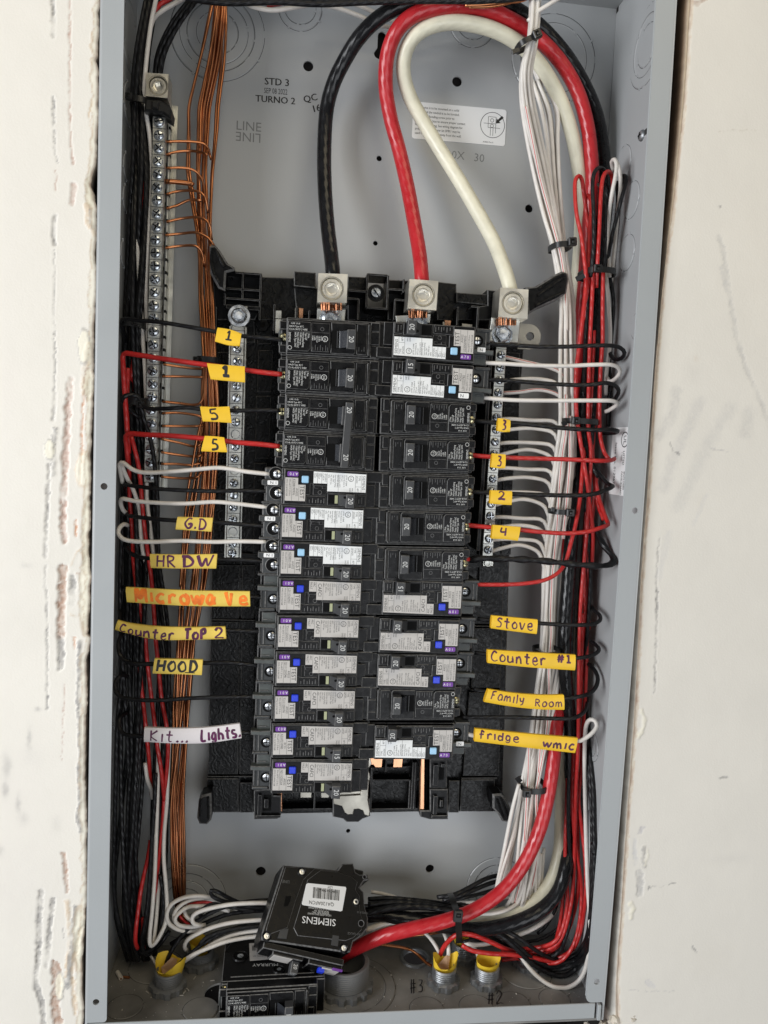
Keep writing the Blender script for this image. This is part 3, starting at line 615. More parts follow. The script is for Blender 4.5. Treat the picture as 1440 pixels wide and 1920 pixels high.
for r0, r1 in ((9.2, 9.6),):
    v = [tuple(Xs @ Vector((cx+r*math.cos(2*math.pi*k/36), -.1, cz+r*math.sin(2*math.pi*k/36)))) for r in (r0, r1) for k in range(36)]; mb.add(v, [(k, (k+1) % 36, 36+(k+1) % 36, 36+k) for k in range(36)], M['print'])
def ln(mb, x0, z0, x1, z1, w_=.3, X=Xs, m=None):
    d = math.hypot(x1-x0, z1-z0) or 1; nx, nz = -(z1-z0)/d*w_/2, (x1-x0)/d*w_/2
    mb.add([tuple(X @ Vector(q)) for q in ((x0+nx, -.1, z0+nz), (x1+nx, -.1, z1+nz), (x1-nx, -.1, z1-nz), (x0-nx, -.1, z0-nz))], [(0, 1, 2, 3)], m or M['print'])
for a in (((cx-3.5, cz+6), (cx+2.5, cz+6)), ((cx-3.5, cz+6), (cx-3.5, cz-2)), ((cx+2.5, cz+6), (cx+2.5, cz-6)), ((cx-3.5, cz+1), (cx+2.5, cz+1)), ((cx-1.5, cz-2), (cx-1.5, cz-8)), ((cx+.5, cz-2), (cx+.5, cz-8)), ((cx-7, cz+1), (cx-3.5, cz+1)), ((cx+2.5, cz-2), (cx+6, cz-2)), ((cx-3.5, cz-2), (cx+2.5, cz-2))): ln(mb, *a[0], *a[1])
for rr, zz in ((1.3, 3.4), (1.2, -.6)):
    for k in range(16):
        a, b = 2*math.pi*k/16, 2*math.pi*(k+1)/16; ln(mb, cx-.5+rr*math.cos(a), cz+zz+rr*math.sin(a), cx-.5+rr*math.cos(b), cz+zz+rr*math.sin(b), .3)
mb.add([tuple(Xs @ Vector((cx+a, -.12, cz+b))) for a, b in ((2.6, 1.4), (6.2, 2.0), (5.0, 3.0), (8.4, 6.0), (7.0, 7.4), (3.9, 4.2), (3.0, 5.2))], [(0, 1, 2, 3, 4, 5, 6)], M['print'])
wpart(mb, 'printed_text', st)
# listing sticker on the right wall: reads downwards
def RS(u, v): return np.array(at_side(u, v, BXW-1.7))
a0, a1, b1, b0 = RS(1147, 800), RS(1177, 800), RS(1166, 930), RS(1136, 921)
yy0, yy1 = min(a0[1], b0[1]), max(a0[1], b0[1]); z_t, z_b = a1[2], b1[2]; yf = (a1[1]+b1[1])/2; yb = (a0[1]+b0[1])/2
if yf > yb: yf, yb = yb, yf
Xr = lambda y, z, h=0: (BXW-1.55-h, y, z)
mb = MB(); pl = rrect(yf, yb, z_b, z_t, 2.2); n = len(pl); mb.add([Xr(y, z, .25) for y, z in pl], [tuple(range(n))], M['sticker']); ls = wpart(mb, 'listing_sticker', sr)
mb = MB(); dn = (0, 0, -1); up = (0, -1, 0)
text(mb, 'Issue No. 0129670', Xr(yb-6.4, z_t-11, .4), dn, up, 3.2, M['print'], .95)
text(mb, 'LISTED', Xr(yf+8.2, z_t-17, .4), dn, up, 2.7, M['print'], .9); text(mb, 'E-164954', Xr(yf+10.6, z_t-18, .4), dn, up, 1.3, M['print'], .9)
text(mb, 'ENCLOSED', Xr(yf+5.4, z_t-32, .4), dn, up, 2.1, M['print'], .9); text(mb, 'PANELBOARD', Xr(yf+9.2, z_t-32, .4), dn, up, 2.1, M['print'], .9)
cy_, cz_ = yf+7.0, z_t-9
for r0, r1 in ((5.0, 5.7),):
    mb.add([Xr(cy_+r*math.cos(2*math.pi*k/32), cz_+r*math.sin(2*math.pi*k/32), .4) for r in (r0, r1) for k in range(32)], [(k, (k+1) % 32, 32+(k+1) % 32, 32+k) for k in range(32)], M['print'])
text(mb, 'UL', Xr(cy_+1.6, cz_+3.2, .4), dn, up, 4.2, M['print'], .95); wpart(mb, 'printed_text', ls)
def bend(o):
    if o.type == 'MESH':
        for v_ in o.data.vertices: v_.co.x += bow(v_.co.y/S, v_.co.z/S)*S
    for c_ in o.children: bend(c_)
bpy.context.view_layer.update(); bend(sr); bend(fr_)
# marker notes on the box floor (handwriting comes from the pen strokes defined below)
# ================================================================ PANELBOARD INTERIOR (black moulded base, bus, lugs)
pbd = thing('panelboard_interior', at(660, 1530, 90), 'black moulded panelboard base with copper bus bars and three cable lugs behind the breakers', 'panelboard')
def q2(P, d): return [(lambda a: (a[0], a[2]))(at(u, v, d)) for u, v in P]
def slab(mb, P, d0, d1, m, b=.5, em=None): mb.prism(q2(P, d0), d0, d1, m, b, em)
BM, PM, ED = M['base'], M['plastic'], M['edge']
mb = MB()
slab(mb, [(404,600),(500,574),(934,585),(985,622),(958,950),(942,1522),(392,1524),(396,1170),(403,900)], 84, 92, BM, .8, ED)
slab(mb, [(398,520),(489,513),(489,574),(478,600),(404,600)], 74, 90, PM, .8, ED)
slab(mb, [(488,519),(552,521),(552,560),(580,575),(580,600),(488,600)], 78, 90, BM, .6, ED)
slab(mb, [(551,508),(592,511),(592,540),(551,536)], 66, 88, BM, .7, ED); slab(mb, [(551,536),(596,540),(596,590),(556,590)], 74, 88, BM, .7, ED)
slab(mb, [(652,518),(690,520),(690,545),(652,542)], 72, 88, BM, .6, ED); slab(mb, [(652,545),(690,548),(690,600),(652,600)], 80, 88, PM, .6, ED)
slab(mb, [(727,524),(768,526),(768,600),(727,600)], 72, 88, PM, .7, ED)
slab(mb, [(820,528),(856,532),(856,560),(902,566),(902,600),(820,600)], 70, 88, BM, .6, ED); slab(mb, [(856,548),(914,552),(914,572),(856,566)], 64, 88, BM, .6, ED)
slab(mb, [(914,543),(936,546),(936,575),(926,600),(895,600),(895,575),(914,572)], 62, 88, PM, .7, ED)
wpart(mb, 'base_tray', pbd)
# framed cells (ribs) along the top
def ribs(segs, d0, d1, t=1.3, name='rib_frame'):
    mb = MB()
    for (u0, v0, u1, v1) in segs:
        a, b = at(u0, v0, d0), at(u1, v1, d0)
        x0, x1 = sorted((a[0], b[0])); z0, z1 = sorted((a[2], b[2]))
        if x1-x0 < t: c = (x0+x1)/2; x0, x1 = c-t/2, c+t/2
        if z1-z0 < t: c = (z0+z1)/2; z0, z1 = c-t/2, c+t/2
        mb.box(x0, x1, d0, d1, z0, z1, PM, .35, ED)
    return wpart(mb, name, pbd)
ribs([(422,511,422,572),(488,512,488,600),(422,510,488,513),(422,542,488,543),(455,512,455,560),(424,560,488,562),(424,578,488,575),(404,575,404,640)], 63, 76)
ribs([(688,514,688,576),(727,516,727,578),(688,514,727,516),(688,577,727,579),(727,542,768,544),(740,562,740,600),(740,562,766,563),(652,545,690,546),(672,560,672,600),(652,560,672,560),(757,523,757,548)], 58, 84)
ribs([(514,570,514,620),(514,598,556,599),(556,574,556,610),(580,582,580,602)], 60, 86)
ribs([(858,575,858,610),(895,576,895,640),(930,545,930,575),(884,575,900,575)], 56, 86)
mb = MB(); p = at(705, 549, 60); mb.lathe([(0, -1.4), (3.3, -1.3), (3.9, -.4), (4, 3)], M['screw'], p, 'y', 24)
mb.box(p[0]-3.2, p[0]+3.2, p[1]-1.65, p[1]-1.36, p[2]-.45, p[2]+.45, M['deep'], X=Matrix.Translation(Vector(p)) @ Matrix.Rotation(.9, 4, 'Y') @ Matrix.Translation(-Vector(p))); mb.lathe([(4.0, 1.2), (6.2, 1.2)], PM, p, 'y', 24)
wpart(mb, 'mounting_screw', pbd, 40)
# handles that stick out at the corners
def handle(P, d0, d1, rid, name='lifting_ear'):
    mb = MB(); slab(mb, P, d0, d1, PM, 1.4, ED)
    for r in rid:
        pts = [at(u, v, d0-.3) for u, v in r]; mb.tube(spline(pts), 1.0, BM, 6)
    mb.uv = None; return wpart(mb, name, pbd, 35)
handle([(392,461),(404,459),(413,470),(427,493),(439,500),(440,507),(424,511),(422,545),(409,540),(394,512)], 52, 64, [[(398,466),(396,490),(402,515),(412,530)],[(404,468),(412,484),(420,500)]])
handle([(986,538),(1005,536),(1041,514),(1055,508),(1065,512),(1067,523),(1063,549),(1049,560),(1008,579),(990,590)], 44, 56, [[(1008,555),(1030,540),(1054,522)],[(1004,574),(1030,560),(1058,548)],[(1010,542),(1042,520),(1060,514)]])
handle([(372,1503),(378,1492),(396,1488),(397,1520),(396,1538),(388,1547),(374,1546),(369,1535)], 62, 76, [[(376,1498),(375,1530)],[(390,1495),(391,1535)]])
handle([(924,1490),(940,1489),(950,1500),(960,1520),(962,1534),(955,1543),(942,1541),(935,1528),(924,1516)], 60, 74, [[(940,1496),(953,1532)],[(932,1498),(944,1532)]])
# outer side panels with raised borders, seen between the neutral bars and the breakers
def spanel(P, d, name='side_panel'):
    mb = MB(); slab(mb, P, d, d+5, BM, .5, ED); return wpart(mb, name, pbd)
for P, d in (([(458,590),(476,590),(478,642),(458,642)],80),([(480,600),(510,602),(508,645),(482,645)],81),([(484,656),(512,657),(508,735),(482,735)],80),([(480,742),(508,742),(505,860),(478,860)],80.4),([(476,868),(500,868),(498,1040),(474,1040)],80),
             ([(408,660),(428,660),(428,860),(406,860)],80),([(402,870),(425,870),(420,1048),(400,1048)],80),
             ([(398,1060),(450,1060),(448,1160),(396,1160)],79.5),([(454,1060),(478,1060),(476,1160),(452,1160)],80),([(396,1166),(450,1166),(446,1452),(390,1452)],79.5),([(453,1166),(478,1166),(474,1452),(449,1452)],80),
             ([(388,1460),(447,1460),(447,1522),(386,1522)],77),([(450,1468),(474,1468),(474,1524),(450,1524)],79),
             ([(885,1100),(944,1100),(942,1170),(886,1170)],79.5),([(884,1178),(942,1178),(938,1290),(884,1290)],79.5),([(880,1298),(938,1298),(936,1455),(868,1455)],79.5),([(865,1462),(928,1462),(926,1522),(863,1522)],77),
             ([(842,1464),(862,1464),(860,1524),(841,1524)],79),([(900,1040),(942,1046),(944,1092),(898,1092)],80),([(946,660),(975,662),(972,880),(944,880)],82),([(944,890),(962,890),(958,1040),(940,1040)],82)): spanel(P, d)
for q_ in ((399,1050,948,1052),(396,1163,478,1163),(884,1174,944,1175),(884,1294,940,1295),(388,1456,476,1457),(865,1459,932,1460)): ribs([q_], 77.5, 84, .8, 'panel_border')
mb = MB(); p = at(492, 609, 79); mb.lathe([(2.2, -.5), (5, -.4), (5.6, .6)], PM, p, 'y', 6); mb.lathe([(0, -.2), (2.2, -.5)], M['deep'], p, 'y', 12); wpart(mb, 'rosette_hole', pbd)
# bottom row: troughs, clip blocks, copper strips, steel bracket
mb = MB(); slab(mb, [(526,1470),(626,1468),(626,1524),(526,1526)], 80, 90, BM, .5, ED); wpart(mb, 'bus_trough', pbd); mb = MB(); slab(mb, [(694,1440),(786,1436),(786,1522),(694,1524)], 80, 90, BM, .5, ED); wpart(mb, 'bus_trough', pbd)
ribs([(526,1518,626,1518),(528,1472,528,1520),(590,1480,590,1518)], 70, 82, 1.2, 'trough_rib')
ribs([(696,1440,696,1522),(694,1518,786,1517),(700,1463,768,1464),(768,1463,768,1516),(774,1430,774,1518),(779,1430,779,1518),(724,1420,724,1448)], 70, 82, 1.2, 'trough_rib')
def clip(P, holes, d0, d1):
    mb = MB(); slab(mb, P, d0, d1, PM, .8, ED)
    for (u0, v0, u1, v1, dd) in holes:
        a, b = at(u0, v0, d0), at(u1, v1, d0); mb.box(a[0], b[0], d0-dd, d0+.5, a[2], b[2], PM if dd > 0.05 else M['deep'], .4 if dd > .05 else 0, ED)
    return wpart(mb, 'breaker_hook', pbd)
clip([(476,1482),(510,1480),(512,1492),(527,1493),(527,1528),(520,1536),(476,1537)], [(484,1488,490,1526,3),(494,1490,508,1520,.02),(480,1526,526,1530,3),(496,1496,503,1512,3)], 58, 82)
clip([(806,1424),(838,1424),(838,1478),(806,1478)], [(812,1432,820,1470,3),(822,1438,832,1462,.02),(826,1430,834,1436,3)], 58, 82)
clip([(806,1480),(840,1480),(840,1537),(806,1537),(788,1532),(788,1520),(806,1520)], [(812,1490,818,1524,3),(822,1494,832,1516,.02),(808,1526,838,1531,3),(824,1498,829,1510,3)], 56, 82)
mb = MB(); slab(mb, [(624,1500),(694,1498),(694,1531),(680,1536),(672,1542),(650,1542),(643,1536),(624,1532)], 66, 86, PM, .9, ED); wpart(mb, 'bracket_foot', pbd)
mb = MB(); slab(mb, [(520,1484),(529,1484),(529,1522),(521,1522)], 62, 66, M['coppertin'], .5); wpart(mb, 'copper_strip', pbd)
mb = MB(); slab(mb, [(789,1420),(797,1420),(796,1522),(787,1522)], 58, 63, M['coppertin'], .6); wpart(mb, 'copper_strip', pbd)
mb = MB(); slab(mb, [(563,1478),(585,1478),(584,1496),(563,1496)], 72, 74, M['nickel'], .3); wpart(mb, 'bus_stab', pbd)
mb = MB(); slab(mb, [(602,1478),(626,1477),(616,1496),(602,1496)], 72, 74, M['nickel'], .3); wpart(mb, 'bus_stab', pbd)
mb = MB(); slab(mb, [(694,1419),(718,1419),(716,1439),(704,1439),(700,1434),(694,1434)], 70, 72, M['coppertin'], .3); wpart(mb, 'bus_stab', pbd)
mb = MB(); slab(mb, [(738,1419),(756,1419),(754,1439),(737,1439)], 70, 72, M['coppertin'], .3); wpart(mb, 'bus_stab', pbd)
mb = MB()
slab(mb, [(680,1418),(694,1420),(697,1432),(690,1442),(694,1455),(692,1470),(680,1472)], 60, 61.5, M['nickel'], .3)
slab(mb, [(682,1464),(692,1464),(690,1500),(694,1522),(692,1531),(683,1528),(680,1520),(672,1517),(664,1518),(662,1527),(652,1528),(646,1524),(641,1512),(626,1508),(624,1494),(640,1492),(676,1490)], 59, 60.4, M['nickel'], .5)
slab(mb, [(630,1486),(682,1482),(682,1492),(630,1496)], 60.5, 63, M['nickel'], .5); wpart(mb, 'steel_bracket', pbd)
# small bright bus pieces peeping over the first breakers
for P, d, m in (([(517,582),(528,582),(527,625),(516,625)],60,'bar'),([(560,577),(569,578),(568,600),(560,600)],64,'coppertin'),([(553,577),(558,577),(558,598),(553,598)],64,'nickel'),([(834,600),(846,601),(845,616),(834,616)],60,'coppertin'),([(830,603),(834,603),(834,614),(830,614)],60,'nickel'),([(866,606),(886,608),(886,618),(865,617)],62,'nickel')):
    mb = MB(); slab(mb, P, d, d+2.5, M[m], .3); wpart(mb, 'bus_stab', pbd)
# lugs
def hexprism(mb, c, r, y0, y1, m, b=.5): mb.prism([(c[0]+r*math.cos(math.pi/3*k+.3), c[2]+r*math.sin(math.pi/3*k+.3)) for k in range(6)], c[1]+y0, c[1]+y1, m, b)
def socket(mb, c, R, mm, n=28):
    """hexagon socket screw sunk into its hole; c is the centre of the hole in the lug face"""
    mb.lathe([(R*.97, 3.5), (R*.97, 1.6), (R*.88, .9), (R*.66, .9), (R*.60, 1.5), (R*.52, 1.5)], mm, c, 'y', n)
    r = R*.46; a0 = .3
    v = [(c[0]+R*.53*math.cos(2*math.pi*i/24), c[1]+1.5, c[2]+R*.53*math.sin(2*math.pi*i/24)) for i in range(24)]
    h0 = [(c[0]+r*math.cos(math.pi/3*(i/4)+a0)*(1 if i % 4 == 0 else .90), c[1]+1.6, c[2]+r*math.sin(math.pi/3*(i/4)+a0)*(1 if i % 4 == 0 else .90)) for i in range(24)]
    h1 = [(x, y+2.6, z) for x, y, z in h0]
    rot = 1
    v += h0+h1; mb.add(v, [(i, (i+1) % 24, 24+(i+1) % 24, 24+i) for i in range(24)]+[(24+i, 24+(i+1) % 24, 48+(i+1) % 24, 48+i) for i in range(24)]+[tuple(range(48, 72))], mm)
def lug(P, c, R, d0, dep, parent, strands=None, label=None):
    mb = MB(); pts = q2(P, d0); cc = at(*c, d0)
    plate(mb, [pts, circle(cc[0], cc[2], R, 30)], lambda a, b, h: (a, d0+h, b), dep, M['alu'])
    mb.lathe([(R+.9, -.06), (R+.05, -.03), (R, .5)], M['nickel'], cc, 'y', 30)
    lg = wpart(mb, 'cable_lug', parent)
    if label: lg['label'] = label
    mb = MB(); socket(mb, cc, R, M['alu']); mb.build('set_screw', lg, 40)
    if strands:
        u0, v0, u1, v1 = strands; mb = MB(); rs = random.Random(int(u0))
        for i in range(9):
            t = i/8; a = at(u0+(u1-u0)*t+rs.uniform(-1.5, 1.5), v0-4, d0+dep*.45+rs.uniform(-3, 1)); b = at(u0+(u1-u0)*t, v1, d0+dep*.45+rs.uniform(-3, 2)); mb.tube([a, b], .8, M['shadecopper'], 6)
        mb.uv = None; o = mb.build('copper_strands', lg, 40)
    return lg
lug([(597,512),(652,514),(650,568),(595,566)], (622, 541), 7.4, 38, 20, pbd, (604,566,640,582))
lug([(768,523),(822,527),(818,582),(764,578)], (794, 553), 7.4, 38, 20, pbd, (768,580,800,596))
lug([(938,539),(991,543),(989,598),(934,594)], (962, 568), 7.4, 36, 20, pbd, (932,592,966,610))
for P, hx, R in (([(595,578),(648,580),(646,606),(594,604)],(620,598),7.4),([(742,592),(808,588),(806,606),(744,604)],(782,606),7.4)):
    mb = MB(); slab(mb, P, 50, 54, M['bar'], .3); c = at(*hx, 49); mb.lathe([(0, -1.6), (4.2, -1.5), (5.2, -.6), (R, -.3), (R+.4, .9)], M['screw'], c, 'y', 26); wpart(mb, 'lug_plate', pbd, 35)
mb = MB(); slab(mb, [(922,595),(976,599),(972,643),(916,640)], 48, 54, M['bar'], .5); c = at(942, 627, 47); mb.lathe([(3.4, -2.6), (4, -1.4)], M['zinc'], c, 'y', 6); mb.lathe([(0, -3.6), (3.3, -3.4), (3.6, -2.2), (4.2, -2.0)], M['zinc'], c, 'y', 20); hexprism(mb, c, 6.0, -2.6, .2, M['screw'], .7); mb.lathe([(6.1, -.2), (7.6, -.1), (7.8, .8)], M['screw'], c, 'y', 26)
wpart(mb, 'neutral_plate', pbd, 30)
mb = MB(); cx, _, cz = at(990, 631, 56); x0, _, z1 = at(972, 607, 56); _, _, z0 = at(975, 655, 56)
outer = [(x0, z0), (cx, z0)]+[(cx+9.2*math.cos(a), (z0+z1)/2+(z1-z0)/2*math.sin(a)) for a in np.linspace(-math.pi/2, math.pi/2, 14)][1:-1]+[(cx, z1), (x0, z1)]
plate(mb, [outer, circle(cx+1, cz, 3.1, 20)], lambda a, b, h: (a, 54+h, b), 2.0, M['nickel']); wpart(mb, 'bonding_tab', pbd)

# ================================================================ TERMINAL BARS
def screw_mesh(kind, R=3.1):
    def f():
        mb = MB(); rs = random.Random(hash(kind) % 99)
        mm = M['screw']
        if kind == 'hole': mb.lathe([(R*1.02, -.15), (R*.8, .4), (R*.3, 1.6)], mm, (0, 0, 0), 'y', 18, cap1=True); return mb
        mb.lathe([(0, -1.15), (R*.62, -1.05), (R*.92, -.55), (R, 0), (R, 1.6)], mm, (0, 0, 0), 'y', 18)
        for a in ((0,) if kind == 'slot' else (0, math.pi/2)):
            X = Matrix.Rotation(a, 4, 'Y'); mb.box(-R*.8, R*.8, -1.3, -1.0, -R*.12, R*.12, M['deep'], X=X)
            if kind != 'slot': mb.box(-R*.8, R*.8, -1.34, -1.02, R*.13, R*.30, mm, X=X)
        return mb
    return f
rs = random.Random(5)
def term_bar(t, us, ue, vs_, ve, ys, d0, dep, wid, R, gap_side, kinds, name, nscrew=True, slotcol='gap'):
    """a metal bar running from pixel row vs_ to ve with one screw per row in ys"""
    a, b = np.array(at(us, vs_, d0)), np.array(at(ue, ve, d0)); L = b-a; h = np.linalg.norm(L); ux = L/h
    nx = np.array([-ux[2], 0, ux[0]]);
    if nx[0] < 0: nx = -nx
    X = Matrix(((nx[0], 0, -ux[0], a[0]), (0, 1, 0, a[1]), (nx[2], 0, -ux[2], a[2]), (0, 0, 0, 1)))
    mb = MB(); mb.box(-wid/2, wid/2, 0, dep, -h, 0, M['bar'], .5, X=X)
    zz = [-(np.dot(np.array(at(us+(ue-us)*(y-vs_)/(ve-vs_), y, d0))-a, ux)) for y in ys]
    for z in zz:          # wire holes through the side and the parting notches between the ways
        mb.lathe([(1.75, 0), (1.75, -.12)], M['deep'], (wid/2+.1, dep*.62, z), 'x', 12, X=X, cap0=True)
        mb.box(-wid/2-.1, wid/2+.12, -.1, .5, z+4.3, z+4.7, M['gap'], X=X)
    bar = wpart(mb, name, t)
    for i, z in enumerate(zz):
        kd = kinds[i % len(kinds)]; o = inst(('sc', kd, R), 'terminal_screw', screw_mesh(kd, R), bar, smooth=40)
        p = X @ Vector((rs.uniform(-.25, .25), -.2-(rs.uniform(0, .9) if kd != 'hole' else 0), z)); o.location = p*S; o.rotation_euler = (rs.uniform(-.08, .08), rs.uniform(0, 3.1), rs.uniform(-.08, .08))
    return X, h
gb = thing('grounding_bar', at(290, 905, 66), 'long grounding bar with a row of steel screws down the left side', 'terminal bar')
ys = [229+24.55*k for k in range(28)]
XG, hG = term_bar(gb, 298.5, 281, 218, 905, ys, 54, 11, 8.6, 3.5, 1, ['slot']+['cross']*13+['cross']*4+['slot']+['cross']*9, 'bar_body')
mb = MB(); mb.box(5.4, 6.2, 8, 21, -hG-6, 14, M['bar'], X=XG); mb.box(4.3, 9, 20, 21.5, -hG-6, 16, M['bar'], X=XG)
for k in range(28):
    z = -(ys[k]-218)/687*hG; mb.box(5.1, 6.3, 7.9, 14, z-1.0, z+1.0, M['deep'], X=XG)
wpart(mb, 'mounting_strip', gb)
lug([(275,136),(316,139),(314,184),(273,180)], (296, 160), 5.9, 48, 16, gb)
mb = MB(); slab(mb, [(272,184),(300,186),(318,196),(322,206),(320,222),(305,212),(290,210),(270,207)], 48, 62, M['tie'], 1.2); slab(mb, [(284,188),(298,190),(296,204),(284,202)], 45, 49, M['tie'], .8); wpart(mb, 'plastic_retainer', gb)
nl = thing('neutral_bar', at(440, 1045, 66), 'left neutral bar with empty screw holes between the copper bundle and the breakers', 'terminal bar')
ysl = [632+22.8*k for k in range(18)]; ysl = [y for y in ysl if y < 1042]
XL, hL = term_bar(nl, 446, 436, 612, 1046, ysl+[1037], 56, 10, 9.4, 3.2, 1, ['hole', 'cross', 'cross', 'hole', 'cross', 'slot', 'cross', 'cross'], 'bar_body')
mb = MB(); mb.box(5.0, 5.9, 2, 10, -hL, 0, M['bar'], X=XL); mb.box(-5.9, -5.0, 1.2, 10, -hL, 0, M['bar'], X=XL); slab(mb, [(434,574),(464,574),(460,616),(432,616)], 60, 64, M['bar'], .4); wpart(mb, 'bar_flange', nl)
mb = MB(); c = at(448, 592, 56); mb.lathe([(0, -2.8), (2.6, -2.6), (2.9, -1.0), (3.4, -.8)], M['zinc'], c, 'y', 18); hexprism(mb, c, 5.4, -1.8, .8, M['screw'], .6); mb.lathe([(5.6, .4), (7.6, .5), (8.0, 1.4), (8.0, 2.2)], M['zinc'], c, 'y', 28); wpart(mb, 'hex_bolt', nl, 35)
nr = thing('neutral_bar', at(915, 1060, 62), 'right neutral bar with a white pigtail under each screw', 'terminal bar')
ysr = [666, 690, 713, 736, 759, 783, 806, 829, 852, 875, 898, 922, 945, 967, 988, 1010, 1031]
XR, hR = term_bar(nr, 940, 914, 650, 1043, ysr, 50, 10, 8.2, 3.1, 1, ['cross', 'cross', 'slot', 'cross', 'cross'], 'bar_body')
mb = MB(); slab(mb, [(906,1043),(926,1043),(925,1062),(905,1062)], 56, 60, M['bar'], .4); c = at(915, 1056, 55.5); mb.lathe([(0, .3), (1.4, .2), (1.6, -.5), (2.6, -.6), (3.1, .4)], M['bar'], c, 'y', 16); mb.box(-5.6, -4.9, 4, 12, -hR, 0, M['plastic'], X=XR); wpart(mb, 'bar_end', nr, 35)
mb = MB(); mb.box(-9.0, -6.4, -2, 26, -hR+4, -4, PM, .5, ED, X=XR); wpart(mb, 'bar_insulator', nr)

# ================================================================ BREAKERS
# local frame: x from the wire terminals towards the middle of the panel, z across, y into the box; face at y = 0
T3 = lambda mb, s_, x, z, size, m, y=-.02, sx=1., al='l': text(mb, s_, (x, y, z), (0, 0, -1), (1, 0, 0), size, m, sx, al)   # reads downwards
def b_af_body():
    mb = MB(); P, E = PM, ED
    mb.prism([(-.6, -12.2), (56.4, -12.2), (56.4, 12.2), (-.6, 12.2), (-.6, 8)], 1.4, 16, P, .5, E)
    mb.prism([(0, -11.9), (14.9, -11.9), (14.9, -5.2), (17.6, -5.2), (17.6, 2.6), (19.3, 2.6), (19.3, 1.2), (29, 1.2), (29, -3.6), (56, -3.6), (56, 11.8), (0, 11.8)], 0, 2, P, .35, E)
    mb.box(-2, 68.4, 6, 60, -12.5, 12.5, P, .6, E); mb.box(56.2, 62.5, 3.6, 8, -12.2, 3.2, P, .4, E); mb.box(62.3, 68.2, 4.8, 8, -11, 11.8, P, .4, E); mb.box(56.3, 67, 2.2, 7, 5, 12.2, P, .5, E)
    mb.box(15.2, 28.6, .7, 2.4, -11.8, -5.8, P, .3, E)
    for i, x in enumerate((17, 19.2, 21.4, 23.0, 25, 27)): mb.box(x, x+.45, .45, .9, -10.6, -7.2 if i % 2 else -8.4, E)
    mb.box(19.5, 28.6, .9, 2.2, -5.2, 1.0, P, .3, E); mb.box(20.2, 23, .3, 1.2, -.6, 1.4, P, .2, E); mb.box(25.6, 28.2, .3, 1.2, -.6, 1.4, P, .2, E)
    mb.lathe([(1.1, .55), (1.4, .55)], E, (24.2, 0, -3.2), 'y', 16)
    mb.prism([(29.4, -12), (49.5, -12), (49.5, -3.8), (29.4, -3.8)], .5, 2, P, .35, E)
    mb.box(50, 55.6, .6, 2, -11.4, -4.4, P, .3, E); mb.box(51, 51.4, .35, .7, -10, -7, E); mb.box(53, 53.4, .35, .7, -10, -5.6, E)
    mb.box(30.4, 41.8, .3, .56, -10.6, -4.6, M['deep'])
    return mb
def b_af_terms(dual):
    def f():
        mb = MB(); P, E = (M['darkgrey'], ED)
        mb.box(-14, -1, 16, 60, -12.3, 12.3, PM, .8, E)
        if dual:
            mb.box(-13.4, -.4, 7, 20, 3.6, 12.0, P, .8, E); mb.box(-12.6, -.4, 7, 20, -11.4, 0, P, .8, E); mb.box(-15.5, -.3, 5.2, 16, .1, 3.9, P, .5, E)
            mb.box(-15.2, -1, 6.5, 18, -12.5, -11.2, P, .4, E)
            for c in ((-6.2, 8), (-5.4, -5)): mb.lathe([(5.0, 6.8), (4.5, 6.6)], E, (c[0], 0, c[1]), 'y', 22); mb.lathe([(4.5, 6.7), (4.5, 6.75)], M['deep'], (c[0], 0, c[1]), 'y', 22, cap0=True)
        else:
            mb.box(-13, -.4, 9, 24, -11.5, 2.0, P, .8, E); mb.box(-11.5, -1, 10, 22, 3.0, 12.4, M['clamp'], .6, E); mb.prism([(-15.4, 5.6), (-15.4, 2.4), (-1, 1.8), (-1, 5.4), (-9, 5.2)], 5.5, 12, M['clamp'], .5, E)
            mb.box(-11, -5, 9.2, 10.4, 7, 7.5, E); mb.box(-14, -3, 7.5, 18, -12.5, -10.6, P, .5, E); mb.box(-10.4, -9.6, 8.3, 9.2, -10, 1.6, E)
            mb.lathe([(4.1, 8.9), (3.8, 9.4)], P, (-4.6, 0, -4.2), 'y', 22); mb.lathe([(3.8, 8.95), (3.8, 8.98)], M['deep'], (-4.6, 0, -4.2), 'y', 22, cap0=True)
            mb.box(-13.2, -12.2, 8, 20, -10, 3, P, .3, E)
        return mb
    return f
def b_tscrew(m='brass'):
    mb = MB(); mb.lathe([(0, -1.3), (2.0, -1.2), (2.9, -.6), (3.2, 0), (3.2, 2)], M[m], (0, 0, 0), 'y', 20)
    mb.box(-2.8, 2.8, -1.42, -1.18, -.35, .35, M['deep']); mb.box(-.3, .3, -1.40, -1.16, -2.2, 2.2, M['deep']); return mb
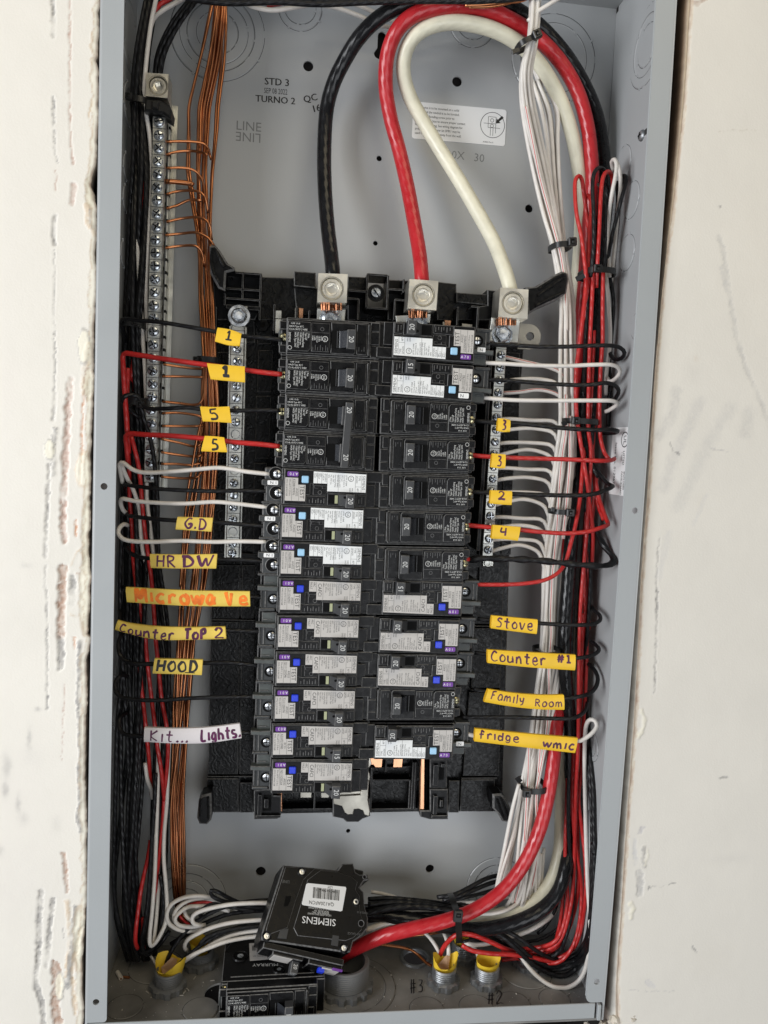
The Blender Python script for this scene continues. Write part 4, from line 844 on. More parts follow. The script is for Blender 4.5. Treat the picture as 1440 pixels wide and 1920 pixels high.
def b_handle(af=True, tipz=(-12.6, -3.6)):
    def f():
        mb = MB(); z0, z1 = tipz
        if af:
            mb.prism([(41.6, z0+.1), (47.6, z0-.2), (47.9, z1), (42.0, z1)], -7.5, 1.6, M['handle'], .5, ED)
            v = [(36.4, 1.2, z0+1.6), (41.8, -6.8, z0+.6), (41.8, -6.8, z1-.6), (36.4, 1.2, z1-.6), (42, 1.5, z0+1), (42, 1.5, z1-.5)]
            mb.add(v, [(0, 1, 2, 3), (0, 4, 1), (3, 2, 5)], M['handle']); mb.lathe([(0, -7.3), (.9, -7.3)], M['deep'], (40.9, 0, z1-2), 'y', 12)
        else:
            mb.prism([(40.8, -7.4), (46.6, -7.6), (46.9, 5.4), (41.2, 5.2)], -6.5, 1.6, M['handle'], .5, ED)
            n = 8; v = []
            for k in range(n+1):
                t = k/n; a = t*math.pi/2; v += [(31.2+9.8*t, 1.6-7.6*t**2.2, -6.6), (31.2+9.8*t, 1.6-7.6*t**2.2, 4.6)]
            mb.add(v, [(2*k, 2*k+2, 2*k+3, 2*k+1) for k in range(n)], M['lens']); mb.box(34.5, 35.0, -.6, 1.4, -6.6, 4.6, M['handle'])
        return mb
    return f
def b_num(n, x, z, y=-7.56, size=3.5): return lambda: T3(MB(), n, x, z, size, M['whiteprint'], y, .9, 'c')
def b_win():
    mb = MB(); mb.box(34.6, 36.6, .1, .4, -10.4, -4.8, M['win']); return mb
M['win'] = mat('pale_indicator_strip', (.36, .38, .22), .4)
def ul(mb, x, z, r, m, y=-.03):
    n = 24; mb.add([(x+q*math.cos(2*math.pi*k/n), y, z+q*math.sin(2*math.pi*k/n)) for q in (r, r*.84) for k in range(n)], [(k, (k+1) % n, n+(k+1) % n, n+k) for k in range(n)], m); T3(mb, 'UL', x-r*.34, z+r*.5, r*.72, m, y)
def hl(mb, x0, z0, x1, z1, m, w_=.16, y=-.03):
    if abs(x1-x0) < .01: mb.add([(x0-w_/2, y, z0), (x0+w_/2, y, z0), (x0+w_/2, y, z1), (x0-w_/2, y, z1)], [(0, 1, 2, 3)], m)
    else: mb.add([(x0, y, z0-w_/2), (x0, y, z0+w_/2), (x1, y, z0+w_/2), (x1, y, z0-w_/2)], [(0, 1, 2, 3)], m)
LBL = [(19.6, 10.6), (55.6, 9.9), (55.6, -2.6), (29.2, -2.6), (29.2, 2.6), (19.6, 2.6)]
def b_rating(dual):
    return lambda: MB().prism([(x, z+.4) for x, z in LBL] if dual else [(20, 10.8), (55.6, 9.9), (55.6, -2.4), (25, -2.4), (25, 3.4), (20, 3.4)], -.16, .1, M['whitelabel'] if dual else M['greylabel'])
def b_rating_txt(dual):
    def f():
        mb = MB(); K = M['print']; y = -.19; t = lambda s_, x, z, sz, sx=.8: T3(mb, s_, x, z, sz, K, y, sx)
        t('SIEMENS', 53.0, 9.3, 2.0, .92); hl(mb, 52.4, 9.6, 52.4, -2.2, K, y=y)
        t('TYPE', 50.4, 9.2, 1.35); t('QFGA2N' if dual else 'QAF2N', 48.7, 9.2, 1.2, .75); t('40\u00b0C', 49.4, .6, 1.35, .8); hl(mb, 48.3, 9.6, 48.3, -2.2, K, y=y); hl(mb, 48.3, 1.6, 52.4, 1.6, K, y=y)
        ul(mb, 45.2, 7.0, 2.0, K, y); t('HACR', 45.9, .6, 1.1); t('SWD', 44.2, .6, 1.1)
        L = ['LISTED  E10848', 'Circuit Breaker &', 'GFCI and', 'Combination AFCI', 'ISSUE NO. 009862', 'Interrupting Rating', '10kA 120V ~', 'Max. RMS Sym.', '60Hz'] if dual else ['LISTED  E10848', 'Circuit Breaker &', 'Combination Type', 'AFCI', 'ISSUE NO. 011584', 'Interrupting Rating', '10kA 120V ~', 'Max. RMS Sym.', '60Hz']
        for i, s_ in enumerate(L): t(s_, 41.6-1.5*i, 9.3, 1.0, .78)
        if dual:
            hl(mb, 36.6, 9.6, 36.6, -2.2, K, y=y); hl(mb, 28.9, 10, 28.9, 3, K, y=y); t('AFCI/GFCI', 27.3, 9.8, 1.25, .7); t('CLASS A', 25.7, 9.8, 1.25, .7); hl(mb, 25.2, 10.4, 25.2, 3, K, y=y); t('ARC', 24.5-.5, 9.8, 1.15); t('FAULT', 22.7, 9.8, 1.15, .8); hl(mb, 22.35, 10.4, 22.35, 3, K, y=y); t('GND', 21.2, 9.9, 1.0); t('FAULT', 19.95, 9.9, 1.0, .8)
        else:
            hl(mb, 29.6, 9.8, 29.6, -2.2, K, y=y); t('CAFCI', 26.2, 9.2, 2.5, .92); hl(mb, 25, 10.2, 25, -2.2, K, y=y); t('ARC', 22.9, 10.0, 1.5, .8); t('FAULT', 20.7, 10.0, 1.5, .8)
        return mb
    return f
def b_serial(): return MB().prism([(.5, 6.2), (9.2, 6.2), (9.2, 1.6), (14.3, 1.6), (14.3, -9.6), (.5, -9.6)], -.16, .1, M['greylabel'])
def b_serial_txt(a, b):
    def f():
        mb = MB(); K = M['print']; y = -.19; T3(mb, 'TEST', 10.7, 1.1, 3.0, K, y, .98); hl(mb, 9.9, 1.4, 9.9, -9.4, K, y=y); hl(mb, 5.1, 6, 5.1, -9.4, K, y=y)
        T3(mb, a, 7.9, -.9 if a else 0, 1.55, K, y, .85); T3(mb, b, 5.7, 5.4, 1.65, K, y, .82); T3(mb, 'Wire 60/75\u00b0C 25 lb-in', 3.2, 5.4, 1.15, K, y, .78); T3(mb, 'AWG CU #14/#12/#8', 1.2, 5.4, 1.15, K, y, .78); return mb
    return f
def b_button(c): return lambda: MB().box(11.6, 16.4, -1.7, .2, 2.9, 7.8, M[c], .5)
def b_code(): return MB().prism([(p, q) for p, q in rrect(1.8, 9.2, 7.1, 10.4, .8)], -.16, .1, M['purple'])
def b_code_txt(c):
    def f():
        mb = MB(); y = -.19; k = M['sticker']
        text(mb, c[0], (8.6, y, 7.7), (0, 0, 1), (-1, 0, 0), 1.9, k, 1.1); text(mb, c[1], (5.9, y, 7.7), (0, 0, 1), (-1, 0, 0), 1.7, k, 1.2); text(mb, c[2], (3.8, y, 7.8), (0, 0, 1), (-1, 0, 0), 1.6, k, 1.2)
        return mb
    return f
def b_code_txt(c):
    def f():
        mb = MB(); text(mb, ' '.join(c), (8.9, -.19, 9.7), (-1, 0, 0), (0, 0, -1), 1.9, M['sticker'], .92); return mb
    return f
def b_nsticker(y=5.0): return lambda: MB().prism(rrect(-11.6, -4.4, .5, 3.5, .7), y, y+.2, M['sticker'])
def b_nsticker_txt(y=5.0): return lambda: text(MB(), '1 N', (-5.0, y-.03, 3.0), (-1, 0, 0), (0, 0, -1), 2.0, M['print'], 1.1)
def b_q_body():
    mb = MB(); P, E = PM, ED
    mb.box(.6, 64, 3.2, 60, -12.5, 12.5, P, .6, E); mb.box(-3.0, 69.6, 9, 60, -12.2, 12.2, P, .6, E)
    mb.prism([(1, -11.2), (56, -11.2), (56, 11.2), (1, 11.2)], 1.6, 4, P, .5, E)
    mb.prism([(1.6, -9.8), (15.4, -9.8), (16.9, -8), (16.9, 9.6), (1.6, 9.8)], 0, 2, P, .35, E)
    mb.prism([(17.4, -9.6), (29.4, -9.6), (30, -1.2), (29.6, 9.4), (17.2, 9.4)], .5, 2, P, .35, E)
    mb.prism([(30.4, -10.4), (46.2, -10.4), (47.2, -9), (47.2, 9.2), (46.2, 10.2), (30.4, 10.2), (31.2, 0)], .2, 2, P, .4, E)
    mb.box(30.9, 41, .02, .24, -6.9, 4.9, M['deep'])
    mb.box(48, 55, .8, 3, -10.2, 10.2, P, .4, E); mb.box(55.6, 57.2, .2, 3, -10.6, 10.2, P, .5, E); mb.box(57.6, 63.6, 2, 4, -3, 5.6, P, .4, E); mb.box(57.6, 63.6, 2.4, 4, 6, 11.8, P, .4, E); mb.box(57.6, 62, 2.4, 4, -11.6, -3.6, P, .4, E)
    mb.box(-4.2, 1, 6, 14, 4.8, 10.6, P, .6, E); mb.box(-4.2, 1, 6, 14, -11.0, -5.4, P, .6, E); mb.box(-4.8, .6, 11, 20, -5.6, 5, M['clamp'], .5, E)
    for i, x in enumerate((18.4, 20, 21.6, 23.4, 25, 27, 28.2)): mb.box(x, x+.3, .3, .55, -8.8, -5.2 if i % 2 else -6.6, M['dimprint'])
    mb.box(1.8, 16.6, -.05, .1, -1.5, -1.3, E) if 0 else None
    mb.lathe([(1.0, .42), (1.3, .42)], M['dimprint'], (24.5, 0, 5.4), 'y', 16); mb.lathe([(1.5, .44), (1.9, .44)], M['dimprint'], (59.8, 1.9, 1), 'y', 16)
    for x in (49.5, 51.5, 53): mb.box(x, x+.3, .62, .85, -8, -5 if x != 51.5 else -7, M['dimprint'])
    hl(mb, 2.0, 3.2, 16.6, 3.2, E, .2, -.03); hl(mb, 17.6, 3.0, 29.6, 3.0, E, .2, .46)
    return mb
def b_q_txt():
    mb = MB(); k = M['whiteprint']; t = lambda s_, x, z, sz, sx=.8: T3(mb, s_, x, z, sz, k, -.04, sx)
    for i, s_ in enumerate(['1 Pole', 'Type QP', 'Interrupting Rating', '10,000 rms sym.', 'Amps 120/240 VAC', 'HACR Type, SWD']): t(s_, 14.9-1.75*i, 2.6, 1.25 if i > 1 else 1.35, .72)
    t('SIEMENS', 2.2, 2.4, 1.4, .9); n = 18; mb.add([(3.1+q*math.cos(2*math.pi*j/n), -.04, -7.8+q*math.sin(2*math.pi*j/n)) for q in (1.35, 1.1) for j in range(n)], [(j, (j+1) % n, n+(j+1) % n, n+j) for j in range(n)], k)
    text(mb, 'CU-AL 60/75\u00b0C WIRE', (2.4, -.04, 3.9), (1, 0, 0), (0, 0, 1), 1.15, k, .8); text(mb, 'HACR Type 40\u00b0C', (2.4, -.04, 5.8), (1, 0, 0), (0, 0, 1), 1.15, k, .8); text(mb, '1LINE  25 LB', (3.4, -.04, 7.8), (1, 0, 0), (0, 0, 1), 1.0, k, .8)
    ul(mb, 26.6, -1.0, 1.9, k, .44)
    for i, s_ in enumerate(['LISTED', 'CIR.BKR', 'ISSUE NO', 'L-4086', 'E10848']): T3(mb, s_, 23.6-1.45*i, .8, 1.0, k, .44, .72)
    return mb
AF = 'combination arc fault breakers'; QG = 'plain single pole breakers'
brk_n = 0
def breaker(kind, L, R, amp, label, group, serial=('A9533', 'T2111250255'), code='A01', right=False, two=True, D=24, flip=False):
    """L, R: pixels of the face's left and right ends on its centre line"""
    a, b = np.array(at(*L, D)), np.array(at(*R, D)); c = (a+b)/2; th = math.atan2(b[2]-a[2], b[0]-a[0])
    ln_ = 56.4 if kind != 'q' else 62.6
    off = 0 if kind != 'q' else 1.0
    ux = np.array([math.cos(th), 0, math.sin(th)])
    org = c-ux*(ln_/2+off) if not right else c+ux*(ln_/2+off)
    t = thing('circuit_breaker', tuple(org), label, 'circuit breaker', group, rot=(0, -th+(math.pi if right else 0), 0))
    if kind in ('af', 'gf'):
        dual = kind == 'gf'; key = kind
        inst('afb', 'breaker_body', b_af_body, t); inst(('aft', dual and not right), 'terminal_block', b_af_terms(dual and not right), t)
        for p in (((-5.0, 7.2, 8), (-3.8, 7.4, -5)) if dual and not right else ((-4.0, 9.6, -4.2),)): inst('tz', 'terminal_screw', lambda: b_tscrew('zinc'), t, p, 40)
        o = inst(('rl', dual), 'rating_label', b_rating(dual), t); inst(('rt', dual), 'printed_text', b_rating_txt(dual), o)
        o = inst('sl', 'serial_label', b_serial, t); inst(('st',)+serial, 'printed_text', b_serial_txt(*serial), o)
        inst(('bt', dual), 'test_button', b_button('lightblue' if dual else 'blue'), t)
        if code: o = inst('cs', 'code_sticker', b_code, t); inst(('ct', code), 'printed_text', b_code_txt(code), o)
        if dual and (not right): o = inst('ns', 'neutral_sticker', b_nsticker(5.0), t); inst('nt', 'printed_text', b_nsticker_txt(5.0), o)
        if not right: inst('win', 'trip_indicator', b_win, t)
        h = inst(('h', kind), 'toggle_handle', b_handle(True), t, smooth=0); inst(('n', amp), 'ampere_number', b_num(amp, 43.2, -8.0), h)
    else:
        inst('qb', 'breaker_body', b_q_body, t); inst('qt', 'printed_text', b_q_txt, t)
        h = inst('qh', 'toggle_handle', b_handle(False), t, smooth=30)
        inst(('nq', amp), 'ampere_number', b_num(amp, 42.2, -1.2, -6.56, 3.4), h)
        inst('ts', 'terminal_screw', b_tscrew, t, (-.8, 9.4, 0), 40)
    return t
LB = [('q',(540,629),(710,638),'20','first breaker of the left column, black handle marked 20, below the leftmost cable lug'),
      ('q',(538,701),(708,710),'20','second breaker of the left column, fed by the red wire with yellow marker 1')]
for k, L, R, amp, lab in LB: breaker(k, L, R, amp, lab, QG)
GFL = [((533,912),(688,918),'20',('AG022','K2208190976'),'topmost white labelled dual function breaker of the left column'),((528,980),(682,985),'20',('AG022','G2208250971'),'white labelled dual function breaker of the left column fed by the wire marked GD'),((526,1049),(679,1053),'20',('AG022','H2208251008'),'white labelled dual function breaker of the left column fed by wire marked HR DW')]
for L, R, amp, sn, lab in GFL: breaker('gf', L, R, amp, lab, AF, sn, 'A70')
AFL = [((525,1117),(677,1120),'20',('A9533','L2111242953'),'A01','arc fault breaker with blue button fed by the wire marked Microwave'),((521,1187),(673,1189),'20',('A9533','T2111250255'),'A01','arc fault breaker with blue button fed by the wire marked Counter Top 2'),
       ((518,1255),(670,1256),'20',('A9533','Q2111250246'),'A01','arc fault breaker with blue button fed by the wire marked HOOD'),((514,1322),(667,1322),'20',('A9533','T2111250196'),'A01','arc fault breaker with blue button directly above the one marked 15 in the left column'),
       ((510,1390),(663,1389),'15',('BC33','A2207210980'),'B03','only breaker of the left column with a handle marked 15'),((509,1457),(662,1457),'20',('A9533','N2111250264'),'A01','lowest breaker of the left column, above the steel bracket')]
for L, R, amp, sn, cd, lab in AFL: breaker('af', L, R, amp, lab, AF, sn, cd)
# the double breaker whose two handles are joined by a bar
a, b = np.array(at(536, 771, 24)), np.array(at(706, 780, 24)); th = math.atan2(b[2]-a[2], b[0]-a[0]); ux = np.array([math.cos(th), 0, math.sin(th)]); org = (a+b)/2-ux*32.3
t = thing('double_breaker', tuple(org), 'double breaker of the left column with two handles marked 20 tied by a black bar', 'double breaker', rot=(0, -th, 0))
for k in (0, 1):
    dz = -25.3*k; dx = -.6*k; o = inst('qb', 'breaker_body', b_q_body, t, (dx, 0, dz)); inst('qt', 'printed_text', b_q_txt, t, (dx, 0, dz)); h = inst('qh2', 'toggle_handle', lambda: b_handle(False)(), t, (dx-1.8, 2.2, dz), 30)
    inst('ts', 'terminal_screw', b_tscrew, t, (-.8+dx, 9.4, dz), 40)
mb = MB(); mb.prism([(39.5, -36), (44.8, -36.2), (46.4, 7.6), (41.4, 7.8)], -7.2, -3, M['handle'], .5, ED)
tb = mb.build('handle_tie', t); mb = MB(); T3(mb, '20', 42.2, 4.8, 3.4, M['whiteprint'], -7.26, .9); T3(mb, '20', 41.2, -27, 3.4, M['whiteprint'], -7.26, .9); mb.build('ampere_number', tb)
# right column: the same breakers turned half round
RB = [('gf',(737,636.6),(889,646.4),'20',('AG022','U2205070050'),'A70','topmost breaker of the right column, white label, handle marked 20'),('gf',(733,708.5),(887,719),'15',('AD022','L2012223782'),None,'second breaker of the right column, white label, handle marked 15'),
      ('q',(714,779.3),(884,786),'20',None,None,'plain black breaker of the right column, directly below the white labelled one marked 15'),('q',(712,850),(882,855),'20',None,None,'plain black breaker of the right column with a red wire marked 3'),
      ('q',(711,919.5),(881,924),'20',None,None,'plain black breaker of the right column fed by the black wire marked 2'),('q',(705,988),(875,991),'20',None,None,'plain black breaker of the right column fed by the red wire marked 4'),
      ('q',(702,1058.5),(872,1061),'20',None,None,'plain black breaker of the right column fed by the taped thick black wire'),('af',(717,1121.5),(866,1124.5),'15',('A9533','P2108030414'),'A01','grey labelled arc fault breaker of the right column with a handle marked 15'),
      ('af',(710,1192.3),(861,1195.3),'20',('A9533','T2111250222'),'A01','grey labelled arc fault breaker right below the one marked 15 in the right column'),('af',(706,1259),(857,1261),'20',('A9533','Q2111250222'),'A01','lowest grey labelled arc fault breaker of the right column'),
      ('q',(687,1321.5),(857,1321.5),'20',None,None,'plain black breaker second from the bottom of the right column'),('gf',(700,1393.5),(851,1393.5),'20',('AG022','H2208251023'),'A70','lowest breaker of the right column, white label, above the bare copper strip')]
for k, L, R, amp, sn, cd, lab in RB:
    t = breaker(k, L, R, amp, lab, QG if k == 'q' else AF, sn or ('', ''), cd, right=True)
    if lab[:3] in ('top', 'low') and k == 'gf':       # the small N sticker on the wire side
        o = inst('ns2', 'neutral_sticker', lambda: MB().prism(rrect(-9.4, -3.6, .8, 4.0, .6), 5.0, 5.2, M['sticker']), t); inst('nt2', 'printed_text', lambda: text(MB(), 'N', (-5.2, 4.97, 3.5), (-1, 0, 0), (0, 0, -1), 2.0, M['print'], 1.1), o)
    elif k == 'gf':
        o = inst('ns3', 'neutral_sticker', lambda: MB().prism(rrect(2.0, 9.4, 7.0, 10.6, .8), -.16, .1, M['sticker']), t); inst('nt3', 'printed_text', lambda: text(MB(), 'N', (8.2, -.19, 10), (-1, 0, 0), (0, 0, -1), 2.2, M['print'], 1.1), o)
ORD = ['topmost']+['%s' % w_ for w_ in 'second third fourth fifth sixth seventh eighth ninth tenth eleventh twelfth thirteenth fourteenth fifteenth sixteenth lowest'.split()]
# ================================================================ HANDWRITING (marker pen strokes)
PEN = {'1':[[(.25,.75),(.5,1),(.45,.1)],[(.15,.05),(.85,.08)]],'2':[[(.1,.75),(.4,1),(.8,.8),(.6,.45),(.1,.05),(.5,.08),(.95,.02)]],'3':[[(.15,.95),(.7,.9),(.6,.65),(.35,.55),(.75,.4),(.65,.08),(.1,.05)]],
 '4':[[(.2,1),(.15,.5),(.75,.5)],[(.7,1),(.65,0)]],'5':[[(.88,1),(.22,.97)],[(.24,.97),(.2,.58)],[(.2,.56),(.55,.62),(.85,.4),(.7,.1),(.1,.04)]],'G':[[(.85,.9),(.5,1),(.15,.6),(.15,.25),(.5,.02),(.85,.2),(.85,.45),(.5,.42)]],'D':[[(.2,1),(.2,.0)],[(.05,1),(.6,.95),(.95,.55),(.7,.12),(.1,.02)]],
 'H':[[(.15,1),(.1,0)],[(.85,1),(.8,0)],[(.1,.5),(.85,.52)]],'R':[[(.15,1),(.12,0)],[(.1,.98),(.7,.9),(.7,.6),(.15,.5)],[(.3,.5),(.9,0)]],'W':[[(.02,1),(.25,.1),(.5,.7),(.7,.1),(.98,1)]],'M':[[(.05,0),(.15,1),(.45,.35),(.8,1),(.95,.0)]],'i':[[(.5,.75),(.5,0)]],'c':[[(.85,.65),(.45,.7),(.15,.35),(.45,.03),(.9,.1)]],
 'r':[[(.2,.7),(.25,0)],[(.22,.45),(.5,.68),(.85,.6)]],'o':[[(.5,.7),(.12,.4),(.3,.03),(.75,.08),(.85,.45),(.5,.7)]],'O':[[(.5,.95),(.1,.5),(.4,.03),(.85,.25),(.8,.75),(.5,.95)]],'w':[[(.02,.7),(.25,.08),(.5,.55),(.7,.08),(.98,.7)]],'a':[[(.8,.62),(.4,.7),(.1,.3),(.4,.03),(.75,.25),(.8,.65)],[(.8,.6),(.9,.0)]],'V':[[(.05,.95),(.25,.1),(.35,.05),(.55,.9)]],'v':[[(.05,.7),(.4,.05),(.85,.7)]],
 'e':[[(.15,.35),(.75,.42),(.6,.7),(.2,.55),(.2,.15),(.6,.02),(.95,.15)]],'C':[[(.9,.85),(.5,1),(.12,.6),(.15,.2),(.5,.02),(.95,.15)]],'n':[[(.15,.68),(.15,0)],[(.15,.45),(.5,.68),(.75,.5),(.85,.0)]],'u':[[(.12,.68),(.15,.15),(.5,.03),(.8,.3),(.82,.68)],[(.82,.5),(.9,0)]],'t':[[(.5,1),(.45,.1),(.7,.02)],[(.1,.68),(.9,.66)]],'T':[[(.5,.95),(.45,0)],[(0,.95),(1,1)]],'p':[[(.2,.95),(.15,0)],[(.2,.9),(.7,.95),(.75,.6),(.2,.5)]],
 'K':[[(.15,1),(.1,0)],[(.85,1),(.15,.5),(.85,.0)]],'L':[[(.2,1),(.12,.08),(.85,.05)]],'g':[[(.75,.65),(.35,.7),(.15,.35),(.45,.15),(.75,.35),(.78,.65),(.75,.0),(.4,-.15),(.1,-.02)]],'h':[[(.15,1),(.12,0)],[(.12,.4),(.5,.6),(.8,.4),(.82,0)]],'s':[[(.8,.65),(.35,.7),(.3,.45),(.75,.3),(.6,.03),(.1,.05)]],'S':[[(.85,.9),(.4,1),(.2,.75),(.7,.45),(.7,.1),(.1,.05)]],'F':[[(.2,1),(.15,0)],[(.15,.95),(.9,1)],[(.15,.55),(.65,.58)]],
 'm':[[(.08,0),(.1,.65)],[(.1,.45),(.35,.65),(.45,.0)],[(.45,.45),(.7,.65),(.85,.0)]],'l':[[(.5,1),(.45,0)]],'y':[[(.1,.68),(.3,.25),(.7,.35)],[(.8,.7),(.6,0),(.3,-.2)]],'f':[[(.9,.85),(.5,1),(.4,.5),(.38,-.02)],[(.1,.55),(.8,.58)]],'d':[[(.7,.5),(.3,.6),(.1,.25),(.4,.02),(.75,.2)],[(.8,1),(.78,.0)]],'#':[[(.3,1),(.2,0)],[(.7,1),(.6,0)],[(.05,.65),(.95,.7)],[(.0,.35),(.9,.4)]],
 '.':[[(.3,.10),(.5,.02),(.65,.10),(.45,.14)]],'N':[[(.1,0),(.15,.9),(.75,.1),(.85,.95)]],' ':[]}
def pen(mb, s_, fn, x0, x1, zb, zt, wid, m, seed=1, waver=.05):
    """handwriting between x0..x1; fn(x, z) gives the 3D point on the surface"""
    rs = random.Random(seed); W = {'i': .5, 'l': .5, '.': .45, ' ': .7, '1': .8, 'W': 1.3, 'm': 1.35, 'w': 1.3, 'M': 1.3}
    tot = sum(W.get(c, 1) for c in s_); x = x0; k = (x1-x0)/tot
    for c in s_:
        cw = W.get(c, 1)*k; sl = rs.uniform(-.06, .06); dz = rs.uniform(-waver, waver)*(zt-zb)
        for st_ in PEN[c]:
            P = [(x+cw*(.08+.84*min(1.1, p[0]+rs.uniform(-.04, .04)))+sl*(zt-zb)*p[1], zb+dz+(zt-zb)*(p[1]+rs.uniform(-.03, .03))) for p in st_]
            Q = [(q.x, q.z) for q in spline([(a, 0, b) for a, b in P], .35)]
            n = len(Q); vs = []
            for i, (a, b) in enumerate(Q):
                t = Vector((Q[min(i+1, n-1)][0]-Q[max(i-1, 0)][0], Q[min(i+1, n-1)][1]-Q[max(i-1, 0)][1]));
                t = t.normalized() if t.length else Vector((1, 0)); hw = wid*.78*(.85+.3*math.sin(i*.06+x0))
                if i in (0, n-1): hw *= .6
                vs += [fn(a-t.y*hw, b+t.x*hw), fn(a+t.y*hw, b-t.x*hw)]
            mb.add(vs, [(2*i, 2*i+1, 2*i+3, 2*i+2) for i in range(n-1)], m)
        x += cw
    return mb
# notes on the floor of the box
def floor_note(s_, u0, v0, u1, u2, v2, wid, seed):
    a = np.array(at_floor(u0, v0)); b = np.array(at_floor(u1, v0)); c = np.array(at_floor(u0, v2)); L = np.linalg.norm(b-a); Hh = np.linalg.norm(c-a); ex = (b-a)/L; ez = (c-a)/Hh
    mb = MB(); pen(mb, s_, lambda x, z: tuple(a+ex*x+ez*z+np.array((0, 0, .85))), 0, L, 0, Hh, wid, M['ink'], seed); return wpart(mb, 'marker_note', fl)
floor_note('#3', 768, 1864, 796, 0, 1838, .55, 3); floor_note('#2', 912, 1886, 946, 0, 1860, .6, 5)

# ================================================================ WIRES
def inside(p, r):
    """the point seen at pixel (u, v), d mm deep, but never outside the box's own walls"""
    q = at(*p)
    if q[2] > 730: return q
    xl = BXW-1.7-r+bow(q[1], q[2])
    if q[0] > xl: q = at_side(p[0], p[1], xl)
    if q[0] < 1.7+r: q = at_side(p[0], p[1], 1.7+r)
    if q[2] < FZ+r+.3: q = at_floor(p[0], p[1], FZ+r+.3)
    if q[1] < 4: q = at(p[0], p[1], 4)
    return q
def keep(q, r):
    q = Vector(q)
    if q.z < 730:
        q.x = min(max(q.x, 1.6+r), BXW-1.6-r+bow(q.y, q.z)); q.y = min(q.y, BXD-r)
        if q.y > 2: q.z = max(q.z, FZ+r+.2)
    return q
def wire(P, r, m, label, group=None, name=None, n=8, cat='wire', side=None, step=2.4):
    pts = [inside(p, r) for p in P]; mb = MB(); mb.tube([keep(q, r) for q in spline(pts, step)], r, M[m], n); return solo(mb, name or {'black': 'black_wire', 'red': 'red_wire', 'white': 'white_wire', 'copper': 'bare_copper_wire'}.get(m, m), 180, label=label, cat=cat, group=group)
def ztable(T, v):
    for a, b in zip(T[:-1], T[1:]):
        if a[0] <= v <= b[0]: t = (v-a[0])/(b[0]-a[0]); return [p+(q-p)*t for p, q in zip(a, b)]
    return T[0] if v < T[0][0] else T[-1]
def bundle(T, n, r, m, label, group, seed, v0=None, v1=None, step=48, cross=.75, name=None, labels=None, w_=1.0, tail=()):
    """n strands in a loose bundle. T rows: (v, centre u, half width u, depth centre, half depth)"""
    rs = random.Random(seed); v0 = T[0][0] if v0 is None else v0; v1 = T[-1][0] if v1 is None else v1; out = []
    for j in range(n):
        a = (j+.5)/n*2-1; ph = rs.uniform(0, 6.3); ph2 = rs.uniform(0, 6.3); f = rs.uniform(.004, .008); f2 = rs.uniform(.003, .007); b = rs.uniform(-1, 1)
        P = []; v = v0
        while True:
            _, c, hw, d, hd = ztable(T, v)
            x = max(-1, min(1, a*.82+cross*.45*math.sin(ph+f*v))); y = max(-1, min(1, b*.5+.7*math.sin(ph2+f2*v)))
            P.append((c+hw*x, v, d+hd*y))
            if v >= v1: break
            v = min(v1, v+step)
        e = P[-1]; P += [(e[0]+a_+rs.uniform(-3, 3), e[1]+b_+rs.uniform(-3, 3), e[2]+c_) for a_, b_, c_ in tail]
        out.append(wire(P, r, m, labels[j] if labels else label, group, name, n=7 if r < 1.2 else 8, step=4))
    return out
# ---- bare copper bundle
TC = [(-40,416,8,70,3),(12,408,16,62,4),(60,404,20,64,4),(120,396,24,66,5),(200,382,28,68,6),(320,378,27,70,6),(450,385,19,68,6),(560,388,19,66,6),(670,391,15,62,5),(700,391,17,62,5),(800,392,19,64,5),(900,384,21,66,6),(1000,372,24,66,6),(1100,364,24,66,6),(1200,353,20,66,6),(1320,345,22,66,6),(1420,338,19,68,6),(1500,330,20,70,6),(1600,331,16,72,6),(1670,334,12,74,5),(1730,342,6,80,4)]
bundle(TC, 13, .98, 'copper', 'bare copper ground wire running top to bottom in the left bundle', 'bare copper wires in the left bundle', 11, step=40)
for ci, (y, P) in enumerate([(266,[(312,266,60),(340,265,62),(372,267,64),(388,274,66),(396,300,68)]),(288,[(312,290,60),(330,285,62),(360,283,64),(382,287,60),(390,292,60)]),(315,[(312,315,60),(345,315,62),(366,321,64),(380,340,66),(385,380,68)]),
   (363,[(312,364,60),(338,358,62),(368,358,60),(384,369,60),(390,400,64)]),(388,[(312,391,60),(330,386,62),(355,375,62),(378,376,60)]),(415,[(312,416,60),(345,409,62),(375,408,60),(392,420,60),(397,450,64)]),(440,[(310,441,60),(340,438,62),(368,436,60),(390,446,60),(402,462,60)]),
   (465,[(310,465,60),(340,461,62),(366,461,60),(378,472,62),(384,500,66)]),(683,[(306,683,60),(340,688,62),(368,691,62),(380,688,60),(388,660,62)]),(706,[(304,706,60),(340,706,62),(380,707,62),(390,706,64)]),(753,[(304,753,60),(335,756,62),(364,759,62),(378,752,60),(384,720,62)]),
   (775,[(304,775,60),(335,774,62),(374,780,62),(386,790,64)]),(799,[(304,799,60),(340,799,62),(372,799,62),(384,796,64)]),(824,[(302,823,60),(335,830,62),(362,837,62),(374,834,60),(384,815,64)]),(848,[(302,848,60),(335,853,62),(362,856,62),(374,855,60),(384,850,64)]),(872,[(302,870,60),(330,870,62),(356,872,62),(380,868,64)]),
   (896,[(302,894,60),(325,896,62),(355,897,62),(372,893,60),(380,880,64)])]):
    wire(P, .95, 'copper', 'bare copper pigtail, %s from the top of those bending from the grounding bar' % ORD[ci].replace('topmost', 'first'), 'copper pigtails of the grounding bar', 'copper_pigtail')
wire([(310,340,59),(330,341,60),(356,344,61),(362,347,61)], 1.75, 'copper', 'thick short copper stub in the grounding bar above the middle of the top rows', None, 'copper_stub')
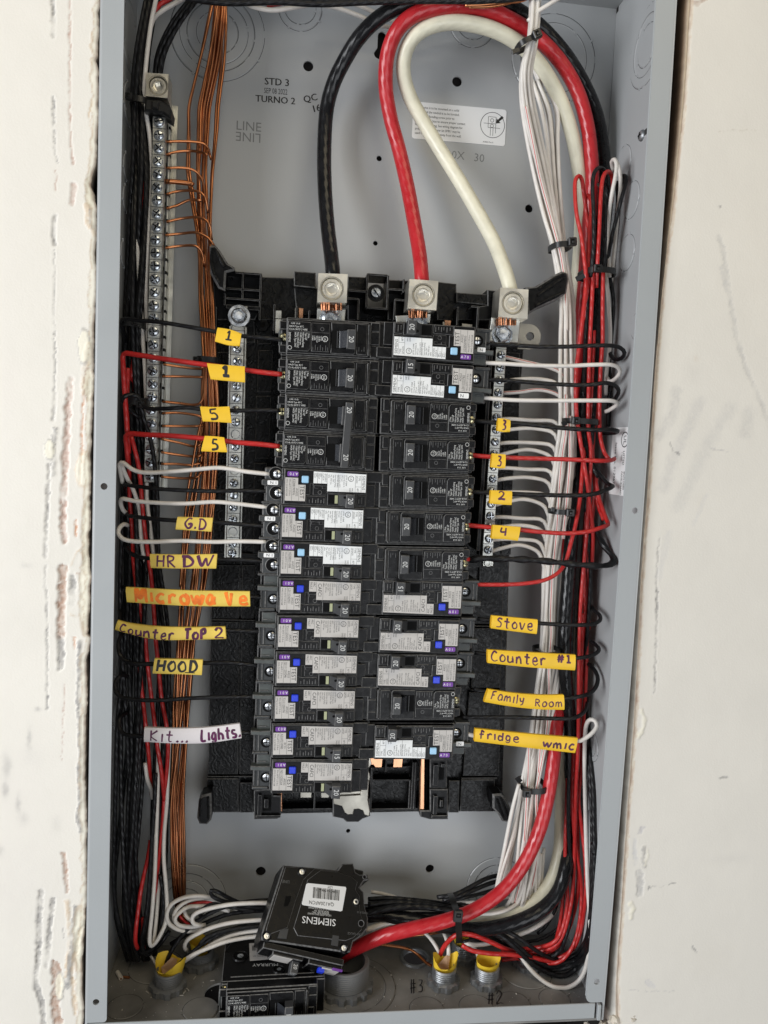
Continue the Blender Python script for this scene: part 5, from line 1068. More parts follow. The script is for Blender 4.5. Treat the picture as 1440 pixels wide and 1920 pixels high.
wire([(376,795,58),(368,830,60),(361,870,62),(354,910,64),(348,960,66),(343,1020,66),(338,1100,66)], 1.0, 'copper', 'lone copper wire straying left of the bundle below the marker reading 5', None, 'bare_copper_wire')
# ---- left gutter
TL = [(-30,292,12,60,10),(60,272,11,62,14),(130,262,13,64,14),(200,258,16,66,14),(300,262,18,66,14),(420,258,16,66,14),(600,252,18,66,14),(750,254,20,66,14),(900,256,24,68,14),(1050,250,24,68,14),(1200,246,24,66,14),(1350,246,26,64,14),(1500,246,30,62,14),(1650,246,33,60,14),(1760,250,30,62,12),(1800,262,22,66,10)]
bundle(TL, 13, 1.55, 'black', 'black wire packed in the left gutter of the box', 'black wires in the left gutter', 21, step=70, cross=1.1)
TB = [(-20,380,10,66,4),(20,352,14,68,4),(50,325,14,70,4),(90,305,14,72,4),(150,294,10,78,6),(260,284,10,80,8),(400,282,10,80,8),(600,278,10,82,6),(760,276,10,80,6),(900,282,10,78,6),(1100,290,12,76,6),(1250,305,12,72,5),(1400,306,16,74,5),(1500,300,14,74,5),(1600,300,16,74,5),(1700,296,14,76,5),(1790,286,8,80,4)]
bundle(TB, 5, 1.55, 'black', 'black wire curving down behind the grounding bar', 'black wires behind the grounding bar', 23, step=60)
GL_ = 'loose coloured wires in the left gutter'
for P, m, lab in [
 ([(296,-20,44),(290,10,44),(284,40,46),(277,90,50),(272,140,54),(270,185,56),(275,220,56),(281,260,58),(285,320,58),(283,380,58),(279,440,58),(275,500,60),(274,560,62),(277,640,64)],'white','front white wire running past the grounding bar lug at the top left'),
 ([(350,-6,52),(325,8,54),(302,22,56),(288,36,58),(281,60,60),(276,100,64)],'white','white wire arriving from the top edge and joining the upright white wire at top left'),
 ([(262,60,70),(256,120,66),(254,190,62),(257,225,62),(256,290,64),(253,340,66),(251,400,70)],'white','white wire nearest the left side wall above the retainer'),
 ([(258,380,66),(257,440,62),(260,500,62),(263,560,62),(268,640,62),(272,700,60),(275,780,60),(277,860,60),(275,930,62),(283,1000,66),(290,1060,70)],'white','white wire in the middle of the left gutter beside the screws'),
 ([(272,340,64),(270,380,64),(273,430,64),(272,480,68),(270,560,72)],'red','short glimpse of a red wire among the black ones at the upper left'),
 ([(250,670,66),(248,700,60),(247,720,64),(250,760,70)],'red','faint red wire deep in the left gutter below the first red branch'),
 ([(246,818,46),(252,840,46),(259,870,48),(263,900,50),(267,950,52),(272,1000,54),(279,1050,56),(284,1090,56),(288,1140,56),(291,1190,56),(297,1250,56),(303,1310,56),(312,1360,56),(315,1400,56),(313,1440,58),(308,1490,60),(306,1530,60),(300,1590,62),(294,1640,64),(290,1690,68)],'red','long red wire sweeping down the left gutter from the lower red branch'),
 ([(240,690,50),(238,760,50),(240,830,52),(242,880,56),(243,930,62),(248,1000,64),(250,1050,60),(256,1100,58),(265,1150,58),(272,1190,56),(276,1240,56),(283,1300,56),(289,1350,56),(295,1400,56),(303,1450,56),(308,1500,60)],'red','red wire rising against the left side wall'),
 ([(262,1250,60),(265,1290,58),(270,1330,58),(275,1380,58),(279,1420,60),(281,1450,64),(284,1490,72)],'red','short red wire left of the two long ones at mid height'),
 ([(282,1575,66),(277,1610,60),(270,1640,56),(264,1670,52),(260,1700,50),(255,1740,48),(254,1765,50),(258,1778,56)],'red','red wire hooking round near the bottom of the left gutter'),
 ([(268,1720,60),(268,1740,60),(266,1760,60),(270,1780,66)],'red','tiny red loop beside the red hook at bottom left'),
 ([(298,1380,64),(296,1440,58),(295,1500,56),(293,1560,55),(290,1640,54),(286,1700,52),(281,1750,50),(281,1769,50),(285,1773,52),(289,1760,56),(294,1710,62),(297,1660,68),(294,1620,74)],'white','long white wire folded back in a narrow loop at the bottom left'),
 ([(318,1380,66),(315,1440,62),(313,1500,60),(308,1560,60),(307,1610,60),(311,1660,58),(313,1700,56),(310,1730,54),(302,1750,52),(292,1767,52),(284,1774,54)],'white','white wire beside the copper bundle turning in at the bottom left'),
 ([(272,1430,62),(276,1460,62),(283,1480,66),(286,1500,72)],'white','short white wire showing between black wires left of the kitchen lights row'),
 ([(228,872,42),(233,885,44),(240,900,48),(248,915,52),(256,935,54),(262,960,56),(264,1000,56),(267,1030,58),(272,1050,60),(280,1080,66),(284,1110,72)],'white','white wire forking down from the topmost white branch'),
 ([(258,752,46),(266,770,46),(271,790,48),(281,820,50),(287,850,50),(292,890,52),(295,930,56),(296,980,60),(298,1050,64),(306,1110,66),(314,1170,64),(317,1230,62),(316,1300,60),(311,1370,60),(303,1440,60),(296,1500,60),(291,1570,60),(288,1640,60),(280,1700,56),(272,1750,56),(264,1790,60)],'black','black wire dropping from the loop under the upper red branch'),
 ([(292,1450,52),(290,1500,52),(286,1560,52),(282,1620,52),(278,1680,52),(272,1730,52),(266,1765,54),(276,1790,60),(300,1770,60),(318,1745,62)],'black','glossy black wire in front, turning under at the bottom left'),
 ([(300,1640,60),(306,1680,60),(304,1730,56),(294,1765,56),(276,1785,56),(258,1782,60)],'black','black wire crossing in front of the folded white loop')]:
    wire(P, 1.5, m, lab, GL_)
# ---- branches to the left breakers
GB = 'wires crossing from the left gutter to the breakers'
BR = [
 ([(236,640,60),(228,604,44),(240,598,38),(262,601,34),(300,604,32),(350,612,31),(405,622,30),(455,630,30),(500,634,30),(530,637,32)],'black',1.5,'black branch wire with a yellow marker reading 1, topmost on the left'),
 ([(241,850,46),(238,800,42),(234,740,40),(231,690,38),(232,664,38),(255,665,35),(300,672,33),(350,679,32),(400,686,31),(460,694,30),(500,699,30),(528,702,32)],'red',1.75,'upper red branch wire with a yellow marker reading 1'),
 ([(262,785,50),(246,770,46),(230,752,40),(234,743,38),(248,740,40),(260,745,42),(267,758,42),(280,766,38),(310,766,34),(350,764,32),(380,767,31),(440,770,30),(490,769,30),(524,770,32)],'black',1.5,'black branch wire with a yellow marker reading 5, looping at the side wall'),
 ([(240,870,48),(238,840,44),(236,818,40),(246,813,38),(275,815,35),(320,817,33),(380,822,32),(440,829,31),(490,833,30),(524,837,32)],'red',1.75,'lower red branch wire with a yellow marker reading 5'),
 ([(230,905,50),(226,885,44),(224,870,40),(232,868,38),(248,880,36),(270,886,34),(310,885,33),(360,881,32),(405,877,31),(430,879,31),(460,884,31),(505,889,32)],'white',1.5,'topmost white branch wire on the left'),
 ([(234,925,60),(232,910,50),(250,911,42),(290,916,36),(340,919,34),(400,921,32),(450,920,32),(512,921,34)],'black',1.45,'black branch wire between the two upper white ones on the left'),
 ([(240,965,60),(230,955,48),(226,940,42),(232,935,38),(250,939,36),(300,943,33),(350,944,32),(400,941,31),(440,944,31),(500,951,32)],'white',1.5,'middle white branch wire on the left, above the marker G.D'),
 ([(238,960,60),(240,966,50),(262,970,40),(300,974,34),(350,977,32),(400,979,32),(450,983,32),(506,987,34)],'black',1.5,'black branch wire carrying the marker G.D'),
 ([(240,985,54),(232,983,46),(224,990,40),(222,1000,38),(230,1010,36),(250,1015,34),(290,1016,33),(340,1014,32),(400,1016,31),(450,1015,31),(498,1016,32)],'white',1.5,'lowest white branch wire on the left with a round hook at the wall'),
 ([(232,1020,60),(246,1038,46),(265,1045,38),(285,1047,34),(340,1048,32),(410,1049,32),(460,1050,32),(505,1053,34)],'black',1.5,'black branch wire carrying the marker HR DW'),
 ([(232,1100,56),(240,1108,46),(270,1112,38),(340,1116,34),(420,1117,33),(498,1120,36)],'black',1.5,'black branch wire carrying the marker Microwave'),
 ([(226,1145,50),(226,1165,44),(235,1176,40),(280,1180,36),(350,1182,33),(424,1182,33),(492,1184,36)],'black',1.5,'black branch wire carrying the marker Counter Top 2'),
 ([(236,1180,54),(225,1195,44),(222,1215,40),(228,1233,37),(245,1243,35),(270,1245,34),(330,1244,33),(390,1243,33),(440,1243,33),(490,1249,36)],'black',1.5,'black branch wire carrying the marker HOOD'),
 ([(240,1268,52),(228,1266,46),(217,1278,42),(218,1298,39),(230,1308,36),(255,1312,34),(300,1313,33),(360,1309,33),(420,1307,33),(488,1306,36)],'black',1.5,'black branch wire without a marker, low on the left'),
 ([(240,1335,54),(226,1345,46),(223,1362,42),(232,1376,38),(255,1380,35),(290,1379,34),(370,1377,33),(450,1374,33),(486,1373,36)],'black',1.5,'black branch wire carrying the white marker for the kitchen lights')]
for P, m, r, lab in BR: wire(P, r, m, lab, GB)
# ---- big service cables
BIG = [
 ([(624,560,52),(624,512,48),(621,480,54),(614,420,62),(609,350,70),(608,280,76),(612,210,76),(624,160,72),(645,115,66),(672,72,58),(705,38,52),(745,14,48),(800,0,46),(870,-8,48),(940,6,56),(1000,40,64),(1050,90,68),(1090,150,72),(1118,215,76),(1130,280,78),(1133,340,80),(1128,420,84),(1118,520,86),(1108,640,84),(1098,740,80),(1088,840,72),(1078,920,62),(1072,1000,56),(1066,1080,54),(1060,1160,52),(1058,1220,52),(1062,1290,54),(1068,1350,58),(1070,1420,66),(1070,1500,70),(1068,1570,62),(1062,1620,50),(1048,1668,44),(1022,1700,41),(985,1722,39),(938,1737,41),(880,1743,47),(820,1734,54),(760,1722,58),(700,1714,62),(640,1716,66),(580,1735,70)],'blackcable','thick black service cable arching over the top of the box'),
 ([(794,570,52),(791,524,48),(787,480,54),(777,420,62),(764,350,68),(748,280,72),(732,220,70),(723,160,64),(727,100,56),(748,52,48),(785,24,44),(840,12,44),(900,14,48),(955,36,54),(1005,68,60),(1050,115,64),(1082,170,66),(1100,230,68),(1108,290,70),(1110,340,74),(1104,420,80),(1096,520,84),(1086,640,86),(1076,760,86),(1070,880,84),(1066,1000,84),(1062,1120,82),(1058,1220,78),(1053,1280,68),(1047,1330,60),(1041,1390,52),(1036,1440,46),(1026,1500,42),(1010,1560,40),(982,1620,38),(942,1670,36),(890,1706,34),(830,1728,34),(770,1742,36),(720,1755,40),(670,1776,48),(630,1800,56)],'redcable','thick red service cable sweeping across the bottom in front'),
 ([(962,585,48),(956,540,46),(944,500,50),(924,450,58),(894,395,66),(862,340,72),(828,285,76),(795,230,76),(768,180,72),(756,130,64),(765,86,56),(792,56,50),(838,42,48),(890,46,50),(940,62,54),(985,92,58),(1022,135,62),(1052,190,66),(1072,250,70),(1084,310,76),(1090,370,82),(1088,450,88),(1080,560,90),(1074,700,90),(1068,850,90),(1066,1000,90),(1066,1150,90),(1066,1280,86),(1058,1380,80),(1053,1450,74),(1052,1530,66),(1049,1595,60),(1034,1650,57),(1005,1686,55),(962,1708,55),(910,1722,58),(860,1732,62),(800,1738,72),(700,1750,78)],'cream','thick cream neutral cable with a long S bend')]
for P, m, lab in BIG: wire(P, 5.2, m, lab, None, {'blackcable': 'black_service_cable', 'redcable': 'red_service_cable', 'cream': 'white_service_cable'}[m], n=16, cat='cable', step=3)
# ---- white wires on the right
TW1 = [(-30,1003,10,40,3),(60,1000,9,38,3),(130,985,10,42,3),(200,988,13,52,4),(300,1008,16,60,5),(400,1028,18,64,5),(462,1044,15,60,4),(560,1061,12,56,4),(650,1062,13,56,4),(790,1064,13,52,4),(860,1058,16,54,5),(950,1046,15,54,4),(1050,1032,15,56,5),(1150,1028,15,58,5),(1230,1022,16,56,5),(1320,1010,19,56,5),(1400,1000,22,54,5),(1470,986,20,50,4),(1540,980,28,52,6),(1620,966,34,54,8),(1690,952,36,58,8)]
GW = 'white wires of the right bundle'
bundle(TW1, 7, 1.5, 'white', 'white wire running the full height of the right white bundle', GW, 31, step=55, tail=((-8, 14, 5), (-30, 24, 9), (-80, 30, 12), (-140, 28, 14)))
TW2 = [(150,1010,12,70,4),(200,1030,16,70,5),(260,1036,12,70,5),(330,1040,12,70,5),(462,1054,10,68,4),(560,1072,8,64,4),(700,1074,8,62,4),(860,1070,12,60,4),(960,1058,14,60,4),(1100,1042,14,62,4),(1250,1040,12,62,4),(1400,1012,20,60,5),(1470,998,18,56,4),(1560,1000,22,58,6),(1650,1000,30,62,8),(1720,985,26,66,8)]
bundle(TW2, 6, 1.45, 'white', 'white wire tucked behind the front ones of the right white bundle', GW, 33, step=55, tail=((-20, 10, 2), (-60, 12, 4), (-130, 8, 6)))
def striped(P, r, label, group=None, a=.55):
    o = wire(P, r, 'white', label, group); pts = [keep(q, r) for q in spline([inside(p, r) for p in P], 2.4)]; mb = MB(); n = len(pts); vs = []
    for k, p in enumerate(pts):
        t = (pts[min(k+1, n-1)]-pts[max(k-1, 0)]).normalized(); f = Vector((0, -1, 0)); f = (f-t*f.dot(t)).normalized(); b = t.cross(f)
        for q in (-.15, .15): vs.append(tuple(p+(f*math.cos(a+q)+b*math.sin(a+q))*(r+.03)))
    mb.add(vs, [(2*k, 2*k+1, 2*k+3, 2*k+2) for k in range(n-1)], M['stripe']); c = mb.build('red_stripe', o); c.location = -o.location
for P, lab in [([(986,200,46),(998,260,50),(1012,330,54),(1028,390,56),(1042,440,54),(1052,480,52),(1060,540,52),(1062,620,52)], 'white wire with a red stripe high in the right bundle'),
  ([(1061,740,47),(1062,800,46),(1054,860,46),(1049,920,46),(1044,1000,47),(1036,1080,49)], 'white wire with a red stripe beside the marker reading 4'),
  ([(1068,780,47),(1069,860,46),(1064,930,46),(1056,1010,48)], 'white wire with a red stripe next to the black cable at mid height'),
  ([(1036,1080,49),(1033,1150,50),(1034,1190,50),(1030,1250,49),(1030,1300,48),(1026,1370,47),(1018,1420,46),(1006,1480,44)], 'white wire with a red stripe beside the Stove marker'),
  ([(992,1400,47),(991,1450,44),(988,1500,44),(984,1570,46),(978,1640,48),(966,1690,52)], 'white wire with a red stripe under the lowest cable tie'),
  ([(1014,1400,47),(1010,1450,46),(1006,1500,46),(1009,1555,48),(1006,1620,52),(994,1680,56)], 'white wire with a red stripe near the thick red cable')]: striped(P, 1.45, lab)
for i, y in enumerate(ysr):
    u0 = 941-26*(y-650)/393; up = (-8, 6, -2, 2)[i % 4]; T_ = ztable(TW1, y+30)
    if i in (0, 1, 3, 4): continue
    ub = T_[1]-T_[2]
    P = [(u0+4, y+3, 56), (u0+26, y+up*.4, 54), ((u0+ub)/2+8, y+up-1, 53), (ub-12, y+up*.4+4, 52), (ub-1, y+17, 52), (ub+4, y+40, 54), (ub+5, y+80, 56)]
    wire(P, 1.45, 'white', 'plain white pigtail arching from the %s screw of the right neutral bar' % ORD[i], 'white pigtails of the right neutral bar', 'white_pigtail')
striped([(945,669,54),(975,676,51),(1005,683,50),(1030,689,50),(1050,699,52),(1058,720,54),(1060,760,56)], 1.45, 'white pigtail with a red stripe at the top of the right neutral bar', a=-.3)
striped([(944,737,54),(975,735,51),(1005,731,50),(1030,734,50),(1050,744,52),(1058,765,54),(1060,800,56)], 1.45, 'white pigtail with a red stripe fourth from the top of the right neutral bar', a=-.5)
# ---- red and black wires on the right
GR = 'red and black wires of the right bundle'
RR = [
 ([(1104,560,52),(1098,510,46),(1091,450,46),(1081,400,48),(1078,360,50),(1079,338,52),(1085,330,54),(1091,337,56),(1095,365,58),(1100,400,60),(1104,430,62)],'red','narrow red hairpin loop, leftmost of the wire loops at the upper right'),
 ([(1098,600,54),(1103,520,48),(1104,450,50),(1108,400,54),(1108,376,56),(1102,366,58),(1097,374,60),(1100,400,62)],'red','small red loop just right of the narrow hairpin'),
 ([(1108,520,46),(1113,460,44),(1113,400,44),(1111,350,46),(1114,325,48),(1122,315,52),(1132,318,56),(1137,335,60),(1138,370,64),(1134,430,64)],'black','tall black loop standing in front of the red cable at the upper right'),
 ([(1118,540,48),(1121,480,44),(1124,420,44),(1127,360,44),(1131,332,46),(1138,322,48),(1146,326,54),(1149,345,60),(1146,380,64)],'red','tall red loop at the upper right'),
 ([(1130,530,50),(1134,470,48),(1135,400,48),(1133,370,50),(1128,352,54),(1122,345,60)],'black','black wire standing between the tall red loop and the white loops'),
 ([(1143,520,52),(1140,450,54),(1142,400,50),(1148,360,44),(1154,330,42),(1156,308,42),(1152,299,46),(1147,304,52),(1150,320,58)],'white','front white loop at the upper right'),
 ([(1144,545,58),(1152,470,56),(1158,400,54),(1163,360,52),(1163,330,50),(1159,310,50),(1154,302,54)],'white','rear white loop at the upper right'),
 ([(1140,560,56),(1139,500,54),(1146,450,52),(1157,405,50),(1166,370,48),(1173,345,48),(1174,333,50),(1168,330,56),(1164,345,66)],'black','rightmost black loop touching the side wall at the upper right'),
 ([(1130,560,64),(1140,480,66),(1152,430,66),(1158,380,66),(1156,340,66)],'black','black wire behind the white loops')]
for P, m, lab in RR: wire(P, 1.5, m, lab, 'wire loops at the upper right')
LONG = [
 ([(1098,500,46),(1098,540,46),(1092,600,44),(1086,650,44),(1080,700,44),(1080,760,44),(1084,800,46),(1092,850,46),(1100,900,46),(1106,950,48),(1112,1000,50),(1110,1060,54)],'red','leftmost long red wire of the right bundle'),
 ([(1104,505,50),(1104,560,50),(1098,640,50),(1095,720,50),(1093,790,50),(1098,830,50),(1108,870,50),(1122,895,46)],'black','black wire sliding between the red ones to the side wall'),
 ([(1112,505,46),(1110,560,46),(1106,640,46),(1104,720,46),(1103,800,46),(1108,850,48),(1104,930,48),(1100,1000,50),(1093,1080,50),(1088,1150,50),(1086,1230,50),(1085,1320,50),(1084,1400,50),(1080,1480,50),(1078,1560,50),(1076,1640,48),(1070,1700,44),(1056,1752,42),(1038,1775,44),(1010,1784,50),(975,1786,56),(940,1784,60)],'red','long red wire running from the upper tie to the bottom corner'),
 ([(1122,505,50),(1122,600,52),(1118,700,54),(1112,800,54),(1104,900,58),(1098,960,58)],'black','black wire in the middle of the right bundle'),
 ([(1131,505,46),(1130,580,46),(1130,640,46),(1126,700,46),(1124,780,46),(1126,820,44),(1133,848,40),(1142,861,36)],'red','red wire swinging out to the side wall beside the listing sticker'),
 ([(1136,510,54),(1142,580,52),(1144,640,52),(1137,700,54),(1136,740,58)],'white','white wire hugging the side wall below the upper tie'),
 ([(1142,515,54),(1150,560,54),(1148,610,54),(1142,680,56),(1144,720,58),(1140,800,62)],'black','black wire next to the side wall below the upper tie'),
 ([(1116,620,60),(1112,720,56),(1110,800,56),(1112,870,54),(1120,940,50),(1132,975,42)],'red','red wire ending in the branch marked 4'),
 ([(1124,650,62),(1118,740,60),(1112,830,60),(1104,920,60),(1096,1000,60),(1096,1100,58),(1100,1200,56),(1098,1290,54),(1093,1370,54),(1090,1440,54),(1085,1500,52),(1092,1560,50),(1098,1620,48),(1098,1680,44),(1092,1730,42),(1080,1770,42),(1060,1790,46),(1035,1798,50),(1000,1798,54),(960,1792,58)],'red','long red wire nearest the right wall in the lower half'),
 ([(1084,870,58),(1080,950,56),(1078,1050,56),(1074,1150,54),(1070,1250,54),(1068,1330,52),(1068,1400,50),(1066,1500,50),(1067,1580,50),(1075,1650,48),(1072,1710,44),(1060,1760,42),(1048,1785,44),(1025,1795,48),(990,1790,52),(955,1772,54),(925,1755,54)],'black','glossy black wire left of the long red ones'),
 ([(1105,1000,56),(1107,1080,54),(1104,1150,54),(1098,1230,56),(1100,1320,58),(1104,1420,60),(1108,1500,58),(1110,1580,56),(1112,1660,54),(1110,1720,50),(1104,1770,46),(1086,1796,44),(1055,1806,46),(1025,1808,48),(990,1796,50),(960,1772,50),(925,1752,50)],'black','black wire against the right wall in the lower half'),
 ([(1104,1400,64),(1112,1480,62),(1114,1560,60),(1116,1640,58),(1114,1710,54),(1108,1760,50),(1100,1790,46),(1070,1812,44),(1030,1818,48),(990,1805,50),(960,1785,52),(930,1762,50),(900,1746,46)],'black','outermost black wire of the lower right curve'),
 ([(1064,1460,60),(1062,1520,56),(1060,1570,52),(1060,1620,50),(1064,1680,46),(1060,1720,44),(1050,1752,42),(1036,1768,42),(1012,1776,48),(975,1780,54),(945,1782,60)],'red','short red wire emerging right of the cream cable'),
 ([(1076,1400,56),(1074,1470,54),(1073,1520,52),(1080,1590,50),(1090,1660,48),(1088,1720,44),(1076,1770,42),(1054,1800,42),(1030,1806,46),(1000,1802,52),(965,1796,58)],'red','red wire crossing over its neighbours before the bottom turn'),
 ([(1058,1660,52),(1052,1720,50),(1046,1750,50),(1035,1790,56)],'red','innermost red wire of the bottom corner'),
 ([(1120,880,56),(1114,940,56),(1108,1000,58),(1102,1100,60),(1104,1180,60)],'red','red wire mostly hidden behind the others near the wall'),
 ([(1094,1150,58),(1092,1250,58),(1086,1350,58),(1082,1450,56),(1082,1520,54),(1084,1600,52),(1082,1680,48),(1066,1742,46),(1040,1778,48),(1000,1790,54),(960,1786,58)],'red','middle red wire of the lower right bundle')]
for P, m, lab in LONG: wire(P, 1.55, m, lab, GR)
# ---- branches to the right breakers
GRB = 'wires crossing from the right gutter to the breakers'
BRR = [
 ([(893,644,36),(920,645,33),(960,647,30),(1010,650,29),(1060,650,28),(1110,648,28),(1145,648,28),(1163,652,30),(1171,662,33),(1165,672,38),(1153,674,44),(1145,666,50),(1144,655,56)],'black',1.5,'topmost black branch on the right, curling back at the wall'),
 ([(886,676,42),(910,680,36),(950,682,32),(1000,685,30),(1060,686,29),(1110,684,28),(1145,684,28),(1160,690,30),(1162,700,34),(1153,711,40),(1143,715,46),(1138,708,54)],'white',1.5,'upper white branch on the right'),
 ([(890,710,40),(920,712,34),(960,714,31),(1020,719,30),(1080,722,29),(1110,721,28),(1135,718,28),(1152,722,30),(1160,732,34),(1156,744,40),(1147,754,48)],'black',1.5,'second black branch on the right, bent at the wall'),
 ([(884,742,42),(910,746,36),(960,750,32),(1020,751,30),(1080,751,29),(1130,751,28),(1150,752,28),(1158,757,30),(1150,764,36),(1140,770,44),(1134,772,50)],'white',1.5,'lower white branch on the right'),
 ([(880,788,36),(900,790,33),(932,793,31),(960,793,30),(1010,798,29),(1060,803,28),(1110,806,28),(1145,806,28),(1158,808,30),(1150,812,38),(1130,812,50)],'black',1.6,'black branch with the upper marker reading 3'),
 ([(874,852,36),(900,855,33),(950,858,31),(1020,860,30),(1080,862,29),(1125,864,28),(1146,863,30),(1152,860,34)],'red',1.6,'red branch with the lower marker reading 3'),
 ([(872,921,36),(900,923,33),(960,926,31),(1020,928,30),(1080,929,29),(1115,926,29),(1137,918,30),(1149,912,32),(1140,907,38),(1128,894,44),(1118,880,50),(1110,866,54)],'black',1.6,'black branch with the marker reading 2'),
 ([(866,984,36),(890,986,34),(922,989,31),(960,992,30),(1010,997,29),(1060,1000,28),(1100,997,28),(1128,989,29),(1140,984,32),(1138,976,36),(1130,955,42),(1122,930,48),(1116,895,52),(1112,860,56)],'red',1.6,'red branch with the marker reading 4'),
 ([(876,1094,38),(900,1096,35),(950,1096,33),(985,1094,32),(1020,1088,32),(1045,1075,34),(1060,1055,36),(1070,1020,38),(1080,980,40),(1088,930,44),(1092,880,48),(1096,840,52)],'red',1.5,'red branch without a marker curving up through the bundle'),
 ([(895,1160,38),(930,1164,34),(1000,1168,31),(1050,1171,30),(1090,1172,29),(1112,1170,30),(1125,1163,33),(1124,1153,40),(1115,1145,48),(1110,1138,56)],'black',1.5,'black branch carrying the marker Stove'),
 ([(890,1224,38),(930,1228,34),(1000,1232,31),(1060,1234,30),(1090,1233,29),(1112,1228,31),(1123,1219,35),(1118,1210,42),(1108,1203,50)],'black',1.5,'black branch carrying the marker Counter'),
 ([(888,1292,38),(920,1298,34),(1000,1305,31),(1058,1309,30),(1080,1307,29),(1102,1302,30),(1116,1290,33),(1121,1274,38),(1117,1260,44),(1106,1247,52),(1098,1243,58)],'black',1.6,'black branch carrying the marker Family Room'),
 ([(868,1345,38),(900,1345,34),(960,1345,31),(1030,1347,30),(1070,1347,30),(1088,1341,32),(1098,1330,38),(1101,1318,48)],'black',1.55,'grey black branch without a marker between the two lowest yellow markers'),
 ([(870,1374,36),(892,1380,32),(950,1386,30),(1020,1390,29),(1080,1390,28),(1098,1384,28),(1112,1373,28),(1119,1362,29),(1116,1352,31),(1107,1349,34),(1100,1358,40),(1097,1380,46),(1096,1430,50),(1097,1500,50),(1099,1580,48),(1102,1660,44),(1106,1720,40),(1107,1770,36),(1098,1815,32),(1084,1840,30),(1062,1852,32),(1038,1850,34),(1014,1836,38),(990,1812,42),(972,1786,46),(955,1764,48),(935,1748,48),(905,1738,48)],'white',1.6,'white wire of the fridge marker looping to the wall and round the bottom right corner')]
for P, m, r, lab in BRR: wire(P, r, m, lab, GRB)
mb = MB(); pts = spline([at(*p) for p in [(880,1050,38),(905,1047,34),(950,1048,31),(1000,1050,30),(1050,1055,29),(1090,1059,28),(1125,1061,28),(1145,1058,29),(1151,1050,32),(1144,1038,38),(1130,1020,44),(1120,1000,50),(1112,980,56)]], 2); rs = random.Random(4)
mb.tube(pts, [2.3+.45*math.sin(i*.8)+rs.uniform(-.15, .15) for i in range(len(pts))], M['black'], 9); solo(mb, 'taped_wire', 50, label='thick black wire wrapped in tape that bends sharply at the right wall', cat='wire', group=GRB)
mb = MB(); mb.tube([at(868,1048,36), at(880,1049,36)], 1.6, M['red'], 8); solo(mb, 'red_wire', 180, label='short red wire end showing at the breaker of the taped wire', cat='wire')
# ---- top edge
GT = 'wires crossing the top edge of the photo'
for P, m, r, lab in [([(300,-24,34),(360,-2,34),(430,6,34),(520,4,34),(600,8,34),(700,4,34),(800,2,34),(900,2,34),(980,-4,34),(1060,-20,34)],'black',1.9,'black wire along the top edge, lowest of three'),
 ([(330,-30,38),(400,-4,38),(500,-3,38),(640,2,38),(760,-2,38),(900,-2,38),(1020,-14,38)],'black',1.8,'black wire along the top edge, middle of three'),
 ([(360,-30,42),(440,-10,42),(560,-8,42),(700,-8,42),(840,-8,42),(980,-20,42)],'black',1.8,'black wire along the top edge, upper of three'),
 ([(460,6,46),(480,14,46),(515,19,46),(560,12,46),(620,2,46),(680,-6,46)],'white',1.6,'cream white wire dipping below the top edge left of the black cable'),
 ([(560,6,62),(620,12,62),(670,28,64),(710,46,68),(745,52,72),(800,50,76),(880,50,80),(930,60,80),(975,88,78),(1000,120,74),(1020,180,72)],'white',1.5,'long white wire passing behind the three service cables'),
 ([(600,-2,64),(660,6,66),(700,22,70),(740,40,74),(790,56,80),(860,52,84),(920,62,84),(985,105,80),(1012,160,74),(1030,230,72)],'white',1.5,'second white wire passing behind the three service cables'),
 ([(500,10,58),(540,4,58),(580,-4,58)],'red',1.6,'short red wire dipping in at the top edge'),
 ([(290,24,58),(300,8,58),(316,0,58),(335,-12,58)],'red',1.6,'dark red wire at the top left corner'),
 ([(872,10,36),(905,9,36),(940,5,36),(975,2,36),(1000,-8,36)],'copper',1.1,'bare copper wire crossing the top edge over the red cable'),
 ([(990,40,38),(1005,24,37),(1030,8,36),(1052,-6,36)],'white',1.5,'white wire slanting up to the right from the tied whites'),
 ([(880,13,37),(920,12,37),(960,4,37),(985,-8,37)],'copper',1.0,'second bare copper wire at the top edge')]:
    wire(P, r, m, lab, GT)
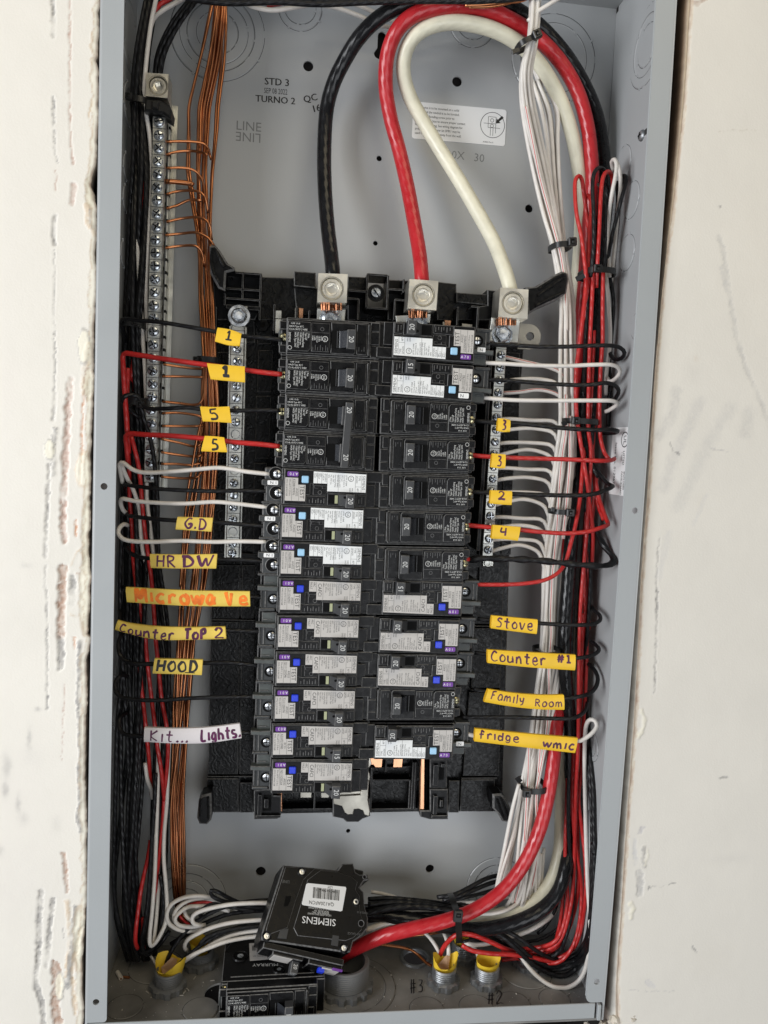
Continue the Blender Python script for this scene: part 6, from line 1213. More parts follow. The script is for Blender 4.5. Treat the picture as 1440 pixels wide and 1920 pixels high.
# ---- bottom tangle
GBt = 'wires lying across the bottom of the box'
BT = [
 ([(313,1838,56),(310,1815,54),(318,1790,54),(335,1762,56),(360,1735,58),(395,1712,60),(440,1695,60),(500,1688,60),(580,1692,60),(660,1698,62),(740,1700,62),(810,1704,62),(870,1706,64)],'black',1.6,'black wire rising from the front left connector and crossing to the right'),
 ([(318,1838,54),(330,1815,52),(350,1795,52),(380,1770,54),(415,1750,56),(460,1736,58),(520,1728,60),(620,1722,62)],'black',1.6,'black wire from the front left connector running low'),
 ([(335,1808,52),(362,1790,50),(395,1776,50),(430,1764,52),(480,1756,56),(560,1752,60)],'white',1.5,'white wire from the front left connector toward the loose breakers'),
 ([(340,1806,54),(372,1786,54),(410,1764,56),(450,1750,58),(510,1742,60),(580,1740,62)],'white',1.5,'white wire just above the lowest one on the left'),
 ([(300,1824,58),(292,1808,60),(284,1794,62),(276,1786,66)],'white',.9,'thin pale wire end leaning out of the front left connector'),
 ([(350,1782,58),(346,1775,56),(352,1762,54),(372,1750,54),(400,1738,54),(440,1729,56),(500,1724,58),(570,1718,60)],'white',1.55,'white wire bowing out of the rear left connector'),
 ([(376,1735,52),(364,1732,50),(360,1722,50),(368,1712,50),(390,1704,50),(430,1696,52),(480,1693,54),(540,1694,58)],'white',1.55,'bright white wire with a tight bend in the lower left tangle'),
 ([(440,1700,64),(405,1686,62),(375,1680,60),(345,1683,58),(322,1695,56),(313,1712,54),(316,1730,54),(332,1742,56),(355,1746,58),(380,1742,60)],'white',1.55,'outer white coil at the lower left'),
 ([(450,1706,66),(410,1690,64),(380,1684,62),(350,1690,60),(330,1706,58),(326,1722,58),(334,1734,58),(352,1740,60)],'white',1.5,'inner white coil at the lower left'),
 ([(430,1708,64),(395,1700,62),(355,1700,60),(338,1710,58),(328,1722,56),(334,1734,56),(356,1738,56),(385,1734,60)],'white',1.5,'front white coil at the lower left'),
 ([(345,1700,64),(348,1716,62),(362,1728,62),(380,1734,64)],'white',1.4,'short white strand inside the coils'),
 ([(336,1716,62),(346,1728,62),(360,1736,62)],'red',1.0,'thin red strand inside the white coils'),
 ([(352,1697,63),(372,1692,63),(395,1692,64),(420,1702,66)],'red',1.2,'red wire arching inside the white coils'),
 ([(340,1712,66),(352,1726,66),(368,1734,66)],'copper',1.0,'copper strand inside the white coils'),
 ([(470,1702,62),(430,1684,58),(408,1672,54),(396,1670,54),(398,1680,54),(420,1690,56),(460,1698,58),(520,1704,60)],'black',1.5,'black wire folded in a flat loop above the coils'),
 ([(480,1708,60),(430,1700,58),(400,1695,56),(384,1702,56),(374,1712,58),(380,1722,60)],'black',1.5,'black wire hooking over the bright white one'),
 ([(375,1772,52),(384,1760,52),(410,1748,54),(450,1740,56),(510,1734,58)],'black',1.5,'short black wire end between the white ones at lower left'),
 ([(320,1770,66),(350,1752,66),(390,1728,64),(440,1712,64),(520,1706,64),(600,1706,66)],'black',1.6,'black wire behind the white sweep at lower left'),
 ([(696,1672,72),(720,1676,70),(745,1684,70),(760,1692,72),(800,1700,74)],'white',1.4,'thin white wire leaving the upper right of the loose breaker'),
 ([(690,1686,66),(730,1684,64),(780,1688,64),(830,1694,66),(880,1704,68),(960,1712,70)],'black',1.7,'black wire, topmost of the flat bunch right of the loose breaker'),
 ([(690,1696,62),(740,1692,60),(790,1694,60),(840,1702,60),(900,1712,62),(960,1716,66)],'black',2.0,'thick black wire of the flat bunch right of the loose breaker'),
 ([(688,1712,58),(740,1702,56),(790,1700,56),(840,1706,56),(900,1716,60)],'black',2.6,'dusty black cable of the flat bunch right of the loose breaker'),
 ([(690,1724,60),(740,1718,60),(800,1716,60),(860,1718,62),(930,1724,66)],'black',2.6,'second dusty black cable of the flat bunch'),
 ([(686,1744,56),(720,1732,58),(760,1726,60),(800,1724,64)],'white',2.0,'cream wire between the dusty black bunch and the red cable'),
 ([(820,1682,62),(850,1678,58),(880,1664,62),(910,1648,68),(940,1640,74),(980,1636,80)],'black',1.7,'upper black wire rising to the right from the bottom tie'),
 ([(830,1688,60),(860,1680,58),(890,1668,62),(920,1656,68),(950,1650,74),(990,1650,80)],'black',1.7,'middle black wire rising to the right from the bottom tie'),
 ([(835,1690,62),(865,1684,60),(900,1676,64),(930,1668,68),(960,1668,74)],'black',1.5,'lower black wire rising to the right from the bottom tie'),
 ([(850,1696,66),(900,1690,66),(945,1680,62),(960,1660,60),(940,1645,66)],'black',1.3,'thin black loop round the white folds'),
 ([(850,1692,68),(880,1692,66),(920,1690,64),(960,1680,62)],'white',1.3,'pale wire running under the red cable'),
 ([(880,1712,48),(915,1713,46),(945,1708,46),(968,1696,50),(982,1680,54),(992,1650,58),(1000,1610,60),(1004,1560,60)],'white',1.55,'white wire curving up out of the bottom behind the red cable'),
 ([(930,1754,60),(955,1756,58),(985,1748,56),(1015,1732,56),(1035,1716,60),(1046,1700,66)],'white',1.7,'white wire under the glossy black cable'),
 ([(1008,1750,62),(1022,1738,60),(1038,1712,60),(1050,1680,64),(1056,1650,68)],'black',1.3,'thin black wire crossing behind the reds near the corner'),
 ([(986,1766,60),(1010,1762,58),(1030,1752,58),(1050,1738,58),(1068,1715,60)],'black',1.3,'lower thin black wire crossing near the corner'),
 ([(845,1740,52),(880,1738,46),(915,1737,42),(945,1744,40),(975,1760,40),(1005,1782,42),(1035,1797,46),(1060,1798,48),(1084,1786,50),(1099,1760,52),(1106,1720,54),(1109,1660,58),(1110,1590,62)],'black',1.6,'black wire snaking from the bottom tie to the right corner'),
 ([(850,1744,56),(890,1744,48),(925,1746,44),(950,1758,42),(975,1778,42),(1000,1798,44),(1030,1812,46),(1062,1810,48),(1088,1794,50),(1103,1764,52),(1110,1720,56),(1112,1650,60),(1112,1580,64)],'black',1.8,'second black wire snaking to the right corner'),
 ([(860,1742,50),(900,1742,44),(935,1752,40),(965,1776,40),(990,1800,42),(1020,1820,44),(1055,1830,46),(1083,1814,48),(1101,1788,50),(1110,1750,54),(1114,1690,58),(1115,1600,62)],'black',1.9,'lowest grey black wire of the corner sweep'),
 ([(822,1808,52),(824,1796,50),(832,1776,46),(848,1758,42),(865,1751,40),(890,1754,40),(920,1766,42),(950,1780,44),(985,1790,50),(1020,1794,54)],'red',1.75,'red wire arching out of the connector by the note 3'),
 ([(866,1772,40),(885,1782,38),(920,1788,38),(960,1790,40),(1000,1796,44),(1040,1804,46)],'red',1.75,'red wire passing over the connector with the yellow sleeve'),
 ([(940,1800,52),(980,1796,52),(1020,1800,54)],'red',1.5,'red wire behind the corner sweep'),
 ([(820,1800,56),(824,1784,54),(836,1766,52),(850,1756,52)],'black',1.0,'thin black wire beside the red arch'),
 ([(824,1786,50),(812,1766,54),(800,1752,58),(786,1742,62)],'white',1.5,'white wire leaning left out of the connector by the note 3'),
 ([(840,1800,46),(841,1780,46),(838,1764,50),(832,1748,56)],'white',1.5,'white wire standing in the connector by the note 3'),
 ([(868,1766,50),(885,1771,46),(905,1771,46),(922,1768,48)],'white',1.6,'white wire lying across the rear connector'),
 ([(898,1800,50),(894,1785,52),(888,1776,56),(880,1768,60)],'white',1.5,'white wire rising behind the sleeve of the note 2 connector'),
 ([(812,1812,50),(800,1806,50),(788,1795,50),(776,1784,50),(756,1777,52),(730,1773,54),(708,1770,56)],'copper',1.1,'bare copper wire crossing the open hole to the connector by the note 3'),
 ([(700,1768,60),(740,1760,58),(780,1754,58),(815,1750,60),(840,1744,64)],'copper',.9,'copper wire showing under the red cable'),
 ([(866,1768,46),(880,1762,46),(900,1764,48),(880,1756,52)],'black',1.0,'thin black curl at the foot of the bottom tie')]
for P, m, r, lab in BT: wire(P, r, m, lab, GBt)
for i, P in enumerate([[(973,1470,44),(960,1520,44),(944,1600,48),(932,1660,50),(930,1676,50),(934,1678,52),(944,1664,56),(952,1640,60),(968,1560,64)],[(982,1500,50),(975,1560,50),(968,1640,50),(960,1690,52),(972,1680,58)],[(992,1500,48),(985,1560,46),(975,1620,48),(962,1675,50),(950,1700,54)],[(998,1480,46),(988,1560,46),(984,1640,48),(972,1690,50),(960,1700,54)],
   [(1012,1560,56),(1005,1620,56),(1004,1670,56),(1006,1683,56),(1011,1680,58),(1016,1640,62),(1020,1590,66)],[(1003,1540,52),(998,1620,52),(990,1690,54),(984,1700,58)],[(1014,1600,60),(1010,1650,58),(998,1700,58),(985,1706,62)],[(1006,1600,50),(994,1650,50),(978,1700,52),(950,1715,58)]]):
    wire(P, 1.5, 'white', ['white wire folded back in the leftmost hairpin behind the red cable','white wire folded behind the red cable near the bottom','white wire folded behind the red cable near the bottom','white wire folded behind the red cable near the bottom','white hairpin ending right of the red cable','white wire folded behind the red cable near the bottom','white wire folded behind the red cable near the bottom','white wire folded behind the red cable near the bottom'][i], None if i in (0, 4) else 'white wires folded behind the red cable')

# ================================================================ CABLE TIES
def cable_tie(u, v, d, w_px, hd, tilt, label, head=(0, 0), width=4.2, tail=None, hs=5.6, back=True):
    c = np.array(at(u, v, d)); hw = abs(at(u+w_px/2, v, d)[0]-c[0]); n = 28; ct, st2 = math.cos(tilt), math.sin(tilt); mb = MB(); V_ = []
    t = thing('cable_tie', tuple(c), label, 'cable tie', 'black nylon cable ties')
    for k in range(n):
        a = 2*math.pi*k/n; x = hw*math.copysign(abs(math.cos(a))**.7, math.cos(a)); y = hd*math.copysign(abs(math.sin(a))**.7, math.sin(a))
        for dz, dr in ((-width/2, 0), (width/2, 0), (width/2, .9), (-width/2, .9)):
            xx = x*(1+dr/hw); yy = y*(1+dr/hd); V_.append((c[0]+xx*ct-dz*st2*1.0, c[1]+yy, c[2]+xx*st2+dz*ct))
    mb.add(V_, [(4*k+q, 4*k+(q+1) % 4, 4*((k+1) % n)+(q+1) % 4, 4*((k+1) % n)+q) for k in range(n) for q in range(4)], M['tie']); wpart(mb, 'strap', t, 40)
    hx, hz = head; X = Matrix.Translation(Vector((c[0], c[1]-hd, c[2]))) @ Matrix.Rotation(-tilt, 4, 'Y') @ Matrix.Translation(Vector((hx*hw, 0, hz)))
    mb = MB(); s_ = hs/2; mb.box(-s_, s_, -3.4, .6, -s_*.95, s_*.95, M['tie'], .6, X=X); mb.box(-s_*.5, s_*.35, -3.46, -3.3, -s_*.55, s_*.55, M['deep'], X=X); mb.box(-s_*.2, s_*.5, -3.8, -3.2, -s_*.4, s_*.15, M['tie'], .2, X=X); wpart(mb, 'locking_head', t)
    if tail:
        mb = MB(); p = [np.array(at(*q)) for q in tail]; a, b = p[0], p[-1]; dd = b-a; L = np.linalg.norm(dd); ex = dd/L; ez = np.cross(ex, (0, 1, 0)); ez /= np.linalg.norm(ez); ey = np.cross(ez, ex)
        Xt = Matrix(((ex[0], ey[0], ez[0], a[0]), (ex[1], ey[1], ez[1], a[1]), (ex[2], ey[2], ez[2], a[2]), (0, 0, 0, 1))); mb.box(0, L, -.6, .6, -width*.45, width*.45, M['tie'], .3, X=Xt); wpart(mb, 'tail', t)
    return t
cable_tie(986, 83, 39, 34, 7, .50, 'black cable tie slanting across the white wires at the top right', (.9, 0), 3.6, [(974,93,33),(960,98,33)], 6.0)
cable_tie(1050, 464, 58, 34, 10, .12, 'black cable tie on the white bundle above the black lifting ear', (.75, .8), 4.0, None, 6.2)
cable_tie(1118, 515, 56, 54, 16, .0, 'black cable tie gathering the red and black wires under the loops', (-.55, 0), 4.2, [(1096,516,38),(1080,524,40)], 6.0)
cable_tie(1084, 791, 50, 60, 14, 0, 'black cable tie across the right bundle just above the marker reading 3', (-.62, 0), 4.0, [(1062,792,36),(1054,796,38)], 5.8)
cable_tie(1048, 958, 50, 36, 12, 0, 'black cable tie with square head on the white wires at mid height', (.5, 0), 3.8, [(1040,956,38),(1033,955,38)], 6.0)
cable_tie(1024, 1219, 52, 40, 12, .08, 'black cable tie half hidden behind the Counter marker', (-.2, -3), 3.4, None, 4.5)
cable_tie(998, 1471, 50, 42, 12, .02, 'lowest black cable tie on the white wires beside the red cable', (-.95, -.4), 4.2, [(976,1466,38),(969,1458,36)], 6.2)
cable_tie(391, 676, 62, 40, 8, -.03, 'black cable tie round the copper bundle behind the upper red branch', (-1.0, -1), 4.0, None, 4.2)
cable_tie(266, 202, 62, 34, 14, -.04, 'black cable tie holding the gutter wires by the grounding bar retainer', (-.9, 0), 3.8, None, 4.6)
cable_tie(252, 612, 62, 40, 18, .0, 'black cable tie in the shadow under the topmost black branch', (.6, 0), 5.0, None, 5)
cable_tie(262, 755, 62, 44, 18, .0, 'wide black cable tie deep in the left gutter behind the black loop', (.5, -2), 5.0, None, 5)
t = thing('cable_tie', at(858, 1712, 36), 'dusty black cable tie round the thick red cable and the bottom wires', 'cable tie', 'black nylon cable ties')
mb = MB(); pts = [(843,1675,60),(846,1680,46),(852,1696,36),(857,1710,26),(859,1722,25),(860,1740,30),(861,1756,38),(860,1768,48)]; P = spline([at(*p) for p in pts], 2.5); V_ = []
for i, p in enumerate(P):
    for a, b in ((-2.3, -.5), (2.3, -.5), (2.3, .5), (-2.3, .5)): V_.append((p.x+a, p.y+b, p.z+a*.12))
mb.add(V_, [(4*i+q, 4*i+(q+1) % 4, 4*i+4+(q+1) % 4, 4*i+4+q) for i in range(len(P)-1) for q in range(4)], M['tie']); wpart(mb, 'strap', t)
mb = MB(); c = at(858, 1716, 24); X = Matrix.Translation(Vector(c)) @ Matrix.Rotation(.08, 4, 'Y'); mb.box(-3.3, 3.3, -3, 1, -4, 4.4, M['tie'], .6, X=X); mb.box(-1.8, 1.8, -3.06, -2.9, 0, 3.2, M['deep'], X=X); mb.box(-1.3, 1.3, -3.3, -2.9, 1.0, 2.2, M['tie'], .2, X=X); wpart(mb, 'locking_head', t)

# ================================================================ WRITTEN MARKER SLEEVES
def sleeve(top, bot, d, txt, m, ink, label, words, penw=1.0, seed=1, thick=3.4, extra=None):
    """top, bot: pixel rows of the sleeve's upper and lower edge, left to right; words: (text, x0, x1, z0, z1) in 0..1"""
    n = 24; T_ = spline([at(u, v, d) for u, v in top], .5); B_ = spline([at(u, v, d) for u, v in bot], .5)
    def row(P, t): q = t*(len(P)-1); i = min(int(q), len(P)-2); return P[i].lerp(P[i+1], q-i)
    def fn(s_, z, lift=0.0):
        a, b = row(B_, s_), row(T_, s_); p = b.lerp(a, 1-z); k = 4*z*(1-z); p = p.copy(); p.y = d-1.0*k**.6-lift; return tuple(p)
    mb = MB(); V_ = []; nz = 9
    for i in range(n+1):
        s_ = i/n
        for j in range(nz+1): V_.append(fn(s_, j/nz))
        for j in range(nz, -1, -1): p = fn(s_, j/nz); k = 4*(j/nz)*(1-j/nz); V_.append((p[0], d+thick-1+1.0*k**.6, p[2]))
    k = 2*(nz+1); mb.add(V_, [(i*k+j, i*k+(j+1) % k, (i+1)*k+(j+1) % k, (i+1)*k+j) for i in range(n) for j in range(k)], M[m])
    # inner wall so that the open ends read as a tube
    o = solo(mb, 'wire_marker', 60, label=label, cat='wire marker', group='written wire markers')
    L = (Vector(fn(0, .5))-Vector(fn(1, .5))).length; Hh = (Vector(fn(.5, 0))-Vector(fn(.5, 1))).length; mb = MB()
    for i, (s_, x0, x1, z0, z1) in enumerate(words):
        pen(mb, s_, lambda x, z: tuple(Vector(fn(max(0, min(1, x/L)), max(.02, min(.98, z/Hh)), .12))), x0*L, x1*L, z0*Hh, z1*Hh, penw, M[ink], seed+i, .04)
    if extra:
        for x0, z0, x1, z1 in extra: pen(mb, 'i', lambda x, z: tuple(Vector(fn(x/L, z/Hh, .12))), 0, 0.01, 0, .01, .01, M[ink]); hl_ = [fn(x0, z0, .13), fn(x1, z1, .13), fn(x1, z1+.06, .13), fn(x0, z0+.06, .13)]; mb.add(hl_, [(0, 1, 2, 3)], M[ink])
    w2 = mb.build('handwriting', o); w2.location = -o.location; return o
sleeve([(408,614),(432,618),(453,625)], [(403,640),(428,647),(449,649)], 26, '', 'yellow', 'ink', 'topmost yellow marker on a black wire reading 1', [('1', .32, .72, .28, .86)], 1.1, 1)
sleeve([(388,681),(420,684),(459,687)], [(395,711),(425,714),(459,717)], 26, '', 'yellow', 'ink', 'larger yellow marker on a red wire reading 1', [('1', .32, .64, .25, .85)], 1.25, 2)
sleeve([(375,762),(402,763),(430,762)], [(380,790),(405,791),(434,793)], 26, '', 'yellow', 'ink', 'yellow marker on a black wire reading 5', [('5', .25, .62, .12, .86)], 1.25, 3)
sleeve([(384,817),(402,818),(420,820)], [(377,846),(400,847),(426,848)], 27, '', 'yellow', 'ink', 'yellow marker on the lower red wire reading 5', [('5', .34, .74, .14, .84)], 1.25, 4)
sleeve([(333,969),(365,970),(399,971)], [(329,993),(365,995),(396,997)], 27, '', 'yellow2', 'purpleink', 'yellow marker reading G.D', [('G.D', .2, .86, .15, .9)], 1.1, 5)
sleeve([(281,1039),(340,1040),(407,1039)], [(283,1065),(340,1066),(405,1066)], 27, '', 'yellow2', 'purpleink', 'yellow marker reading HR DW', [('HR', .08, .4, .08, .92), ('DW', .46, .98, .14, .92)], 1.25, 6)
sleeve([(236,1101),(350,1107),(468,1109)], [(238,1129),(350,1136),(469,1137)], 27, '', 'yellow2', 'orangeink', 'long yellow marker with orange writing reading Microwave', [('Microwa', .06, .73, .12, .98), ('Ve', .80, 1.0, .1, .95)], 1.9, 7)
sleeve([(221,1163),(245,1169),(300,1175),(360,1176),(422,1175)], [(215,1181),(240,1188),(290,1199),(350,1200),(424,1198)], 27, '', 'yellow2', 'purpleink', 'long yellow marker reading Counter Top 2', [('Counter', .04, .55, .04, .78), ('Top', .62, .84, .08, .9), ('2', .89, .99, .1, .95)], 1.1, 8)
sleeve([(290,1235),(330,1236),(380,1237)], [(286,1263),(330,1264),(378,1266)], 27, '', 'yellow2', 'ink', 'yellow marker reading HOOD', [('HOOD', .06, .92, .2, .95)], 1.2, 9, extra=[(.66, .12, .86, .12)])
sleeve([(271,1364),(330,1366),(390,1364),(449,1357)], [(270,1391),(330,1394),(390,1393),(453,1384)], 27, '', 'whitetag', 'purpleink', 'white marker reading Kit Lights', [('Kit...', .05, .46, .12, .86), ('Lights.', .58, 1.0, .14, .9)], 1.0, 10)
sleeve([(934,784),(946,785),(957,787)], [(932,808),(944,810),(956,810)], 26, '', 'yellow', 'purpleink', 'small yellow marker on a black wire reading 3', [('3', .3, .74, .14, .9)], 1.0, 11)
sleeve([(923,850),(935,851),(948,852)], [(920,876),(934,878),(947,878)], 27, '', 'yellow', 'purpleink', 'small yellow marker on a red wire reading 3', [('3', .34, .78, .12, .88)], 1.1, 12)
sleeve([(920,919),(940,920),(960,921)], [(918,944),(940,946),(959,947)], 27, '', 'yellow', 'purpleink', 'yellow marker reading 2 on the right', [('2', .32, .72, .36, .96)], .9, 13)
sleeve([(924,984),(948,986),(976,988)], [(921,1010),(945,1011),(971,1014)], 26, '', 'yellow', 'purpleink', 'yellow marker reading 4 on the red branch', [('4', .25, .62, .25, .85)], 1.2, 14)
sleeve([(922,1154),(965,1158),(1008,1162)], [(920,1178),(965,1184),(1006,1189)], 27, '', 'yellow', 'purpleink', 'yellow marker reading Stove', [('Stove', .08, .92, .2, .92)], .9, 15)
sleeve([(914,1218),(990,1223),(1079,1228)], [(914,1243),(990,1251),(1078,1257)], 27, '', 'yellow', 'purpleink', 'long yellow marker reading Counter with a mark after it', [('Counter', .03, .68, .22, .92), ('#1', .78, .96, .45, .98)], .8, 16)
sleeve([(915,1292),(960,1299),(1010,1303),(1057,1303)], [(907,1316),(960,1325),(1010,1330),(1058,1331)], 27, '', 'yellow', 'purpleink', 'slightly bent yellow marker reading Family Room', [('Family', .05, .5, .3, .92), ('Room', .62, .99, .22, .74)], .75, 17)
sleeve([(891,1366),(980,1375),(1083,1384)], [(889,1390),(980,1401),(1078,1412)], 26, '', 'yellow', 'purpleink', 'longest yellow marker on the right reading fridge wmic', [('fridge', .03, .44, .3, .9), ('wmic', .66, .99, .2, .75)], .8, 18)

# ================================================================ CONDUIT CONNECTORS on the floor of the box
def connector(u, v, R, label, hgt=11, collar=.72, m='fitting', jacket=None, seed=1, lobes=8):
    p = at_floor(u, v); t = thing('conduit_connector', p, label, 'conduit connector', 'conduit connectors in the floor of the box'); c = (p[0], p[1], FZ)
    mb = MB(); n = lobes*6; pr = [(R*.76, 4.6), (R*.80, 5.0)]; vs = []
    for z in (0.2, 4.4):
        for k in range(n):
            a = 2*math.pi*k/n; r = R*(1.0 if (k % 6) < 3 else .90); vs.append((c[0]+r*math.cos(a), c[1]+r*math.sin(a), c[2]+z))
    for k in range(n): a = 2*math.pi*k/n; vs.append((c[0]+R*.80*math.cos(a), c[1]+R*.80*math.sin(a), c[2]+5.2))
    mb.add(vs, [(k, (k+1) % n, n+(k+1) % n, n+k) for k in range(n)]+[(n+k, n+(k+1) % n, 2*n+(k+1) % n, 2*n+k) for k in range(n)], M[m]); wpart(mb, 'locknut', t)
    mb = MB(); r = R*collar; prof = [(R*.80, 5.0), (r*1.0, 5.4)]
    z = 5.6
    while z < hgt-1.4: prof += [(r, z), (r*1.045, z+.7), (r, z+1.4)]; z += 1.5
    prof += [(r*1.04, hgt-.8), (r*.98, hgt), (r*.86, hgt-.2), (r*.84, hgt-2), (r*.84, 0)]
    mb.lathe(prof, M[m], c, 'z', 32); mb.lathe([(0, 1.2), (r*.84, 1.2)], M['deep'], c, 'z', 24); wpart(mb, 'threaded_collar', t, 40)
    if jacket:
        h, lean, r0, r1, pal = jacket; mb = MB(); rs = random.Random(seed); n = 30; vs = []
        for i in range(6):
            f = i/5
            for k in range(n+1):
                a = 2*math.pi*k/n+1.1; tear = 1 if i < 5 else (1+(.22 if pal else .06)*math.sin(2*a+seed)+rs.uniform(-.03, .03))
                q = r0+(r1-r0)*f*(1+.18*math.sin(2*a+seed)); hh = 2+(h*f)*(tear if i == 5 else 1)*(1+.15*math.sin(a+lean*3)*f)
                vs.append((c[0]+q*math.cos(a)+lean*f*6, c[1]+q*math.sin(a)*.62, c[2]+hh))
        mb.add(vs, [(i*(n+1)+k, i*(n+1)+k+1, (i+1)*(n+1)+k+1, (i+1)*(n+1)+k) for i in range(5) for k in range(n)], M['jacket']); wpart(mb, 'yellow_jacket', t, 60)
        if pal:
            mb = MB(); mb.add([(c[0]-r0*.5, c[1]+.5, c[2]+6), (c[0]+r0*.5, c[1]+1.5, c[2]+8), (c[0]+r1*.45+lean*4, c[1]+2, c[2]+h*1.12), (c[0]+r1*.1+lean*3, c[1]+1, c[2]+h*1.22), (c[0]-r1*.5, c[1]+1.8, c[2]+h*.8)], [(0, 1, 2, 3, 4)], M['paper']); wpart(mb, 'paper_filler', t)
    return t
connector(315, 1853, 13.4, 'zinc connector with a torn yellow jacket at the front left', 15, .72, 'pvc', (19, .25, 7.0, 11.0, True), 3)
connector(375, 1806, 14, 'dark connector behind the torn yellow jacket at the left', 12, .72, 'pvc', (16, -.2, 5.5, 7.5, False), 5)
connector(832, 1844, 12.6, 'connector with a split yellow jacket beside the note 3', 14, .72, 'fitting', (18, .05, 6.6, 9.2, True), 8)
connector(912, 1842, 12.6, 'connector with a whole yellow sleeve above the note 2', 14, .72, 'fitting', (17, .1, 6.8, 9.0, False), 2)
connector(867, 1796, 12.0, 'rear connector partly hidden under the red arch', 14, .72, 'fitting', (15, -.3, 4.5, 6.5, False), 6)
connector(990, 1808, 13.5, 'connector under the wires near the right corner', 8, .72, 'fitting')
connector(645, 1850, 22, 'large grey fitting behind the loose breaker', 21, .80, 'pvc', lobes=14)

# ================================================================ LOOSE BREAKERS at the bottom
LB0 = np.array(at(490, 1765, 14)); TLp = np.array(at(535, 1623, 52)); BRp = np.array(at(645, 1800, 16))
ex = BRp-LB0; ex /= np.linalg.norm(ex); ez = TLp-LB0; ez -= ex*np.dot(ez, ex); ez /= np.linalg.norm(ez); ey = -np.cross(ex, ez)
if ey[1] < 0: ey = -ey
Xl = Matrix(((ex[0], ey[0], ez[0], LB0[0]), (ex[1], ey[1], ez[1], LB0[1]), (ex[2], ey[2], ez[2], LB0[2]), (0, 0, 0, 1)))
def lpx(u, v): p = np.array(at_plane(u, v, LB0, ey))-LB0; return float(np.dot(p, ex)), float(np.dot(p, ez))
lb = thing('loose_breaker', tuple(LB0), 'loose black arc fault breaker lying on its side with a white barcode label', 'circuit breaker')
zq = lambda X_, Y_: (160+X_/2.6667, 1560+Y_/2.6667)
out = [lpx(*zq(*p)) for p in [(990,165),(1120,176),(1262,190),(1285,158),(1340,156),(1352,200),(1372,212),(1412,212),(1418,238),(1392,246),(1372,278),(1392,300),(1398,370),(1414,430),(1412,480),(1380,520),(1340,548),(1325,600),(1300,602),(880,540),(884,500)]]
mb = MB(); mb.prism(out, 0, 25, PM, .9, ED, X=Xl)
mb.prism([lpx(*zq(*p)) for p in [(1000,175),(1150,182),(1090,240),(1050,350),(1010,480),(900,520),(905,480)]], -.5, .4, PM, .35, ED, X=Xl)
mb.prism([lpx(*zq(*p)) for p in [(1175,192),(1260,200),(1300,215),(1330,225),(1360,250),(1350,290),(1370,320),(1372,400),(1386,440),(1380,490),(1340,530),(1300,545),(1060,520),(1040,480),(1080,350),(1110,240)]], -.6, .4, PM, .35, ED, X=Xl)
x0, z0 = lpx(*zq(890, 545)); x1, z1 = lpx(*zq(1310, 604)); mb.box(x0+1, x1-1, 2.5, 24, -3.2, 1, PM, .6, ED, X=Xl); mb.box(x0+9, x1-30, 5, 22, -5.4, -2, PM, .6, ED, X=Xl); mb.box(x1-26, x1-1, 5, 23, -6.0, -2, PM, .6, ED, X=Xl)
a = lpx(*zq(1320, 210)); mb.box(a[0]-5, a[0]+12, 3, 20, a[1]-6, a[1]+6, PM, .8, ED, X=Xl); b_ = wpart(mb, 'breaker_body', lb)
def lmark(P, y, m, name, par, b=.15, y1=None):
    mb = MB(); mb.prism([lpx(*zq(*p)) for p in P], y, y+.4 if y1 is None else y1, M[m], b, X=Xl); o = mb.build(name, par)
    if par.type == 'EMPTY': o.location = -par.location
    return o
lmark([(1000,322),(1028,320),(1024,345),(1012,372),(990,374),(996,345)], -.62, 'deep', 'slot', b_); lmark([(975,488),(1016,484),(1005,535),(960,532)], -.64, 'handle', 'recess', b_); lmark([(1235,515),(1268,520),(1262,572),(1228,566)], -.64, 'handle', 'recess', b_)
sk = lmark([(1112,256),(1300,275),(1304,282),(1284,394),(1276,398),(1086,366),(1082,358),(1104,262)], -.75, 'sticker', 'barcode_label', lb)
q = np.array(lpx(*zq(1306, 276))); q2_ = np.array(lpx(*zq(1110, 254))); bx = -(q-q2_)/np.linalg.norm(q-q2_); bz = np.array((-bx[1], bx[0]))   # reading direction: upside down
L3 = lambda x, z, y=-.82: tuple(Xl @ Vector((x, y, z))); D3 = lambda v_: tuple(Xl.to_3x3() @ Vector((v_[0], 0, v_[1])))
if bz[1] > 0: bz = -bz
mb = MB()
def ltext(s_, X_, Y_, size, m=M['print'], al='c', sx=.9, y=-.82): a = lpx(*zq(X_, Y_)); text(mb, s_, L3(a[0], a[1], y), D3(bx), D3(bz), size, m, sx, al)
ltext('QA120AFCN', 1180, 350, 2.4, sx=1.0); ltext('0 04766 90667 1', 1205, 290, 1.7, sx=1.0); ltext('LDY', 1222, 272, 1.7)
rs = random.Random(9); c0_ = np.array(lpx(*zq(1268, 318))); xx = 0
while xx < 20.5:
    w__ = rs.choice((.22, .22, .45, .7)); a_ = c0_+bx*xx; b2 = c0_+bx*(xx+w__); h_ = bz*7.4
    mb.add([L3(*(a_-h_*.5)), L3(*(b2-h_*.5)), L3(*(b2+h_*.5)), L3(*(a_+h_*.5))], [(0, 1, 2, 3)], M['print']); xx += w__+rs.choice((.25, .3, .5))
t_ = mb.build('printed_text', sk)
mb = MB(); ltext('SIEMENS', 1168, 430, 4.6, M['sticker'], sx=1.05, y=-.68); ltext('SIEMENS IND., INC.', 1175, 402, 1.2, M['whiteprint'], y=-.68); ltext('NORCROSS, GA', 1180, 393, 1.2, M['whiteprint'], y=-.68); ltext('ASSEMBLED IN THE PHILIPPINES', 1180, 381, 1.1, M['whiteprint'], y=-.68)
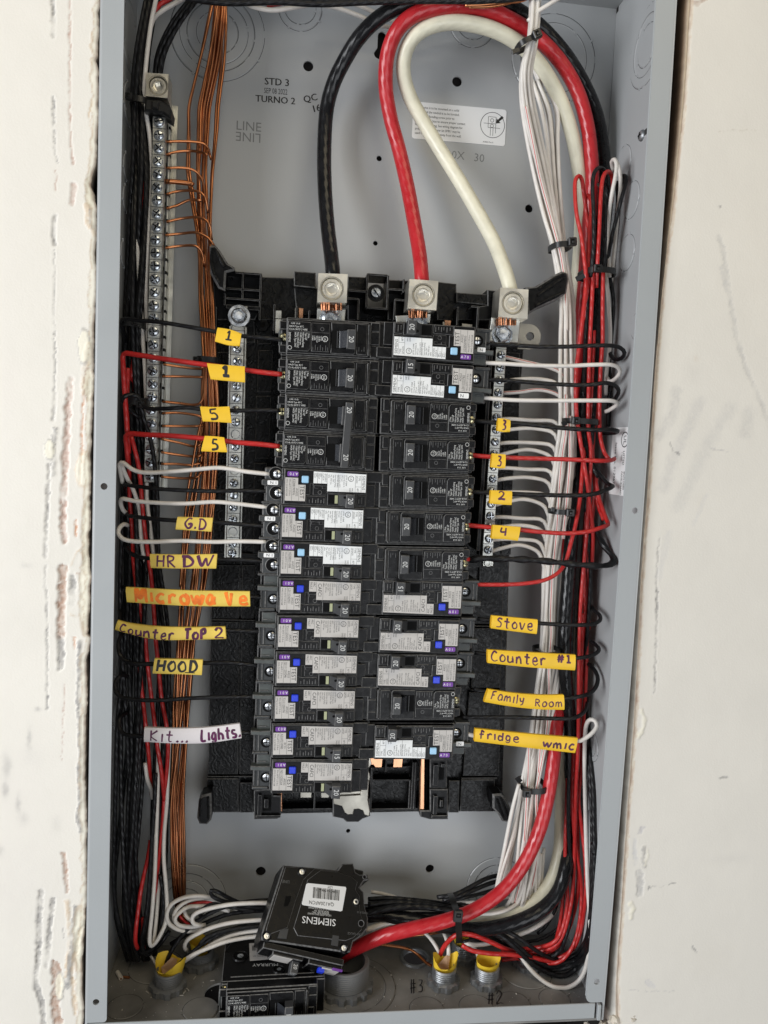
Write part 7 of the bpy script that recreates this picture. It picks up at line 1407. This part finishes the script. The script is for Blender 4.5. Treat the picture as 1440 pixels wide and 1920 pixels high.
ltext('USE IN LISTED ENCLOSURES', 1170, 410, 1.1, M['whiteprint'], y=-.68); ltext('LINE', 1002, 242, 2.2, M['dimprint'], y=-.68); ltext('STRIP GAUGE', 1348, 505, 1.5, M['dimprint'], y=-.68); ltext('TORQUE 25', 1385, 400, 1.3, M['dimprint'], y=-.68); mb.build('printed_text', b_).location = (0, 0, 0)
for p in ((1082,200),(1352,350),(906,522),(1292,582)):
    a = lpx(*zq(*p)); mb = MB(); mb.lathe([(3.4, -.5), (3.0, -.8), (2.6, -.5), (2.2, .2)], PM, (a[0], 0, a[1]), 'y', 20, X=Xl); mb.lathe([(0, -.55), (.9, -.6), (1.0, -1.0), (1.9, -.9), (2.1, -.3)], M['zinc'], (a[0], 0, a[1]), 'y', 18, X=Xl); wpart(mb, 'rivet', lb, 40)
for p, R_ in (((1378,458),1.9),((1395,226),1.2)):
    a = lpx(*zq(*p)); mb = MB(); mb.lathe([(0, -.66), (R_, -.68)], M['deep'], (a[0], 0, a[1]), 'y', 16, X=Xl); mb.lathe([(R_, -.7), (R_+.4, -.9), (R_+.6, -.5)], ED, (a[0], 0, a[1]), 'y', 16, X=Xl); mb.build('moulded_hole', b_).location = (0, 0, 0)
# the strip of the loose breaker that carries its handle and stickers
def strip(x, y, w2, h2, d_, m, name, par): mb = MB(); mb.box(x, x+w2, y, y+h2, -6.4-d_, -5.2, M[m], .3, X=Xl); return wpart(mb, name, par) if par.type == 'EMPTY' else mb.build(name, par)
xr = x1; strip(xr-15, 6, 13, 15, .15, 'greylabel', 'serial_label', lb); strip(xr-17, 8, 4.4, 5.6, 2.2, 'blue', 'test_button', lb); strip(xr-8, 3.4, 7.4, 2.6, .3, 'purple', 'code_sticker', lb); strip(x0+10, 5, 14, 15, -.7, 'greylabel', 'rating_label', lb)
mb = MB(); mb.box(x0+25, x0+30.4, 10, 18.6, -13, -4, M['handle'], .5, ED, X=Xl); hd_ = wpart(mb, 'toggle_handle', lb)
mb = MB(); text(mb, '20', tuple(Xl @ Vector((x0+28.9, 11, -13.05))), D3((-1, 0)), tuple(Xl.to_3x3() @ Vector((0, 1, 0))), 3, M['whiteprint'], .8, 'l'); text(mb, '20', tuple(Xl @ Vector((x0+26.6, 9.95, -6.8))), tuple(Xl.to_3x3() @ Vector((0, 0, -1))), D3((1, 0)), 2.8, M['whiteprint'], .85, 'l'); mb.build('ampere_number', hd_)
# plain breaker lying flat on the floor of the box
pa = np.array(at(424, 1868, 3)); pb = np.array(at(600, 1870, 5)); th = math.atan2(pb[1]-pa[1], pb[0]-pa[0])
fb = thing('loose_breaker', (pa[0]-1, 6, FZ+13.4), 'plain black breaker marked 15 lying on the floor of the box under the other one', 'circuit breaker', rot=(0, 0, th))
inst('qb', 'breaker_body', b_q_body, fb); inst('qt', 'printed_text', b_q_txt, fb); h = inst('qh', 'toggle_handle', b_handle(False), fb, (0, 0, -1.5), 30); inst(('nq', '15'), 'ampere_number', b_num('15', 42.2, -1.2, -6.56, 3.4), h); inst('ts', 'terminal_screw', b_tscrew, fb, (-.8, 8.6, 8), 40)
mb = MB(); mb.prism([(-3, 10.5), (69, 10.5), (69, 40), (60, 58), (4, 58), (-3, 44)], 0, .8, PM, .4, ED, X=Matrix(((1, 0, 0, 0), (0, 0, 1, 0), (0, -1, 0, 13.1), (0, 0, 0, 1)))); mb.box(3, 62, 14, 15, 13.0, 13.6, ED, .2)
for x, y, r in ((9, 36, 4.5), (37, 19, 3.2), (62, 20, 3.0)): mb.lathe([(r, 13.2), (r+.8, 14.2), (r+1.4, 13.2)], PM, (x, y, 0), 'z', 22); mb.lathe([(0, 13.95), (r+.1, 13.95)], M['deep'], (x, y, 0), 'z', 22); mb.lathe([(0, 14.2), (r*.5, 14.1)], M['screw'], (x, y, 0), 'z', 14)
mb.build('side_cover', fb, 0)
mb = MB(); pu = Vector(at_floor(494, 1786, FZ+27.4))-Vector((pa[0]-1, 6, FZ+13.4)); X9 = Matrix.Translation(Vector((pu.x, pu.y, 14.02))) @ Matrix.Rotation(.05, 4, 'Z'); mb.box(-9, 8, -9, 11, 0, .15, M['greylabel'], X=X9); bl = mb.build('barcode_label', fb)
mb = MB(); xx = -7
while xx < 6: w__ = rs.choice((.3, .5, .8)); mb.box(xx, xx+w__, 2, 8, .16, .18, M['print'], X=X9); xx += w__+rs.choice((.4, .6))
v3 = lambda x, y: tuple(X9 @ Vector((x, y, .2)))
text(mb, '51889', v3(4, 11), (-1, .06, 0), (0, -1, 0), 2.0, M['print']); text(mb, 'NORCROSS, GA', v3(6, -5), (-1, .06, 0), (0, -1, 0), 1.4, M['print'], .9); mb.build('printed_text', bl)
mb = MB(); pu = Vector(at_floor(524, 1808, FZ+27.4))-Vector((pa[0]-1, 6, FZ+13.4)); text(mb, 'MURRAY', (pu.x, pu.y, 14.06), (-1, .05, 0), (0, -1, 0), 3.0, M['whiteprint'], 1.1, 'l'); mb.build('printed_text', fb)

# ================================================================ SCRAPS AND CRUMBS
mb = MB(); a, b = Vector(at_floor(220, 1826)), Vector(at_floor(227, 1838)); mb.tube([a+Vector((0, 0, 1.5)), b+Vector((0, 0, 1.5))], 1.6, M['white'], 10); mb.lathe([(0, 0), (.8, 0)], M['copper'], tuple(b+Vector((0, -.4, 1.5))), 'y', 8); mb.uv = None
solo(mb, 'insulation_scrap', 60, label='short cut piece of pale insulation on the floor at the lower left', cat='scrap')
mb = MB(); a, b = Vector(at_floor(231, 1834)), Vector(at_floor(243, 1835)); mb.tube([a+Vector((0, 0, 1)), b+Vector((0, 0, 1))], 1.0, M['copper'], 8); mb.uv = None
solo(mb, 'wire_scrap', 60, label='clipped wire end beside the insulation scrap at the lower left', cat='scrap')
mb = MB(); rs = random.Random(77)
for i in range(420):
    u, v = rs.uniform(205, 1110), rs.uniform(1800, 1912) if rs.random() < .8 else rs.uniform(1770, 1912); p = at_floor(u, v)
    if not (2 < p[0] < 358 and 1 < p[1] < 96): continue
    r = rs.choice((.12, .15, .2, .2, .3, .42)) if i < 400 else .7; lump(mb, (p[0], p[1], FZ+.45+r*.5), r, M['dust'], i, 3, (1, 1, .7))
for k in range(6):
    p = at_floor(*((340,1868),(346,1862),(352,1857),(398,1840),(365,1835),(276,1862))[k]); mb.box(p[0]-1.6, p[0]+1.6, p[1]-.3, p[1]+.3, FZ+.4, FZ+.9, M['dust'], X=Matrix.Translation(Vector(p)) @ Matrix.Rotation(k*1.1, 4, 'Z') @ Matrix.Translation(-Vector(p)))
mb.build('dust_crumbs', kind='stuff')
bpy.data.objects.remove(_to); bpy.data.curves.remove(_tc)
